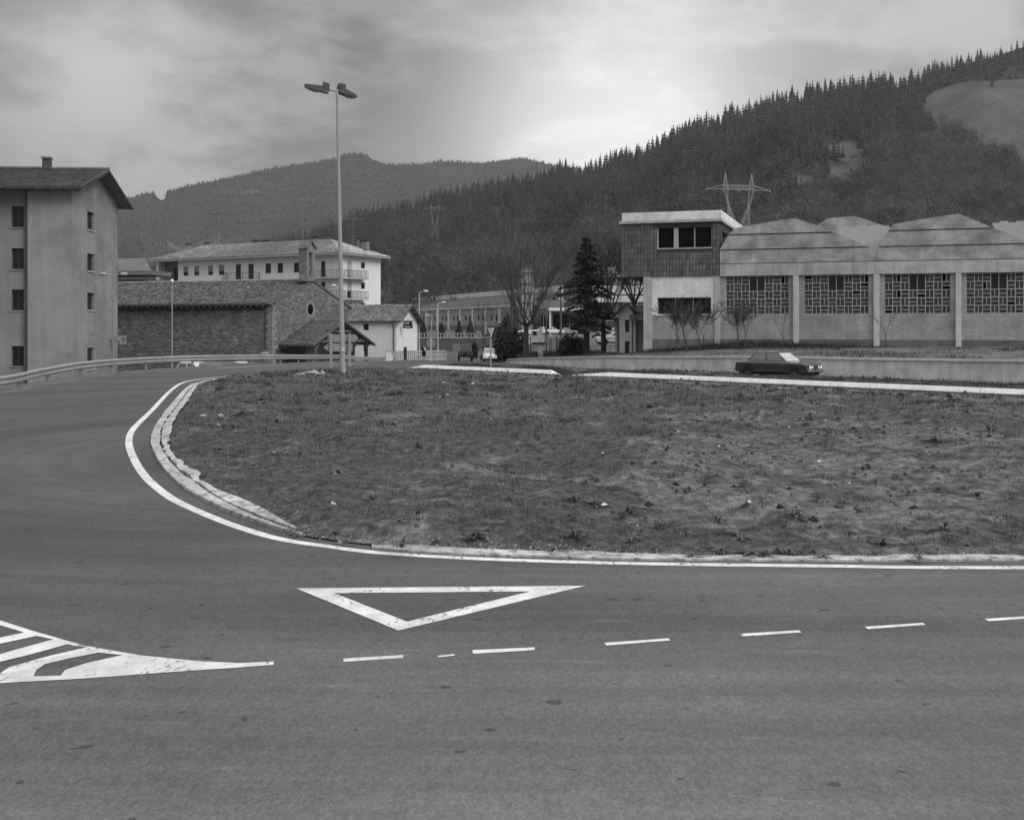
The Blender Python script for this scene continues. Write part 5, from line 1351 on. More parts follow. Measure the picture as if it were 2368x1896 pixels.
# ------------------------------------------------------------------ pylons
def pylon(x, y, z, rz, sc, label, hb=30):
    R = empty('power_pylon', (x, y, z), rz, label, 'pylon', 'lattice power pylons on the hillside')
    S = sc; w = .13*S
    legs = MB(); arm = MB(); pk = MB()
    FO, FI = (4.6, .3) if S > .6 else (5.0, -1.0); hx = 5.4*S; zb = hb*.78*S; wz = hb*.60*S
    for sx in (-1, 1):
        feet = [(sx*FO*S, -1.6*S, 0), (sx*FO*S, 1.6*S, 0), (sx*FI*S, -1.6*S, 0), (sx*FI*S, 1.6*S, 0)]
        top = [(sx*(hx+.9*S), -.7*S, zb), (sx*(hx+.9*S), .7*S, zb), (sx*(hx-.9*S), -.7*S, zb), (sx*(hx-.9*S), .7*S, zb)]
        mid = (sx*4.3*S, 0, wz)
        for yy in (-1, 1):
            legs.beam((sx*4.0*S, yy*1.6*S, 0), (mid[0], yy*.3*S, mid[2]), w*1.1); legs.beam((-sx*3.4*S, yy*1.6*S, 0), (mid[0], yy*.3*S, mid[2]), w*1.1)
        for t_ in top: legs.beam((mid[0]+.35*S*(1 if (abs(t_[0]) > hx) else -1), t_[1]*.3, mid[2]), t_, w)
        for k in range(5):
            f = k/5; g = (k+1)/5
            for yy in (-1, 1):
                f, g = .35+.65*f, .35+.65*g; A = lambda f_, o: ((sx*4.0*S if o else -sx*3.4*S)*(1-f_)+mid[0]*f_, yy*1.6*S*(1-f_)*.9, wz*f_)
                legs.beam(A(f, 0), A(g, 1), w*.6); legs.beam(A(f, 1), A(g, 0), w*.6)
        pk.beam((sx*(hx-.9*S), -.6*S, zb), (sx*hx, 0, zb+6.2*S), w); pk.beam((sx*(hx+.9*S), -.6*S, zb), (sx*hx, 0, zb+6.2*S), w); pk.beam((sx*(hx-.9*S), .6*S, zb), (sx*hx, 0, zb+6.2*S), w); pk.beam((sx*(hx+.9*S), .6*S, zb), (sx*hx, 0, zb+6.2*S), w)
        for k in range(4):
            f = k/4.6; pk.beam((sx*(hx-.9*S*(1-f)), -.5*S*(1-f), zb+6.2*S*f), (sx*(hx+.9*S*(1-f-.2)), -.5*S*(1-f), zb+6.2*S*(f+.2)), w*.6)
    ends = 13.2*S
    for yy in (-.7*S, .7*S):
        arm.beam((-ends, 0, zb-.2*S), (-hx-.9*S, yy, zb+.0*S), w); arm.beam((ends, 0, zb-.2*S), (hx+.9*S, yy, zb), w)
        arm.beam((-ends, 0, zb-.1*S), (-hx-.9*S, yy, zb+1.5*S), w); arm.beam((ends, 0, zb-.1*S), (hx+.9*S, yy, zb+1.5*S), w)
        arm.beam((-hx-.9*S, yy, zb), (hx+.9*S, yy, zb), w); arm.beam((-hx-.9*S, yy, zb+1.5*S), (hx+.9*S, yy, zb+1.5*S), w)
        n = 10
        for k in range(n):
            a = -hx+2*hx*k/n; b = -hx+2*hx*(k+1)/n
            arm.beam((a, yy, zb+(1.5*S if k % 2 else 0)), (b, yy, zb+(0 if k % 2 else 1.5*S)), w*.7)
    ins = MB()
    for X0 in (-ends, 0, ends):
        for yy in (-2.2, 2.2): ins.tube((X0, 0, zb-.3*S), (X0+yy*.6*S, yy*S, zb-.9*S), .16*S, n=6)
    legs.build('leg_lattice', pylon_m, R); arm.build('crossarm', pylon_m, R); pk.build('earth_peak', pylon_m, R); ins.build('insulator', pylon_m, R)
    return R
Yp = 330.0
pylon(X_(1708, Yp), Yp, Z_(560, Yp)-3, .25, .79, 'large pale lattice power pylon rising behind the brick tower roof', 30.3)
Yp = 620.0; pylon(X_(1006, Yp), Yp, Z_(552, Yp), -.15, .42, 'small distant lattice power pylon against the dark wood', 52)
def wires():
    # sagging conductors between the two pylons and on to the left
    for (a, b) in (((X_(1708-60, 330), 330, Z_(452, 330)), (X_(984, 620), 620, Z_(478, 620))), ((X_(1708+60, 330), 330, Z_(456, 330)), (X_(1028, 620), 620, Z_(478, 620))), ((X_(984, 620), 620, Z_(479, 620)), (X_(500, 900), 900, Z_(470, 900)))):
        m = MB(); A, B = Vector(a), Vector(b); n = 14; pts = []
        for i in range(n+1):
            f = i/n; p = A.lerp(B, f); p.z -= 22*4*f*(1-f)*.35; pts.append(p)
        m.path([q-A for q in pts], [.035]*(n+1), 3); o = m.build('power_line', steel_sky, loc=A)
        tag(o, 'thin sagging power line strung from the pylons across the hillside', 'cable', 'power lines over the valley')
wires()

# ------------------------------------------------------------------ town in the middle distance
def long_factory():
    fr = Frame(-38.4, 331.0, -1.196); R = empty('long_factory', (fr.x, fr.y, 0), fr.rz, 'long low factory hall with pale columns and a white roof band, far behind the cars', 'factory')
    pc = [962, 988, 1014, 1040, 1067, 1096, 1126, 1158, 1192]; us = [fr.u(p) for p in pc]; xe = fr.u(1205)
    wn = []
    for a, b in zip(us[:-1], us[1:]):
        L_ = b-a
        for f in (.28, .62): wn.append((a+L_*f, a+L_*(f+.14), 3.55, 4.75))
    m = MB(); facade(m, PF(0), 0, xe, 2.4, 6.3, wn, .25); m.build('wall', M('factory_wall', .26, .9, .12, 1), R)
    m = MB(); m.box(0, xe, .02, .3, -2.5, 2.39); m.build('plinth', M('factory_plinth', .10, .9, .2, .5), R)
    m = MB(); m.box(-.5, xe, -.5, .3, 6.31, 6.9); m.build('eaves_band', conc, R)
    for u in us: m = MB(); m.box(u-.45, u+.45, -.42, .0, .4, 6.3); m.build('column', conc_light, R)
    for w in wn: window(R, PF(0), *w, .1, 1, 1, iron_dk, glass_dk, .06)
    m = MB(); m.hexa([(-.5,-.4,6.91),(xe,-.4,6.91),(xe,9,9.5),(-.5,9,9.5),(-.5,-.4,7.0),(xe,-.4,7.0),(xe,9,9.6),(-.5,9,9.6)]); m.build('roof', M('factory_roof', .055, .9, .2, .3), R)
    m = MB(); m.box(-.5, xe, 9.0, 9.5, 9.3, 10.75); m.build('roof_band', M('white_band', .52, .8, .1, .3), R)
    m = MB(); letters(m, 'HUNED', 11.5, 8.99, 9.75, .75, .12); m.build('lettering', iron_dk, R) if False else None
    m = MB(); m.box(8.8, 20, 8.96, 8.99, 9.6, 9.7); m.box(8.8, 20, 8.96, 8.99, 10.45, 10.52); 
    for i in range(9): m.box(9+i*1.25, 9.15+i*1.25, 8.95, 8.985, 9.7, 10.45)
    m.build('band_lettering', M('faded_letter', .25, .9, .1, 2), R)
    m = MB(); m.box(.3, xe-.3, 3, 3.2, -2, 6.5); m.build('interior', void_m, R)
long_factory()
def clipped_cypress(x, y, z, h, w, seed, label, rnd=0.0):
    R = empty('clipped_cypress', (x, y, z), 0, label, 'shrub', 'clipped cypresses behind the terrace rail'); r = np.random.RandomState(seed); n = 900
    u = r.rand(n)**.8; a = r.uniform(0, 6.28, n)
    rad = w/2*np.where(u < .12, .55+.45*u/.12, np.clip((1-u)/.88, 0, 1)**(.8-rnd*.35))*r.uniform(.82, 1.06, n)
    c = np.stack([rad*np.cos(a), rad*np.sin(a), .2+u*(h-.2)], 1); d = r.normal(0, .09, (n, 3, 3)); d[:,:,2] *= 1.3
    me = npmesh('foliage', (c[:,None]+d).reshape(-1, 3), np.arange(3*n).reshape(-1, 3), cyp_m); link('foliage', me, R)
    m = MB(); core = [(0, .3), (.12, .85), (.5, .6 if not rnd else .8), (.85, .22 if not rnd else .5), (.97, .03)]
    for (f0, r0), (f1, r1) in zip(core[:-1], core[1:]): m.tube((0,0,.2+f0*(h-.2)), (0,0,.2+f1*(h-.2)), r0*w/2*.85, r1*w/2*.85, 8)
    m.tube((0,0,-.3), (0,0,.3), .08, n=6); m.build('trunk', cyp_m, R)
def terrace():
    Y0 = 178.0; xa, xb = X_(958, Y0), X_(1112, Y0)
    R = empty('terrace_wall', ((xa+xb)/2, Y0, 0), 0, 'dark terrace retaining wall with a pale balustrade behind the parked cars', 'wall'); hw = (xb-xa)/2
    m = MB(); m.box(-hw-2, hw+1, 0, 40, -3, .25); m.build('wall_face', M('dim_wall', .075, .95, .2, .6), R)
    m = MB(); m.box(-hw, hw, -.1, .25, .252, .42); m.box(-hw, hw, 0, .2, 1.02, 1.14)
    m.build('rail', M('rail_concrete', .30, .9, .1, 2), R)
    n = 20
    for i in range(n+1): m = MB(); x = -hw+2*hw*i/n; m.box(x-.08, x+.08, .02, .18, .42, 1.02); m.build('baluster', MATS['rail_concrete'], R)
    m = MB(); m.box(X_(1046, Y0)-R.location.x, X_(1088, Y0)-R.location.x, -.12, -.01, -3.0, -.55); m.build('pale_panel', M('pale_panel', .17, .9, .15, 1), R)
    for i, (px, w, h, rd, lb) in enumerate(((979,1.45,2.7,0,'pointed clipped cypress beside the white gable, leftmost of the four'),(1020,1.35,2.4,1,'round topped clipped cypress behind the thin lamp post'),(1062,1.4,2.75,0,'pointed clipped cypress third from the left on the terrace'),(1088,1.55,2.9,0,'tallest pointed clipped cypress above the dark jeep'))):
        clipped_cypress(X_(px, 182), 182, .25, h, w, 70+i, lb, rd)
    # hedge wall behind
    m = MB(); m.box(X_(980, 196), X_(1112, 196), 196, 196.3, .25, 1.5)
    o = m.build('terrace_fence', M('fence_pale', .18, .9, .3, 1.5)); tag(o, 'pale low fence behind the cypresses on the terrace', 'fence')
terrace()
def office():
    Y0 = 222.0; R = empty('office_building', (X_(1206, Y0), Y0, 0), -.04, 'grey office building with a bright glazed stair tower and entrance canopy', 'building')
    X0 = R.location.x; lx = lambda px, y=0: X_(px, Y0+y)-X0; zz = lambda py: Z_(py, Y0)
    dk = M('office_dark', .075, .9, .2, .4)
    m = MB(); m.box(lx(1160), lx(1206), .5, 10, -1.5, zz(715)); m.box(lx(1234), lx(1410), 1.5, 12, -1.5, zz(696)); m.build('wall', dk, R)
    m = MB(); m.box(lx(1236), lx(1400), 1.3, 1.5, zz(714), zz(694)); m.build('parapet', M('office_parapet', .15, .9, .15, .4), R)
    m = MB(); m.box(lx(1206), lx(1232), 0, 5, -1.5, zz(619)); m.build('stair_tower', M('glazed_bright', .24, .5, .2, .6), R)
    m = MB()
    for py in (619, 632, 657, 678, 700): m.box(lx(1204), lx(1234), -.14, -.01, zz(py)-.2, zz(py)+.1)
    m.box(lx(1198), lx(1206), .1, 5, -1.5, zz(625)); m.build('floor_band', dk, R)
    m = MB(); m.box(lx(1267), lx(1345), -6, .9, zz(719.5), zz(713)); m.build('canopy', M('canopy_white', .7, .8, .05, 1), R)
    m = MB(); m.box(lx(1270.5), lx(1275), -5.6, -5.2, -1.5, zz(719.6)); m.build('canopy_column', conc_light, R)
    m = MB(); m.box(lx(1252), lx(1345), 1.42, 1.49, -.5, zz(727)); m.build('entrance', void_m, R)
    for i in range(4): m = MB(); a = lx(1256+i*20); m.box(a, a+.14, 1.34, 1.41, -.5, zz(727)); m.build('mullion', conc, R)
    m = MB(); m.box(lx(1292), lx(1302), 2, 3, zz(696), zz(686)); m.build('roof_vent', conc, R)
office()
def school():
    Y0 = 176.0; R = empty('school_building', (X_(1365, Y0), Y0, 0), -.10, 'three storey building with white window bands between the cedar and the tower', 'building')
    X0 = R.location.x; c = math.cos(.1); lx = lambda px: (X_(px, Y0)-X0)/c; zz = lambda py: Z_(py, Y0)
    wh = M('spandrel_white', .50, .8, .12, .8); dk = M('spandrel_dark', .05, .9, .2, 1); xr_ = lx(1512)
    m = MB(); m.box(lx(1368), xr_, .4, 14, -1.5, zz(616)); m.build('wall', dk, R)
    xr1 = lx(1438)
    for a, b, xe_ in ((632, 619, xr1), (641, 635, xr1), (681, 660, xr_), (699, 684, xr_)):
        m = MB(); m.box(lx(1369), xe_, .0, .39, zz(a), zz(b)); m.build('spandrel_panel', wh, R)
    for (y0, y1, x0, x1, n) in ((656, 642, 1400, 1500, 12), (706, 699.5, 1440, 1500, 7), (743, 730, 1385, 1430, 6)):
        for i in range(n):
            a = lx(x0+(x1-x0)*i/n); b = lx(x0+(x1-x0)*(i+1)/n)-.12
            window(R, PF(.38), a, b, zz(y0), zz(y1), -.08, 1, 1, wh, glass_dk, .07)
    m = MB(); m.box(lx(1436), lx(1438), -.1, .4, zz(642), zz(616)); m.build('end_fin', wh, R)
    m = MB(); m.box(lx(1377), xr_, -.2, -.02, zz(766), zz(745)); m.build('dark_base', dk, R)
school()

# ------------------------------------------------------------------ trees
def bare_tree(name, x, y, z, label, seed, h=10.0, trunk=.2, fork=3.0, nmain=7, spread=.5, levels=4, cat='tree', group=None, mat=None, tm=None, pollard=False, stems=1, tw=.012, kids=5):
    r = random.Random(seed); R = empty(name, (x, y, z), 0, label, cat, group)
    tr = MB(); cr = MB()
    def grow(p, d, L_, rad, lv, mb):
        n = 3; pts = [p]; rs = [rad]; dd = d.copy()
        for i in range(n):
            dd = (dd+Vector((r.gauss(0,.12), r.gauss(0,.12), r.gauss(.05,.08)))).normalized(); pts.append(pts[-1]+dd*L_/n); rs.append(max(tw, rad*(1-.55*(i+1)/n)))
        for i in range(n): mb.tube(pts[i], pts[i+1], rs[i], rs[i+1], 5 if lv < 2 else 3, caps=False)
        if lv < levels:
            k = kids if lv else kids+1
            for j in range(k):
                f = r.uniform(.3, 1.0); i = min(n-1, int(f*n)); q = pts[i].lerp(pts[i+1], f*n-i)
                side = Vector((r.gauss(0,1), r.gauss(0,1), r.gauss(.1,.5))).normalized(); nd = (dd*1.15+side*.75).normalized()
                grow(q, nd, L_*r.uniform(.45, .7), max(tw, rad*.42), lv+1, mb)
    for s in range(stems):
        b = Vector((r.gauss(0,.25), r.gauss(0,.25), 0)) if stems > 1 else Vector((0,0,0)); lean = Vector((r.gauss(0,.2 if stems > 1 else .03), r.gauss(0,.1), 1)).normalized()
        top = b+lean*fork
        if fork > 0.05: tr.path([b-Vector((0,0,.3)), b+lean*fork*.5+Vector((r.gauss(0,.04),0,0)), top], [trunk*1.25, trunk*1.02, trunk*.92], 8)
        for i in range(nmain):
            a = 2*math.pi*i/nmain+r.uniform(-.3, .3); e = spread*r.uniform(.5, 1.3)
            d = Vector((math.cos(a)*math.sin(e), math.sin(a)*math.sin(e), math.cos(e)))
            if pollard:
                k = top+Vector((math.cos(a), math.sin(a), .55))*r.uniform(.5, 1.3); tr.path([top, k], [trunk*.6, trunk*.42], 7); tr.ball(k, trunk*.6, trunk*.6, trunk*.5, 7, 4)
                for j in range(4):
                    d2 = (Vector((math.cos(a)*.32, math.sin(a)*.32, 1))+Vector((r.gauss(0,.22), r.gauss(0,.22), 0))).normalized(); grow(k, d2, (h-fork)*r.uniform(.55, .85), trunk*.2, 1, cr)
            else: grow(top, d, (h-fork)*r.uniform(.45, .65), trunk*.5, 0, cr)
    if tr.v: tr.build('trunk', tm or bark, R, smooth=False)
    cr.build('crown', mat or twig, R); return R
def cedar(x, y, z, h, label):
    R = empty('cedar_tree', (x, y, z), 0, label, 'tree'); r = np.random.RandomState(8); tr = MB()
    tr.path([(0,0,-.3), (.02,0,h*.35), (-.03,0,h*.75), (0,0,h*.99)], [.30,.22,.10,.02], 9); tr.build('trunk', M('cedar_bark', .02, .95, .3, 4, bump=.6), R)
    B = MB(); C = []; D = []
    nb = 84
    for i in range(nb):
        f = (i/nb)**.92; zz = h*(.22+.76*f); L_ = (3.1*(1-f)**.95+.25)*r.uniform(.6, 1.25); a = i*2.39996+r.normal(0, .3)
        if f < .12: L_ *= r.uniform(.5, 1.35)
        rise = r.uniform(.05, .35)*L_*(.35+.9*f); c, s = math.cos(a), math.sin(a); tip = np.array([c*L_, s*L_, zz+rise*.4-L_*.16*(1-f)])
        p0 = np.array([0,0,zz]); mid = np.array([c*L_*.5, s*L_*.5, zz+rise*.8]); B.path([tuple(p0), tuple(mid), tuple(tip)], [.05*(1-f)+.015, .03, .008], 4)
        n = int(34*L_**1.7+20)
        for k in range(n):
            u = r.uniform(.18, 1.05); q = p0*(1-u)**2+2*mid*u*(1-u)+tip*u*u; w = .42*L_*(1-abs(u-.55))*.62
            off = np.array([-s, c, 0])*r.normal(0, w*.5)+np.array([0,0,-abs(r.normal(0,.09))])
            C.append(q+off)
            # needle pads: flat slivers pointing outwards and slightly down
            t = r.uniform(.12, .30); dr = np.array([c+r.normal(0,.5), s+r.normal(0,.5), -.25+r.normal(0,.22)]); dr /= np.linalg.norm(dr); nn = np.cross(dr, [0,0,1]+r.normal(0,.3,3)); nn /= np.linalg.norm(nn)
            D.append((dr*t, nn*t*.32))
    B.build('branches', MATS['cedar_bark'], R)
    C = np.array(C); A = np.array([d[0] for d in D]); N_ = np.array([d[1] for d in D])
    V = np.stack([C-A*.5-N_*.2, C+N_, C+A, C-N_], 1).reshape(-1, 3); n = len(C)
    me = npmesh('crown', V, np.arange(4*n).reshape(-1, 4), needle); link('crown', me, R)
cedar(X_(1356, 92), 92, H(X_(1356, 92), 92)-.05, 10.1, 'tall dark cedar with drooping branches in front of the school building')
gy = lambda px, Y: (X_(px, Y), Y, H(X_(px, Y), Y))
bare_tree('plane_tree', *gy(1217, 98), 'large bare pollarded plane tree with a knuckled fork, left of the cedar', 3, h=11.5, trunk=.23, fork=2.9, nmain=7, levels=3, pollard=True, kids=4, tw=.009)
bare_tree('plane_tree', *gy(1396, 96), 'bare pollarded plane tree with a thick straight trunk just right of the cedar', 5, h=9.5, trunk=.21, fork=2.9, nmain=6, levels=3, pollard=True, kids=5)
bare_tree('bare_tree', *gy(1470, 104), 'bare upright tree behind the small white hut', 9, h=11.5, trunk=.20, fork=4.6, nmain=6, spread=.42, levels=3, kids=5)
bare_tree('bare_tree', *gy(1186, 118), 'pale bare tree rising behind the wooden utility pole', 12, h=14.5, trunk=.13, fork=3.5, nmain=5, spread=.4, levels=3, kids=4, mat=twig_pale, tw=.009)
bare_tree('bare_tree', *gy(1262, 126), 'bare tree right of the stair tower, in front of the entrance canopy', 14, h=14, trunk=.10, fork=3.5, nmain=5, spread=.35, levels=2, kids=5, mat=twig_pale, tw=.009)
bare_tree('bare_tree', *gy(1425, 128), 'pale bare tree in front of the school window bands', 17, h=15, trunk=.12, fork=4, nmain=5, spread=.38, levels=3, kids=4, mat=twig_pale, tw=.009)
bare_tree('bare_tree', *gy(1120, 135), 'thin bare tree standing above the small white car', 19, h=9.0, trunk=.07, fork=2, nmain=5, spread=.5, levels=2, kids=5, tw=.009)
def wallgy(px, Y): return gy(px, Y)
for i, (px, Y, hh, st, lb) in enumerate(((1566, 82.0, 3.9, 2, 'leafless sapling leaning left in front of the lower tower window'), (1588, 81.5, 4.3, 2, 'leafless sapling before the middle of the lower tower window'), (1628, 82, 3.8, 2, 'leafless sapling before the right end of the lower tower window'), (1712, 81, 3.6, 3, 'spreading leafless sapling under the first lattice window'), (1811, 80, 3.5, 1, 'thin upright sapling beside the second factory column'), (2049, 75, 3.6, 1, 'single leaning stem beside the third factory column'))):
    bare_tree('sapling', *gy(px, Y), lb, 30+i, h=hh, trunk=.035, fork=1.0, nmain=3 if st > 1 else 2, spread=.4, levels=3 if st > 1 else 1, stems=st, cat='sapling', tw=.010, kids=4, mat=M('dark_twig', .05, .9, .2, 2), tm=MATS['dark_twig'])
# evergreen bush and thicket by the utility pole
def bush(name, x, y, z, w, d, h, seed, label, mat, n=2600, leaf=.13, cat='bush', group=None):
    r = np.random.RandomState(seed); a = r.uniform(0, 6.28, n); e = np.arccos(r.uniform(0, 1, n)); rad = r.uniform(.55, 1.0, n)**.5
    lump = 1+.22*np.sin(a*3+seed)+.15*np.sin(a*5+e*4)
    c = np.stack([w/2*rad*lump*np.cos(a)*np.sin(e), d/2*rad*lump*np.sin(a)*np.sin(e), h*rad*lump*np.cos(e)], 1); q = r.normal(0, leaf, (n, 3, 3))
    R = empty(name, (x, y, z), 0, label, cat, group); link('foliage', npmesh('foliage', (c[:,None]+q).reshape(-1, 3), np.arange(3*n).reshape(-1, 3), mat), R)
    m = MB()
    for i in range(7): t = r.uniform(0, 6.28); m.tube((0,0,-.2), (math.cos(t)*w*.3, math.sin(t)*d*.3, h*.7), .04, .015, 5)
    m.build('stems', bark, R)
ev = M('evergreen_leaf', .028, .9, .3, 2, island=.5)
bush('evergreen_bush', *gy(1166, 112), 2.6, 2, 3.3, 1, 'dark evergreen bush at the foot of the utility pole', ev)
bush('evergreen_bush', *gy(1187, 106), 2.2, 2, 2.4, 2, 'low dark bush between utility pole and plane tree', ev)
bush('evergreen_bush', *gy(1139, 122), 2.0, 1.6, 1.3, 6, 'small dark bush behind the white car', ev)
bush('evergreen_bush', *gy(1096, 132), .9, .9, 1.9, 4, 'narrow dark shrub right of the jeep', ev, 1200, .08)
bush('evergreen_bush', *gy(1176, 140), 2.2, 2, 4.0, 5, 'tall dark conifer-like bush behind the utility pole', ev, 3200, .16)
bush('evergreen_bush', *gy(1318, 94), 2.2, 1.6, 1.5, 8, 'dark bush beneath the left skirt of the cedar', ev)

# ------------------------------------------------------------------ poles and lamps
def utility_pole(px, Y, ztop, arm, label, arm2=0):
    x, y, z = gy(px, Y); R = empty('utility_pole', (x, y, z), 0, label, 'utility pole'); h = ztop-z
    m = MB(); m.tube((0,0,-.3), (0,0,h), .17, .11, 8); m.build('pole', wood_pole, R)
    m = MB(); m.beam((-arm, -.1, h-.15), (arm, -.1, h-.15), .16, .16); m.build('crossarm', iron_dk, R)
    for i in range(4): m = MB(); xx = -arm+.1+i*(2*arm-.2)/3; m.tube((xx,-.1,h-.07), (xx,-.1,h+.12), .05, n=6); m.build('insulator', iron_dk, R)
utility_pole(1183, 108, Z_(637, 108), 1.15, 'dark wooden utility pole with a wide crossarm, left of the plane tree')
utility_pole(1297, 160, Z_(616, 160), .7, 'slender utility pole with a short crossarm behind the entrance canopy')
def concrete_post(px, Y, py, label):
    x, y, z = gy(px, Y); R = empty('concrete_post', (x, y, z), 0, label, 'post'); h = Z_(py, Y)-z
    m = MB(); m.hexa([(-.24,-.15,-.2),(.24,-.15,-.2),(.24,.15,-.2),(-.24,.15,-.2),(-.17,-.12,h),(.17,-.12,h),(.17,.12,h),(-.17,.12,h)]); m.build('shaft', conc_light, R)
    m = MB(); m.box(-.75, .45, -.25, -.152, h*.42, h*.42+.2); m.build('bracket', iron_dk, R)
concrete_post(1250, 97, 757, 'short pale tapered concrete post with a dark bracket')
for i, (px, py, lb) in enumerate(((1227, 779, 'thin dark post left of the pale concrete post'), (1262, 777, 'thin leaning dark post right of the pale concrete post'), (1287, 776, 'dark post in front of the grey board'), (1322, 787, 'short thin dark post below the cedar'))):
    x, y, z = gy(px, 95); m = MB(); m.tube((0,0,-.2), (.12 if i == 1 else 0,0,Z_(py, 95)-z), .05, .045, 6); o = m.build('fence_post', iron_dk, loc=(x, y, z)); tag(o, lb, 'post', 'thin posts on the bank')
def lamp_main():
    Y = 49.8; x = X_(792.5, Y); R = empty('street_lamp', (x, Y, .08), 0, 'tall grey lamp post with two heads standing on the grass island', 'street lamp')
    top = Vector((X_(779.5, Y)-x, 0, Z_(212, Y)-.08))
    m = MB(); m.tube((0,0,-.1), top, .125, .055, 14, caps=False); m.build('pole', M('lamp_pole_steel', .30, .6, .06, 2.0), R, smooth=True)
    m = MB(); m.box(-.55, .75, -.35, .3, -.06, .055); b = m.build('footing', conc_light, R, bevel=.03)
    m = MB(); m.tube((0,0,.02), (0,0,.35), .15, .14, 12); m.build('base_collar', steel, R)
    m = MB(); m.box(-.03, .10, -.16, -.115, 1.0, 1.12); m.build('number_plate', conc_light, R)
    hd = M('lamp_housing', .035, .5, .15, 4); lens = M('lamp_bowl', .22, .3, .1, 3)
    def head(p, d, side):
        """p: pole end of the luminaire, d: unit direction it points"""
        d = Vector(d).normalized(); s = d.cross(Vector((0,0,1))).normalized(); u = s.cross(d).normalized()
        Q = lambda a, b, c: tuple(p+d*a+s*b+u*c)
        prof = [(0,.12,-.42,.04),(.18,.16,-.42,.10),(.42,.18,-.36,.10),(.75,.18,-.30,.08),(1.02,.15,-.22,.06),(1.10,.10,-.10,.03)]
        m = MB(); V = []
        for a, w, zl, zu in prof: V += [Q(a,-w,zl*.4), Q(a,-w*.7,zu), Q(a,w*.7,zu), Q(a,w,zl*.4)]
        fs = [(4*i+j, 4*i+(j+1) % 4, 4*i+4+(j+1) % 4, 4*i+4+j) for i in range(5) for j in range(4)]+[(0,1,2,3),(20,23,22,21)]
        m.add(V, fs); h = m.build('lamp_head', hd, R, smooth=False)
        m = MB(); V = []
        for a, w, zl in ((.34,.14,-.17),(.6,.155,-.20),(.85,.14,-.17),(1.0,.10,-.12)): V += [Q(a,-w,-.09), Q(a,-w*.6,zl), Q(a,w*.6,zl), Q(a,w,-.09)]
        m.add(V, [(4*i+j, 4*i+j+1, 4*i+5+j, 4*i+4+j) for i in range(3) for j in range(3)]); m.build('bowl', lens, h)
        m = MB(); m.hexa([Q(-.02,-.12,.0), Q(.32,-.15,.0), Q(.32,.15,.0), Q(-.02,.12,.0), Q(.02,-.10,.27), Q(.30,-.12,.30), Q(.30,.12,.30), Q(.02,.10,.27)]); m.build('gear_box', hd, h)
    d1 = Vector((-1, -.15, .17)); d2 = Vector((.62, .78, -.16))
    a1 = top+Vector((-.36, -.05, .05)); a2 = top+Vector((.05, .06, .10))
    m = MB(); m.tube(top, a1, .035, n=8); m.tube(top, a2, .035, n=8); m.build('bracket_arm', steel_sky, R)
    head(a1, d1, 1); head(a2+Vector((0,0,.02)), d2, -1)
lamp_main()
def small_lamp(px, Y, ptop, side, armpx, label, base=None, double=False):
    x = X_(px, Y); z = H(x, Y) if base is None else base; R = empty('street_lamp', (x, Y, z), 0, label, 'street lamp')
    h = Z_(ptop, Y)-z; al = armpx/F*Y
    m = MB(); m.tube((0,0,-.3), (0,0,h), .09 if not double else .08, .05, 8); m.build('pole', steel_sky if double else steel_lt, R)
    for s in ((-1, 1) if double else (side,)):
        m = MB(); m.tube((0,0,h), (s*al*.55, 0, h+.14+.02*al), .04, n=6); m.build('arm', steel_sky if double else steel_lt, R)
        hx = s*al; q = MB(); q.ball((hx, 0, h+.2), max(.3, al*.42), .18, .12, 10, 6); q.build('lamp_head', steel if double else M('lamp_white', .7, .4, .05, 2), R, smooth=True)
small_lamp(969.5, 138, 677, 1, 15, 'thin street lamp with head to the right beside the white gable')
small_lamp(1012.8, 170, 702, 1, 13, 'thin street lamp left of the clipped cypresses, head to the right')
small_lamp(998, 240, 731, -1, 9, 'distant small street lamp with head to the left above the round sign', base=-1)
small_lamp(786, 130, 664, -1, 14, 'street lamp half hidden behind the tall lamp post, head to the left')
small_lamp(262, 74, 641, 1, 24, 'double headed street lamp in front of the grey apartment house', double=True)
def globe_lamp():
    x, y, z = gy(398, 90); R = empty('globe_lamp', (x, y, z), 0, 'thin lamp post with a small round head before the church wall', 'street lamp'); h = Z_(653, 90)-z
    m = MB(); m.tube((0,0,-.3), (0,0,h), .075, .05, 8); m.build('pole', steel, R); m = MB(); m.ball((0,0,h+.1), .15, .15, .15); m.build('globe', lampglass, R, smooth=True)
globe_lamp()

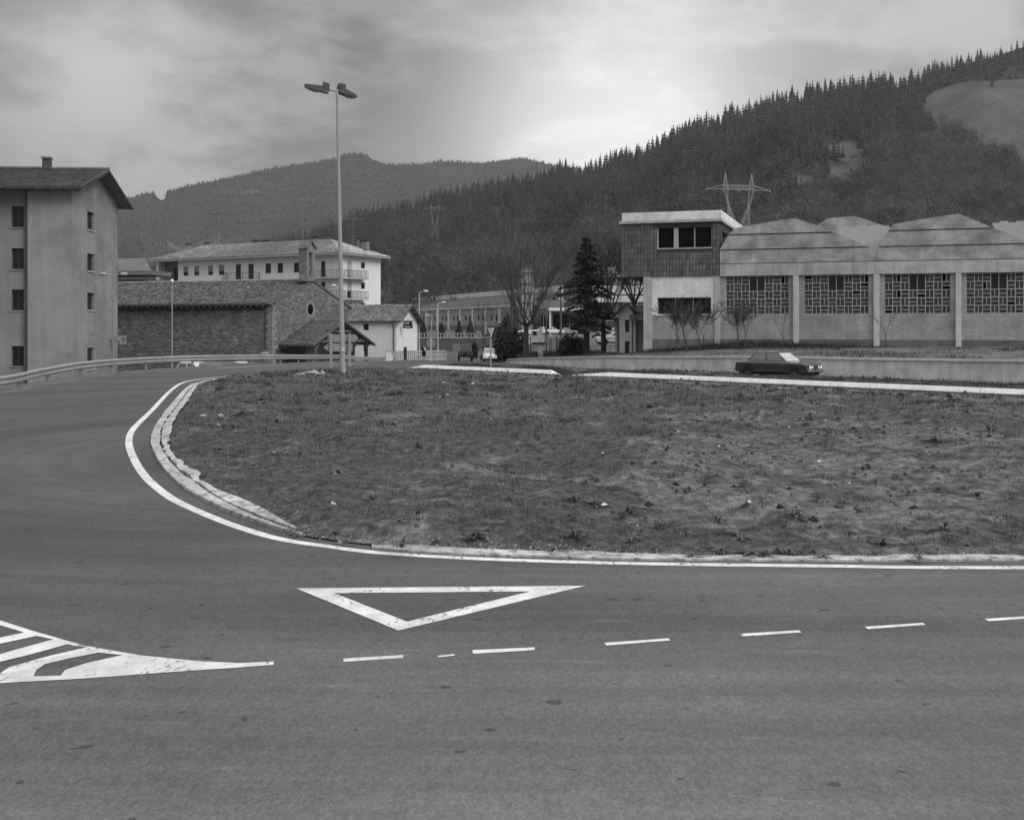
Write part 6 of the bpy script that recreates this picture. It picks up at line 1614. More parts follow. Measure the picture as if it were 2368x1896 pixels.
# ------------------------------------------------------------------ signs
def arrow_signs():
    Y = 56.0; x1, x2 = X_(766, Y), X_(809.5, Y); R = empty('direction_sign', ((x1+x2)/2, Y, 0), 0, 'two arrow direction boards seen from behind on a pair of posts', 'road sign'); c = R.location.x
    for x in (x1, x2): m = MB(); z = H(x, Y); m.box(x-c-.06, x-c+.06, -.14, -.03, z-.2, Z_(773, Y)+.03); m.build('post', steel, R, bevel=.01)
    def board(pts, name='arrow_board'):
        m = MB(); m.prism([(X_(px, Y)-c, Z_(py, Y)) for px, py in pts], 'y', 0.0, .045); m.build(name, grey_paint, R, bevel=.006)
    board([(757.5,773.5),(821,773.5),(828.5,782),(820,791),(757.5,791)]); board([(815,794.5),(759,794.5),(747.5,804),(759,812.5),(815,812.5)])
arrow_signs()
def yield_sign():
    Y = 61.0; x = X_(1135, Y); z = H(x, Y)+.15; R = empty('give_way_sign', (x, Y, z), 0.0, 'inverted triangle give way sign on a grey post before the white car', 'road sign')
    m = MB(); m.box(-.045, .045, -.03, .03, -.2, Z_(758, Y)-z); m.build('post', steel, R)
    a = -1.02; zt, zb_ = Z_(757, Y)-z, Z_(783, Y)-z; c, s = math.cos(a), math.sin(a); h = zt-zb_; w = .39
    T = lambda u, d, zz: (u*c-d*s+.06, u*s+d*c-.06, zz)
    def tri(k, d0, d1, sh=0): return [T(-w*k, d0, zt-sh), T(w*k, d0, zt-sh), T(0, d0, zb_+sh*1.4), T(-w*k, d1, zt-sh), T(w*k, d1, zt-sh), T(0, d1, zb_+sh*1.4)]
    m = MB(); m.add(tri(1, -.045, .045), [(0,2,1),(3,4,5),(0,1,4,3),(1,2,5,4),(2,0,3,5)]); p = m.build('border_plate', M('sign_border', .03, .6, .1, 4), R)
    m = MB(); m.add(tri(.93, -.052, -.047, .03), [(0,2,1),(3,4,5),(0,1,4,3),(1,2,5,4),(2,0,3,5)]); m.build('sign_face', white_metal, R)
yield_sign()
def round_sign():
    Y = 104; x, y, z = gy(997, Y); R = empty('round_sign', (x, y, z), 0, 'round road sign seen from behind on a pale post beside the pedestrian', 'road sign')
    m = MB(); m.box(-.07, .07, -.12, -.03, -.2, Z_(783, Y)-z); m.build('post', steel_lt, R); m = MB(); m.disc((0,0,Z_(794, Y)-z), (0,1,0), .44, .03, 24); m.build('disc', grey_paint, R)
round_sign()
def baluster_fence(name, pa, Ya, pb, Yb, h, label):
    A = Vector(gy(pa, Ya)); B = Vector(gy(pb, Yb)); L_ = (B-A).length; R = empty(name, A, math.atan2(B.y-A.y, B.x-A.x), label, 'fence'); dz = (B.z-A.z)
    m = MB(); m.hexa([(0,-.08,-.6),(L_,-.08,dz-.6),(L_,.08,dz-.6),(0,.08,-.6),(0,-.08,.18),(L_,-.08,dz+.18),(L_,.08,dz+.18),(0,.08,.18)]); m.hexa([(0,-.07,h-.14),(L_,-.07,dz+h-.14),(L_,.07,dz+h-.14),(0,.07,h-.14),(0,-.07,h),(L_,-.07,dz+h),(L_,.07,dz+h),(0,.07,h)])
    m.hexa([(0,-.06,h*.5),(L_,-.06,dz+h*.5),(L_,.06,dz+h*.5),(0,.06,h*.5),(0,-.06,h*.5+.12),(L_,-.06,dz+h*.5+.12),(L_,.06,dz+h*.5+.12),(0,.06,h*.5+.12)]); m.build('rail', conc, R)
    n = int(L_/.30)
    for i in range(n+1): m = MB(); x = L_*i/n; m.box(x-.075, x+.075, -.05, .05, dz*i/n+.18, dz*i/n+h-.14); m.build('baluster', conc, R)
baluster_fence('balustrade', 911, 112, 1030, 118, 1.05, 'pale concrete balustrade along the pavement below the white house')
def gate_pier():
    x, y, z = gy(902, 104); R = empty('railing_end', (x, y, z), 0, 'white pier with a curved metal rail at the end of the guard rail', 'railing')
    m = MB(); m.box(-.32, .28, -.2, .2, -.3, .75); m.build('pier', white_metal, R)
    m = MB(); pts = [(-.42,-.25,-.2),(-.42,-.25,.78),(-.3,-.25,.95),(.15,-.25,.95),(.3,-.25,.75),(.55,-.25,-.1)]; m.path(pts, [.035]*6, 6); m.build('tube_rail', steel, R)
gate_pier()
m = MB(); m.box(-.16, .16, -.1, .1, -.3, 1.3); o = m.build('gate_post', iron_dk, loc=gy(937, 111)); tag(o, 'dark square post standing in the concrete balustrade', 'post')
# ------------------------------------------------------------------ vehicles
def wheels(R, xs_, w, r, wd=.17, rim=None):
    for x in xs_:
        for s in (-1, 1):
            m = MB(); m.disc((x, s*(w-wd/2), r), (0,1,0), r, wd, 20); t = m.build('wheel', rubber, R, bevel=.02)
            m = MB(); m.disc((x, s*(w+.004), r), (0,1,0), r*.58, .02, 14); m.disc((x, s*(w+.016), r), (0,1,0), r*.2, .02, 10); m.build('hubcap', rim or chrome, t)
def saloon(name, loc, rz, label, paint_m, L_=4.2, W_=1.6, H_=1.4, dz=0, group=None, hood=.86, belt=.90, estate=False, detail=True):
    """a three-box saloon of the 1970s, nose towards +x"""
    R = empty(name, loc, rz, label, 'car', group); hw = W_/2; h = L_/2
    prof = [(-h+.05,.30),(-h,.50),(-h+.02,.78),(-h+.12,hood-.02),(-h+1.0,belt),(h-1.35,belt),(h-.35,hood-.03),(h-.03,hood-.10),(h,.52),(h-.06,.32)]
    m = MB(); V = []
    for k, (yy, sc_, up) in enumerate(((-hw,1,0),(-hw+.07,1,.0),(hw-.07,1,.0),(hw,1,0))):
        for x, z in prof:
            edge = (k in (0, 3)); V.append((x*(.985 if edge else 1), yy, z-(.045 if edge and z > .7 else 0)+(.02 if not edge and z > .7 else 0)))
    n = len(prof); fs = [(k*n+i, k*n+(i+1) % n, (k+1)*n+(i+1) % n, (k+1)*n+i) for k in range(3) for i in range(n)]+[tuple(range(n-1,-1,-1)), tuple(range(3*n, 4*n))]
    m.add(V, fs); m.build('body', paint_m, R, bevel=.03)
    # cabin: solid pillars and roof, glass set in its sides
    xb0, xb1, xt0, xt1 = (-h+.75 if not estate else -h+.1), h-1.25, (-h+1.2 if not estate else -h+.35), h-1.95; zb, zt = belt-.02, H_-.05; wb, wt = hw-.06, hw-.20
    c = MB(); c.hexa([(xb0,-wb,zb),(xb1,-wb,zb),(xb1,wb,zb),(xb0,wb,zb),(xt0,-wt,zt),(xt1,-wt,zt),(xt1,wt,zt),(xt0,wt,zt)]); c.hexa([(xt0-.04,-wt-.01,zt+.001),(xt1+.05,-wt-.01,zt+.001),(xt1+.05,wt+.01,zt+.001),(xt0-.04,wt+.01,zt+.001),(xt0+.12,-wt+.1,H_),(xt1-.12,-wt+.1,H_),(xt1-.12,wt-.1,H_),(xt0+.12,wt-.1,H_)]); c.build('cabin', paint_m, R, bevel=.025)
    def quad(name, p, mt, lift):
        p = [Vector(q) for q in p]; nn = (p[1]-p[0]).cross(p[3]-p[0]).normalized()
        m = MB(); m.add([q+nn*lift for q in p]+[q-nn*.03 for q in p], [(0,1,2,3),(4,7,6,5),(0,4,5,1),(1,5,6,2),(2,6,7,3),(3,7,4,0)]); return m.build(name, mt, R)
    def lerp(a, b, t): return tuple(a[i]+(b[i]-a[i])*t for i in range(3))
    def panel(p00, p10, p11, p01, u0, u1, v0, v1):
        f = lambda u, v: lerp(lerp(p00, p10, u), lerp(p01, p11, u), v); return [f(u0,v0), f(u1,v0), f(u1,v1), f(u0,v1)]
    for s in (-1, 1):
        S = [(xb0,s*wb,zb),(xb1,s*wb,zb),(xt1,s*wt,zt),(xt0,s*wt,zt)]
        if s > 0: S = [S[1], S[0], S[3], S[2]]
        for a, b in ((.06,.48),(.53,.94)): quad('side_window', panel(*S, a, b, .16, .90), carglass, .006)
    Fr = [(xb1,-wb,zb),(xb1,wb,zb),(xt1,wt,zt),(xt1,-wt,zt)]; quad('windscreen', panel(*Fr, .06, .94, .10, .92), carglass_sky, .006)
    Rr = [(xb0,wb,zb),(xb0,-wb,zb),(xt0,-wt,zt),(xt0,wt,zt)]; quad('rear_window', panel(*Rr, .08, .92, .14, .9), carglass, .006)
    if detail:
        for s in (-1, 1):
            m = MB(); m.disc((h-.005, s*(hw-.27), .62), (1,0,0), .105, .05, 16); b = m.build('headlight', lampglass, R)
            m = MB(); m.disc((h-.012, s*(hw-.50), .62), (1,0,0), .085, .05, 14); m.build('headlight', lampglass, R)
            m = MB(); m.box(-h-.012, -h+.02, s*(hw-.35)-.16, s*(hw-.35)+.16, .56, .68); m.build('tail_light', grey_paint, R)
            m = MB(); m.box(-h+.25, h-.3, s*hw-.015, s*hw+.015, .79, .825); m.build('side_trim', chrome, R)
            for x in (-.15, .75): m = MB(); m.box(x, x+.16, s*(hw+.01)-.012, s*(hw+.01)+.012, .745, .765); m.build('door_handle', chrome, R)
        m = MB(); m.box(h-.02, h+.006, -hw+.12, hw-.12, .52, .73); m.build('grille', iron_dk, R)
    if detail:
        for s in (-1, 1):
            for x in (-1.05, .02, 1.02): m = MB(); m.box(x, x+.018, s*hw-.006, s*hw+.006, .38, belt-.06); m.build('door_gap', rubber, R)
    for x, nme in ((h+.0, 'bumper'), (-h-.08, 'bumper')): m = MB(); m.box(x, x+.08, -hw+.02, hw-.02, .38, .47); m.build(nme, chrome, R, bevel=.015)
    m = MB(); m.box(-h+.2, h-.2, -hw+.1, hw-.1, .18, .34); m.build('underside', rubber, R)
    for x in (-h+.85, h-.78):
        for s in (-1, 1): m = MB(); m.disc((x, s*(hw-.0), .33), (0,1,0), .36, .012, 20); m.build('wheel_arch', rubber, R)
    wheels(R, (-h+.85, h-.78), hw-.01, .29)
    return R
Y = 60.0; x = X_(1800, Y); sx_, sy_, sz_ = x, Y, H(x, Y)
saloon('saloon_car', (sx_, sy_, sz_+.0), math.atan2(-.71, .70), 'dark saloon car passing on the far carriageway in front of the retaining wall', car_dark, 4.5, 1.66, 1.43)
def small_car():
    Yc = 112.0; x = X_(1132, Yc); R = empty('small_white_car', (x, Yc, H(x, Yc)), -math.pi/2+.06, 'small rounded white car facing the camera behind the give way sign', 'car')
    hw, L_ = .69, 3.2; prof = [(-1.6,.32),(-1.62,.5),(-1.5,.78),(-1.2,.9),(.75,.9),(1.2,.80),(1.52,.66),(1.6,.48),(1.57,.32)]
    m = MB(); V = []; n = len(prof)
    for yy, k in ((-hw,.94),(-hw+.16,1),(hw-.16,1),(hw,.94)):
        for a, z in prof: V.append((a*k, yy, z-(.10 if k < 1 and z > .6 else 0)))
    m.add(V, [(k*n+i, k*n+(i+1) % n, (k+1)*n+(i+1) % n, (k+1)*n+i) for k in range(3) for i in range(n)]+[tuple(range(n-1,-1,-1)), tuple(range(3*n, 4*n))]); m.build('body', car_white, R, bevel=.06)
    c = MB(); c.hexa([(-1.25,-.62,.86),(.82,-.62,.86),(.82,.62,.86),(-1.25,.62,.86),(-.85,-.50,1.38),(.32,-.50,1.38),(.32,.50,1.38),(-.85,.50,1.38)]); c.build('cabin', car_white, R, bevel=.06)
    def pane(p): m = MB(); p = [Vector(q) for q in p]; nn = (p[1]-p[0]).cross(p[3]-p[0]).normalized()*.008; m.add([q+nn for q in p]+[q-nn*3 for q in p], [(0,1,2,3),(4,7,6,5),(0,4,5,1),(1,5,6,2),(2,6,7,3),(3,7,4,0)]); return m
    pane([(.77,-.55,.95),(.77,.55,.95),(.39,.46,1.32),(.39,-.46,1.32)]).build('windscreen', carglass, R)
    for s in (-1, 1):
        q = [(-1.0,s*.615,.95),(.65,s*.615,.95),(.25,s*.52,1.3),(-.75,s*.52,1.3)]; q = q if s < 0 else q[::-1]; pane(q).build('side_window', carglass, R)
        m = MB(); m.disc((1.52, s*.46, .62), (1,0,.15), .11, .07, 14); m.build('headlight', lampglass, R)
    m = MB(); m.box(1.56, 1.64, -.66, .66, .34, .42); m.build('bumper', chrome, R); m = MB(); m.box(1.575, 1.60, -.2, .2, .46, .56); m.build('number_plate', iron_dk, R)
    m = MB(); m.box(-1.4, 1.5, -.55, .55, .18, .34); m.build('underside', rubber, R)
    wheels(R, (-1.0, 1.05), .66, .27, .15)
small_car()
def jeep():
    Yc = 112.0; x = X_(1076, Yc); R = empty('jeep', (x, Yc, H(x, Yc)), -math.pi/2+.05, 'dark open jeep with a flat canvas top seen end on, left of the white car', 'jeep'); dk = M('jeep_paint', .022, .6, .15, 3)
    m = MB(); m.box(-1.5, 1.5, -.62, .62, .5, 1.05); m.build('body', dk, R, bevel=.04)
    m = MB(); m.box(.35, 1.62, -.42, .42, .62, 1.02); m.build('bonnet', dk, R, bevel=.05)
    for s in (-1, 1):
        m = MB(); m.prism([(.6,.72),(.75,.92),(1.45,.92),(1.6,.68),(1.6,.62),(1.4,.82),(.85,.82),(.7,.68)], 'y', s*.46, s*.76); m.build('mudguard', dk, R)
        m = MB(); m.box(-1.5,-.3, s*.62-.14, s*.62+.14, .9, 1.02); m.build('rear_mudguard', dk, R)
        m = MB(); m.beam((.3,s*.58,1.02),(.12,s*.58,1.86),.05); m.beam((-1.4,s*.58,1.02),(-1.4,s*.58,1.86),.05); m.build('roof_post', conc, R)
        m = MB(); m.disc((1.63,s*.30,.84),(1,0,0),.09,.03,12); m.build('headlight', M('dull_lamp', .12, .3, .1, 2), R)
    m = MB(); m.box(-1.45,.2,-.66,.66,1.84,1.93); m.build('canvas_top', dk, R, bevel=.02)
    m = MB(); m.box(.2,.23,-.55,.55,1.08,1.72); m.box(.19,.24,-.6,-.55,1.03,1.82); m.box(.19,.24,.55,.6,1.03,1.82); m.build('windscreen', M('light_glass', .13, .3, .1, 2), R)
    m = MB(); m.box(1.62,1.72,-.74,.74,.44,.56); m.build('bumper', dk, R)
    wheels(R, (-.95, 1.1), .74, .37, .2, iron_dk)
jeep()
def van_roof(px, Y, label, kind, mat, rz, wd=1.0):
    x = X_(px, Y); return saloon('parked_car', (x, Y, H(x, Y)), rz, label, mat, 3.7, 1.5, 1.38, detail=False, group='cars parked beside the church', estate=kind)
def zfix(o, z): o.location.z = z
for px, Yc, rz, est, mt, top, lb in ((462, 82, -.5, True, car_white, 837, 'white parked car below the guard rail by the church wall, left one'), (566, 86, -.3, False, car_white, 836, 'white parked car below the guard rail by the church wall, right one'), (302, 72, .2, False, car_dark, 861, 'dark parked car beside the corner of the grey apartment house')):
    o = van_roof(px, Yc, lb, est, mt, rz); zfix(o, Z_(top, Yc)-1.38)
def parked_van():
    Yc = 80.; x = X_(505, Yc); R = empty('parked_van', (x, Yc, Z_(838, Yc)-1.8), -.1, 'pale parked van with two windows behind the white parked car', 'van')
    m = MB(); m.box(-1.2, 1.25, -.75, .75, .45, 1.72); m.build('body', M('van_paint', .2, .5, .1, 2), R, bevel=.08)
    m = MB(); m.box(-1.15, 1.2, -.7, .7, 1.721, 1.80); m.build('roof', M('van_roof', .2, .5, .1, 2), R, bevel=.03)
    for a in (-.95, -.25, .5): m = MB(); m.box(a, a+.5, -.765, -.751, 1.15, 1.6); m.build('side_window', carglass, R)
    wheels(R, (-.8, .85), .74, .3)
parked_van()
cars = [(1222, 205, 776, car_white, .0, 'white car at the left end of the row parked under the entrance canopy'), (1251, 205, 774, car_white, .0, 'bright white car parked beside the canopy column'), (1281, 208, 774, car_white, .0, 'white car parked right of the canopy column, next to the cedar'), (1312, 210, 775, car_mid, .0, 'grey car partly behind the cedar branches'), (1400, 150, 781, car_mid, .0, 'grey car behind the thick plane trunk'), (1420, 112, 798, car_white, .15, 'bright white car between the plane trunk and the white hut'), (1436, 165, 773, car_white, 0, 'white car in the row behind, left of the hut')]
for px, Yc, py, mt, rz, lb in cars:
    o = saloon('parked_car', (X_(px, Yc), Yc, Z_(py, Yc)), rz+(math.pi if px in (1251, 1420) else 0), lb, mt, 3.9, 1.55, 1.4, detail=Yc < 130, group='cars parked below the office building')
    if Yc < 150: pass
# ground they stand on: car park sheet and low boards
def car_park():
    V = [(X_(1200, 140), 140, Z_(790, 140)-.3), (X_(1500, 140), 140, Z_(790, 140)-.3), (X_(1520, 222), 222, Z_(774, 215)), (X_(1195, 222), 222, Z_(774, 215))]
    m = MB(); m.hexa([(a, b, c-3) for a, b, c in V]+V); m.build('car_park', M('car_park_asphalt', .15, .9, .15, 1), kind='structure')
    Yb = 118.; x0 = X_(1258, Yb); R = empty('board_fence', (x0, Yb, 0), 0, 'weathered pale board fence behind the thin posts', 'fence'); zt, zb_ = Z_(779, Yb), Z_(813, Yb); k = 0
    r = random.Random(6); xx = 0; xe = X_(1345, Yb)-x0
    bm_ = [M('board_pale', .20, .9, .2, 2), M('board_grey', .12, .9, .2, 2), M('board_dark', .05, .9, .2, 2)]
    while xx < xe:
        w = r.uniform(.3, .6); m = MB(); m.box(xx, xx+w-.02, 0, .04, zb_-.3, zt+r.uniform(-.15, .05)); m.build('board', r.choices(bm_, [.5, .35, .15])[0], R); xx += w
    Yb = 108.; x0 = X_(1358, Yb); m = MB(); m.box(0, .75, 0, .6, Z_(800, Yb), Z_(783, Yb)); o = m.build('white_box', white_metal, loc=(x0, Yb, 0), bevel=.02); tag(o, 'white box or cabinet right of the cedar trunk', 'cabinet')
    Yb = 106.; R = empty('low_rail_fence', (X_(1360, Yb), Yb, 0), 0, 'low pale rail fence between the cedar and the white hut', 'fence'); L_ = X_(1428, Yb)-X_(1360, Yb); za, zc = Z_(806, Yb), Z_(797, Yb)
    m = MB(); m.beam((0,0,za), (L_,0,zc), .06, .12); m.beam((0,0,za-.3), (L_,0,zc-.3), .06, .12); m.build('rail', conc_light, R)
    for i in range(5): m = MB(); f = i/4; m.box(L_*f-.05, L_*f+.05, -.05, .05, -.2, za+(zc-za)*f+.05); m.build('post', conc, R)
car_park()
def hut():
    Yc = 92.; x0 = X_(1428, Yc); z0 = H(x0+.5, Yc)-.05; R = empty('small_hut', (x0, Yc, z0), 0, 'narrow white hut with a tiled gable and a dark doorway beside the tower', 'hut')
    u = lambda px: X_(px, Yc)-x0; zz = lambda py: Z_(py, Yc)-z0
    m = MB(); facade(m, PF(0), 0, u(1470), -.3, zz(735), [(u(1445), u(1456), -.3, zz(789)), (u(1445), u(1456), zz(768), zz(740))], .12)
    m.box(0, .12, 0, 2.0, -.3, zz(735)); m.box(u(1470)-.12, u(1470), 0.001, 2.0, -.3, zz(735)); m.add([(0,0,zz(735)), (u(1470),0,zz(735)), (u(1452),0,zz(706))], [(0,1,2)])
    m.build('wall', plaster_w2, R)
    m = MB(); m.box(u(1445)+.02, u(1456)-.02, .1, .14, -.3, zz(789)); m.build('door', wood_dk, R); m = MB(); m.box(u(1445)+.02, u(1456)-.02, .1, .14, zz(768), zz(740)); m.build('window', glass_dk, R)
    m = MB(); m.tube((u(1462), -.08, -.3), (u(1462), -.08, zz(742)), .04, n=6); m.build('downpipe', iron_dk, R)
    za = zz(703)
    tiled_roof('roof_tiles', R, (u(1415), 2.2, zz(737)), (u(1415), -.5, zz(737)), (u(1451), -.5, za), (u(1451), 2.2, za), tile_dk, 41, .25, .35, .08)
    tiled_roof('roof_tiles', R, (u(1486), -.5, zz(730)), (u(1486), 2.2, zz(730)), (u(1451), 2.2, za), (u(1451), -.5, za), tile_m, 42, .25, .35, .08)
    m = MB(); m.hexa([(u(1452),-.9,zz(743)),(u(1487),-.9,zz(733)),(u(1487),.0,zz(724)),(u(1456),.0,zz(733)),(u(1452),-.9,zz(741)),(u(1487),-.9,zz(730)),(u(1487),.0,zz(719)),(u(1456),.0,zz(729))]); m.build('porch_roof', tile_dk, R)
    m = MB(); m.box(u(1470)+.01, u(1490), .2, .4, -.3, zz(740)); m.build('side_wall', conc_dark, R)
hut()

# ------------------------------------------------------------------ the woman on the pavement
def person():
    Yp = 105.0; x, y, z = gy(980, Yp); k = .86; R = empty('person', (x, y, z), .5, 'woman in a dark coat and skirt walking on the pavement, holding white papers', 'person')
    bm = bmesh.new(); lay = None
    pts = {'pel':(0,0,.92,.135),'wai':(0,0,1.08,.115),'che':(0,-.01,1.28,.135),'nec':(0,0,1.44,.052),'hd0':(0,0,1.54,.075),'hd1':(0,-.01,1.63,.085),'hd2':(0,0,1.70,.055),
           'shl':(-.17,0,1.37,.06),'ell':(-.23,-.02,1.12,.045),'wrl':(-.08,-.2,1.10,.032),'shr':(.17,0,1.37,.06),'elr':(.24,-.02,1.12,.045),'wrr':(.08,-.22,1.14,.032),
           'hil':(-.09,0,.86,.11),'knl':(-.10,-.04,.48,.068),'anl':(-.10,.02,.09,.042),'tol':(-.10,-.13,.04,.035),'hir':(.09,0,.86,.11),'knr':(.10,.02,.48,.068),'anr':(.10,.14,.10,.042),'tor':(.10,.0,.04,.035)}
    for s, X0, Y0, Z0 in (('l', -.08, -.2, 1.10), ('r', .08, -.22, 1.14)):
        sg = 1 if s == 'l' else -1
        pts['pa'+s] = (X0+sg*.03, Y0-.04, Z0, .028)
        for f, (dx, dz, ln) in enumerate(((-.0,.03,.055),(.01,.012,.065),(.01,-.008,.062),(.0,-.028,.05))): pts['f%d%s' % (f, s)] = (X0+sg*(.03+ln), Y0-.05, Z0+dz*1.3, .011)
        pts['th'+s] = (X0+sg*.02, Y0-.02, Z0+.07, .012)
    ed = [('pel','wai'),('wai','che'),('che','nec'),('nec','hd0'),('hd0','hd1'),('hd1','hd2'),('che','shl'),('shl','ell'),('ell','wrl'),('che','shr'),('shr','elr'),('elr','wrr'),('pel','hil'),('hil','knl'),('knl','anl'),('anl','tol'),('pel','hir'),('hir','knr'),('knr','anr'),('anr','tor')]
    for s in 'lr': ed += [('wr'+s,'pa'+s)]+[('pa'+s,'f%d%s' % (f, s)) for f in range(4)]+[('pa'+s,'th'+s)]
    names = list(pts); me = bpy.data.meshes.new('body'); me.from_pydata([tuple(c*k*1.08 for c in pts[n][:3]) for n in names], [(names.index(a), names.index(b)) for a, b in ed], [])
    me.materials.append(skin_m); o = link('body', me, R); md = o.modifiers.new('skin', 'SKIN'); sd = me.skin_vertices[0].data if me.skin_vertices else None
    if sd is None: 
        bm = bmesh.new(); bm.from_mesh(me); bm.verts.layers.skin.verify(); bm.to_mesh(me); bm.free(); sd = me.skin_vertices[0].data
    for i, n in enumerate(names): r_ = pts[n][3]*k*1.08; sd[i].radius = (r_, r_*.85)
    sd[0].use_root = True; ss = o.modifiers.new('sub', 'SUBSURF'); ss.levels = 1; ss.render_levels = 1
    K = k*1.08
    m = MB(); prev = None
    rings_ = [(1.42,.09,.075),(1.36,.215,.12),(1.22,.20,.14),(1.06,.165,.125),(.92,.205,.155),(.72,.225,.17),(.52,.24,.18)]
    V = [];  n = 14
    for z_, a, b in rings_:
        for i in range(n): t = 2*math.pi*i/n; V.append((a*K*math.cos(t), b*K*math.sin(t), z_*K))
    m.add(V, [(j*n+i, j*n+(i+1) % n, (j+1)*n+(i+1) % n, (j+1)*n+i) for j in range(len(rings_)-1) for i in range(n)]); m.build('coat', coat_m, R, smooth=True)
    m = MB()
    for s in (-1, 1):
        m.path([(s*.17*K,0,1.38*K),(s*.235*K,-.02*K,1.12*K),(s*.10*K,-.19*K,1.11*K)], [.075*K,.06*K,.045*K], 8)
    m.build('sleeve', coat_m, R, smooth=True)
    m = MB(); m.ball((0,.02*K,1.65*K), .105*K, .11*K, .115*K, 12, 8); m.ball((0,.07*K,1.52*K), .10*K, .055*K, .14*K, 10, 6); m.build('hair', iron_dk, R, smooth=True)
    m = MB(); m.ball((0,-.085*K,1.635*K), .018*K, .02*K, .025*K, 6, 4); m.build('nose', skin_m, R)
    m = MB()
    for s in (-1, 1): m.ball((s*.032*K,-.082*K,1.65*K), .011*K, .008*K, .008*K, 6, 4)
    m.box(-.022*K, .022*K, -.088*K, -.078*K, 1.588*K, 1.596*K); m.build('eyes_and_mouth', iron_dk, R)
    m = MB(); m.hexa([(-.05*K,-.20*K,1.08*K),(.10*K,-.27*K,1.05*K),(.14*K,-.2*K,1.32*K),(.0*K,-.13*K,1.34*K),(-.05*K,-.21*K,1.085*K),(.10*K,-.28*K,1.055*K),(.14*K,-.21*K,1.325*K),(.0*K,-.14*K,1.345*K)]); q = m.build('papers', paper_m, loc=(x, y, z)); q.rotation_euler = (0, 0, .5); tag(q, 'white papers held by the woman in the dark coat', 'papers')
    for s, yy in ((-1, -.05), (1, .09)): m = MB(); m.ball((s*.10*K, yy*K, .045*K), .045*K, .12*K, .045*K, 8, 5); m.build('shoe', rubber, R)
person()

# ------------------------------------------------------------------ grass, weeds, stones and litter
def blades(name, x, y, z, h, w, seed, mat, lean=.5, quad=True, flat=0.0, **kw):
    r = np.random.RandomState(seed); n = len(x); a = r.uniform(0, 6.28, n); b = r.uniform(0, 6.28, n)
    base = np.stack([x, y, z], 1); side = np.stack([np.cos(a), np.sin(a), np.zeros(n)], 1)*(w/2)[:,None]
    ln = np.stack([np.cos(b), np.sin(b), np.zeros(n)], 1)*(h*r.uniform(.1, 1, n)*lean)[:,None]; up = np.zeros((n,3)); up[:,2] = h*(1-flat*r.rand(n))
    if quad:
        V = np.stack([base-side, base+side, base+ln*.35+up*.6+side*.7, base+ln*.35+up*.6-side*.7, base+ln+up], 1).reshape(-1, 3)
        i = np.arange(n)*5; Fq = np.concatenate([np.stack([i, i+1, i+2], 1), np.stack([i, i+2, i+3], 1), np.stack([i+3, i+2, i+4], 1)])
    else:
        V = np.stack([base-side, base+side, base+ln+up], 1).reshape(-1, 3); Fq = np.arange(n*3).reshape(-1, 3)
    me = npmesh(name, V, Fq, mat); return link(name, me, kind='stuff', **kw)
grass_m = M('grass_blade', .082, .75, .4, 1.2, island=.65, spec=.25); dry_m = M('dry_grass', .17, .85, .3, 1.2, island=.4, spec=.2); verge_g = M('verge_grass', .058, .85, .35, .8, island=.6, spec=.2)
def hfast(x, y):
    """island height by nearest grid of the sheet, good enough to root a blade"""
    return island_h(x, y)
def patchy(x, y, s):
    return np.clip((fbm(x, y, .8*s, 4, int(s*7)+3)-.5)*2.1+.5, 0, 1)
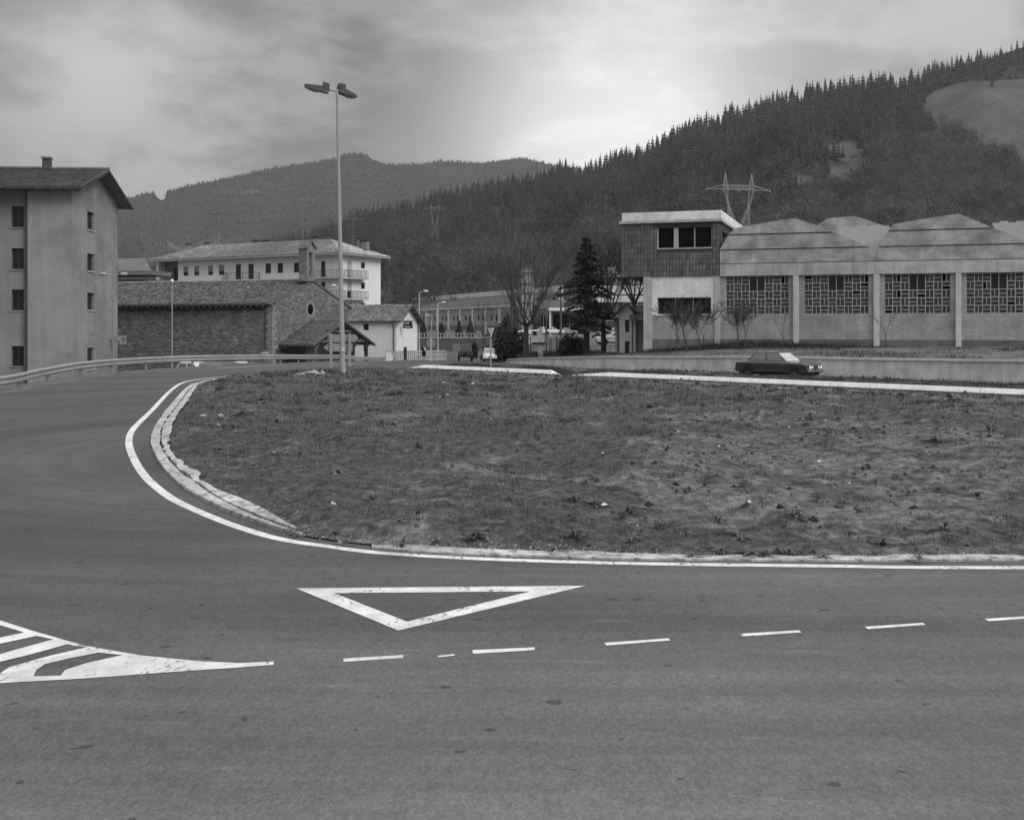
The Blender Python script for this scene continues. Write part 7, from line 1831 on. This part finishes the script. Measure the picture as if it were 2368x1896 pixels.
def turf():
    r = np.random.RandomState(77); Xs, Ys = [], []
    for y0, y1, dens in ((10.4,13,760),(13,17,520),(17,23,300),(23,32,150),(32,57,58)):
        xl, xr = -.36*y1-.3, .475*y1+.6; n = int((xr-xl)*(y1-y0)*dens); x = r.uniform(xl, xr, n); y = r.uniform(y0, y1, n); Xs.append(x); Ys.append(y)
    x = np.concatenate(Xs); y = np.concatenate(Ys); m = inpoly(OUT, x, y) & (x < .475*y+.4) & (x > -.34*y-.5); x = x[m]; y = y[m]
    bare = bare_fn(x, y); p = patchy(x, y, 1.0)*.5+patchy(x+5, y-3, 2.7)*.3+patchy(x, y+7, .45)*.35
    d = dist_poly(OUT, x, y)
    keep = r.rand(len(x)) < np.clip(1.55*(p-.18)-bare*1.15+.20, .02, 1)*sstep(0.02, .5, d+.1*r.rand(len(x))); x, y, p, d = x[keep], y[keep], p[keep], d[keep]
    z = hfast(x, y)-.012; dist = y/12.0
    h = (.026+.05*p*r.rand(len(x)))*np.clip(.8+dist*.28, 1, 1.9); w = .0042*np.clip(dist*1.1, 1, 4.6)*r.uniform(.8, 1.6, len(x))
    dry = r.rand(len(x)) < .18+.10*(bare_fn(x, y) > .4)
    print('blades', len(x))
    g = ~dry; blades('grass', x[g], y[g], z[g], h[g], w[g], 1, grass_m, .8, True, label='short patchy grass covering the traffic island')
    blades('dry_grass', x[dry], y[dry], z[dry], h[dry]*.9, w[dry]*1.1, 2, dry_m, 1.4, False, .5, label='dry flattened grass stalks scattered over the traffic island')
    # darker, taller tufts and clods scattered through the turf
    n = 2100; cx = r.uniform(-14, 22, n); cy = 10.6+(r.rand(n)**1.35)*42; m = inpoly(OUT, cx, cy) & (dist_poly(OUT, cx, cy) > .15); cx, cy = cx[m], cy[m]
    tx, ty, th, tw_ = [], [], [], []
    for a_, b_ in zip(cx, cy):
        k = r.randint(14, 40); sc_ = max(1, b_/17); R2 = r.uniform(.03, .12)*sc_
        tx.append(a_+r.normal(0, R2, k)); ty.append(b_+r.normal(0, R2*.8, k)); th.append(r.uniform(.04, .11, k)*min(sc_, 1.8)); tw_.append(np.full(k, .005*sc_))
    tx, ty, th, tw_ = map(np.concatenate, (tx, ty, th, tw_))
    blades('grass_tuft', tx, ty, hfast(tx, ty)-.012, th, tw_, 11, M('tuft_blade', .042, .8, .4, 1.2, island=.7, spec=.2), .9, True, label='darker coarse tufts of grass dotted over the traffic island')
    # long thin stalks
    n = 900; xx = r.uniform(-10, 20, n); yy = r.uniform(13, 50, n); m = inpoly(OUT, xx, yy) & (dist_poly(OUT, xx, yy) > .4); xx = xx[m]; yy = yy[m]
    blades('dry_grass', xx, yy, hfast(xx, yy)-.02, r.uniform(.18, .5, len(xx)), np.full(len(xx), .007)*np.clip(yy/18, 1, 2.2), 3, dry_m, .35, True, label='tall dry grass stalks standing above the island turf')
turf()
def verge_grass():
    r = np.random.RandomState(5); Xs, Ys, Zs = [], [], []
    for VV, k in ((VA, 34), (VB, 26)):
        c = VV[r.randint(0, len(VV), len(VV)*k)]; q = c+np.stack([r.normal(0,.22,len(c)), r.normal(0,.22,len(c)), np.zeros(len(c))], 1)
        vis = np.abs(q[:,0]/q[:,1]) < .5; q = q[vis]; Xs.append(q[:,0]); Ys.append(q[:,1]); Zs.append(q[:,2]-.03)
    x, y, z = map(np.concatenate, (Xs, Ys, Zs)); s = s_of(x, y); m = s > 5.62; x, y, z = x[m], y[m], z[m]; p = patchy(x, y, .9)
    blades('verge_grass', x, y, z, (.06+.24*p*r.rand(len(x))), np.full(len(x), .022)*r.uniform(.7, 1.5, len(x)), 6, verge_g, .7, False, label='rough grass on the verge behind the white kerb')
    # bank above the retaining wall, along the factory foot
    n = 40000; t = r.uniform(0, 1, n); P = np.array([(w[0], w[1]) for w in WALL]); seg = np.cumsum([0]+[np.hypot(*(P[i+1]-P[i])) for i in range(len(P)-1)]); u = t*seg[-1]
    px_ = np.interp(u, seg, P[:,0]); py_ = np.interp(u, seg, P[:,1]); off = .45+r.rand(n)**1.0*14
    k = np.searchsorted(seg, u)-1; k = np.clip(k, 0, len(P)-2); d = P[k+1]-P[k]; d /= np.linalg.norm(d, axis=1)[:,None]; nx_, ny_ = -d[:,1], d[:,0]
    sgn = np.where(ny_ < 0, -1, 1); x = px_+nx_*sgn*off; y = py_+ny_*sgn*off; m = (np.abs(x/y) < .5)
    # keep out of the factory
    lx = (x-16.16)*math.cos(-.317)+(y-86)*math.sin(-.317); ly = -(x-16.16)*math.sin(-.317)+(y-86)*math.cos(-.317)
    m &= ~((ly > -.05) & (lx > -6.2)); x, y, ly_ = x[m], y[m], ly[m]; z = Hn(x, y)-.03; p = patchy(x, y, .5)
    lxm = lx[m]; bram = .5*np.exp(-((lxm-3)/5.5)**2)*sstep(-4.5, -1, ly_)
    blades('bank_grass', x, y, z, (.05+.42*p**2*r.rand(len(x)))*(1+1.6*bram), np.full(len(x), .03)*r.uniform(.7, 1.6, len(x)), 7, verge_g, .8, False, label='weeds and rough grass on the bank below the factory')
    # brambles under the tower
    n = 8000; lx = r.uniform(-5.5, 10, n); ly = -r.rand(n)*3.2-.1; hh = (.15+.75*np.exp(-((lx-2.5)/3.6)**2))*(.1+1.1*fbm(lx, ly, 1.3, 3, 2)); c, s = math.cos(-.317), math.sin(-.317)
    x = 16.16+lx*c-ly*s; y = 86+lx*s+ly*c; z = Hn(x, y)-.05+hh*r.rand(n)*.75
    blades('bramble', x, y, z, r.uniform(.12, .38, n), r.uniform(.02, .07, n), 8, M('bramble_twig', .04, .9, .4, 1, island=.6), 1.6, False, label='dark bramble thicket at the foot of the brick tower')
    n = 9000; x = r.uniform(-4, 8, n); y = r.uniform(96, 122, n); m = (sdf(WALLX, x, y)[0] > .6); x, y = x[m], y[m]
    blades('bank_grass', x, y, Hn(x, y)-.03, r.uniform(.2, .7, len(x)), np.full(len(x), .05), 9, verge_g, .7, False, label='rough growth around the plane tree and utility pole')
verge_grass()
# broad-leaved weeds: rosettes of dock and plantain
def rosette(seed, n=11, L_=.16):
    r = random.Random(seed); m = MB()
    for i in range(n):
        a = 2*math.pi*i/n+r.uniform(-.3, .3); l = L_*r.uniform(.6, 1.15); w = l*.16; e = r.uniform(.25, 1.15); d = Vector((math.cos(a), math.sin(a), 0)); s = Vector((-d.y, d.x, 0)); up = Vector((0,0,1))
        p0 = d*.01; p1 = d*l*.5*math.cos(e)+up*l*.55*math.sin(e); p2 = d*l*.95*math.cos(e*.7)+up*l*.6*math.sin(e)*.9; p3 = p2+d*l*.16-up*l*.08
        w *= .7; m.add([p0-s*.004, p0+s*.004, p1+s*w-up*.006, p1, p1-s*w-up*.006, p2+s*w*.7, p2, p2-s*w*.7, p3], [(0,1,2,3),(0,3,4),(3,2,5,6),(4,3,6,7),(6,5,8),(7,6,8)])
    return m.mesh('weed_plant', M('weed_leaf', .075, .6, .3, 3, island=.45, spec=.4))
rm = [rosette(i, 9+i, .15+.015*i) for i in range(5)]
weeds = [(1540,1068),(1375,1120),(1330,1168),(1455,1183),(1660,1200),(1710,1226),(1885,1116),(2220,1036),(2160,1038),(1770,1262),(1905,1266),(2125,1272),(2235,1240),(1735,1258),(1820,1258),(1585,1228),(1520,1206),(1380,1170),(1995,1098),(2115,1242),(2060,1160),(1250,1112),(1185,1090),(1330,1235),(1100,1235),(1280,1250),(1590,1150),(2290,1010),(1840,1190),(2040,1245),(930,1255),(800,1236),(690,1210),(1360,1110),(1460,1240),(2320,1090),(980,1180),(860,1150),(560,960),(640,975),(1600,1262),(1670,1255),(2180,1215),(2260,1150),(1950,1160)]
rw_ = random.Random(12)
for i, (px, py) in enumerate(weeds):
    p = G(px, py, .12); z = float(island_h(np.array([p.x]), np.array([p.y]))[0]); o = link('weed_plant', rm[i % 5], None, (p.x, p.y, z-.01)); s = rw_.uniform(.65, 1.1)*(1.0 if p.y < 16 else 1.5); o.scale = (s, s, s*rw_.uniform(.8, 1.2)); o.rotation_euler = (rw_.gauss(0,.1), rw_.gauss(0,.1), rw_.uniform(0, 6.28))
    tag(o, 'low broad leaved weed rosette growing in the thin grass of the island', 'weed', 'broad leaved weeds on the island')
def pebble(seed, mat):
    r = np.random.RandomState(seed); bm = bmesh.new(); bmesh.ops.create_icosphere(bm, subdivisions=1, radius=1)
    for v in bm.verts: v.co *= r.uniform(.7, 1.15)
    me = bpy.data.meshes.new('stone'); bm.to_mesh(me); bm.free(); me.materials.append(mat); return me
pale_stone = M('pale_stone', .30, .9, .2, 12, bump=.5); paper2 = M('weathered_paper', .62, .9, .15, 10)
sm = [pebble(i, pale_stone) for i in range(4)]
for i, (px, py, w) in enumerate(((775,1098,.09),(778,1160,.10),(688,1180,.07),(662,1153,.05),(633,1045,.12),(757,1088,.05),(1035,933,.22),(1180,1170,.05),(510,970,.35),(505,990,.2),(470,965,.3),(785,1250,.09),(1135,995,.13),(1870,1100,.05),(2085,1264,.06),(2147,1064,.09),(1395,1062,.06),(2365,983,.12),(1900,976,.14),(1010,1135,.05),(950,1138,.05),(1926,1098,.05))):
    p = G(px, py, .1); z = float(island_h(np.array([p.x]), np.array([p.y]))[0]); o = link('stone', sm[i % 4], None, (p.x, p.y, z+w*.1)); w *= .62; o.scale = (w*.55, w*.42, w*.3); o.rotation_euler = (0, 0, i)
    tag(o, 'pale stone lying in the grass of the traffic island', 'stone', 'pale stones on the island')
lp_ = MB(); lp_.add([(-.06,-.03,0),(.05,-.04,.01),(.06,.03,.0),(.0,.02,.025),(-.05,.04,.0)], [(0,1,3),(1,2,3),(3,4,0)]); lm = lp_.mesh('litter', paper2)
for i, (px, py, s) in enumerate(((1397,1173,1.3),(1733,1173,.9),(1853,982,2.2),(1911,986,1.4),(1393,1062,1.0),(1895,1085,1.0),(1662,1050,.9),(1125,1240,.7),(1475,1205,.6),(1568,1021,.9),(1020,935,1.8),(1824,994,1.2),(2147,1063,1.3),(1095,897,2.8),(1025,889,3.0),(1965,1130,.6),(770,1165,1.6))):
    p = G(px, py, .12); z = float(island_h(np.array([p.x]), np.array([p.y]))[0]); o = link('litter', lm, None, (p.x, p.y, z+.03)); s *= .55; o.scale = (s, s, s*1.5); o.rotation_euler = (.15, 0, i*1.3)
    tag(o, 'small white scrap of paper litter lying on the island', 'litter', 'paper scraps on the island')
def rubble():
    r = random.Random(3); m = MB(); p = G(722, 872, .05)
    for i in range(46):
        x, y = r.gauss(0, .42), r.gauss(0, .5); s = r.uniform(.04, .13); m.ball((x, y, s*.4+max(0,.14-abs(x)*.2)), s, s*.8, s*.6, 6, 4)
    o = m.build('rubble_heap', pale_stone, loc=(p.x, p.y, .08)); o['kind'] = 'stuff'; o['label'] = 'small heap of pale rubble left of the lamp post foot'
rubble()
def clods():
    r = np.random.RandomState(19); n = 17000; x = r.uniform(-12, 24, n); y = 10.6+(r.rand(n)**1.5)*40; m = inpoly(OUT, x, y) & (dist_poly(OUT, x, y) > .1) & (x < .48*y); x, y = x[m], y[m]
    keep = r.rand(len(x)) < np.clip(bare_fn(x, y)*1.3-.1, .05, 1); x, y = x[keep], y[keep]; n = len(x); z = island_h(x, y)
    s = np.clip(np.abs(r.normal(0, .02, n))+.008, 0, .06)*np.clip(y/14, 1, 2.6); a = r.uniform(0, 6.28, n); V = []
    for k in range(4): t = a+k*1.5708; q = r.uniform(.7, 1.3, n)*s; V.append(np.stack([x+np.cos(t)*q*1.3, y+np.sin(t)*q, z-.01], 1))
    V.append(np.stack([x+r.normal(0, .3, n)*s, y+r.normal(0, .3, n)*s, z+s*r.uniform(.5, 1.1, n)], 1)); V = np.stack(V, 1).reshape(-1, 3); i = np.arange(n)*5
    Fs = np.concatenate([np.stack([i+k, i+(k+1) % 4, i+4], 1) for k in range(4)]); link('earth_clods', npmesh('earth_clods', V, Fs, M('earth_clod', .05, .97, .4, 9, island=.75, spec=.1)), kind='stuff', label='small clods of earth and dead tufts over the worn part of the island')
clods()
# loose grit and dust along the gutter
def grit():
    r = np.random.RandomState(9); V = []; Fs = []
    A = catmull([G(*p) for p in [(2368,1288),(1500,1287),(1300,1280),(1100,1274),(960,1268),(860,1258),(694,1236),(579,1174),(480,1128)]], 30)
    for k in range(1300):
        p = A[r.randint(len(A))]; x, y = p.x+r.normal(0,.25), p.y+r.normal(.03,.06); s = abs(r.normal(0,.0035))+.0015; b = len(V); z = float(.05)
        V += [(x-s,y-s,z),(x+s,y-s,z),(x,y+s,z),(x,y,z+s*1.6)]; Fs += [(b,b+1,b+3),(b+1,b+2,b+3),(b+2,b,b+3)]
    V = np.array(V); h = island_h(V[:,0], V[:,1]); ins = inpoly(OUT, V[:,0], V[:,1]); V[:,2] += np.where(ins, h-.045, 0)
    link('grit', npmesh('grit', V, Fs, pale_stone), kind='stuff', label='pale grit scattered along the gutter and turf edge')
grit()

# ------------------------------------------------------------------ haze
def haze():
    m = bpy.data.materials.new('haze'); m.use_nodes = True; nt = m.node_tree; nt.nodes.clear(); out = nt.nodes.new('ShaderNodeOutputMaterial'); v = nt.nodes.new('ShaderNodeVolumePrincipled')
    v.inputs['Color'].default_value = (.92, .92, .92, 1); v.inputs['Density'].default_value = HAZE; v.inputs['Anisotropy'].default_value = .2
    nt.links.new(v.outputs[0], out.inputs['Volume'])
    b = MB(); b.box(-2900, 3700, -200, 4600, -8, 420); b.build('haze', m, kind='stuff', label='thin valley haze in front of the distant mountain')
HAZE = 0.00011
haze()
print('objects', len(bpy.data.objects))
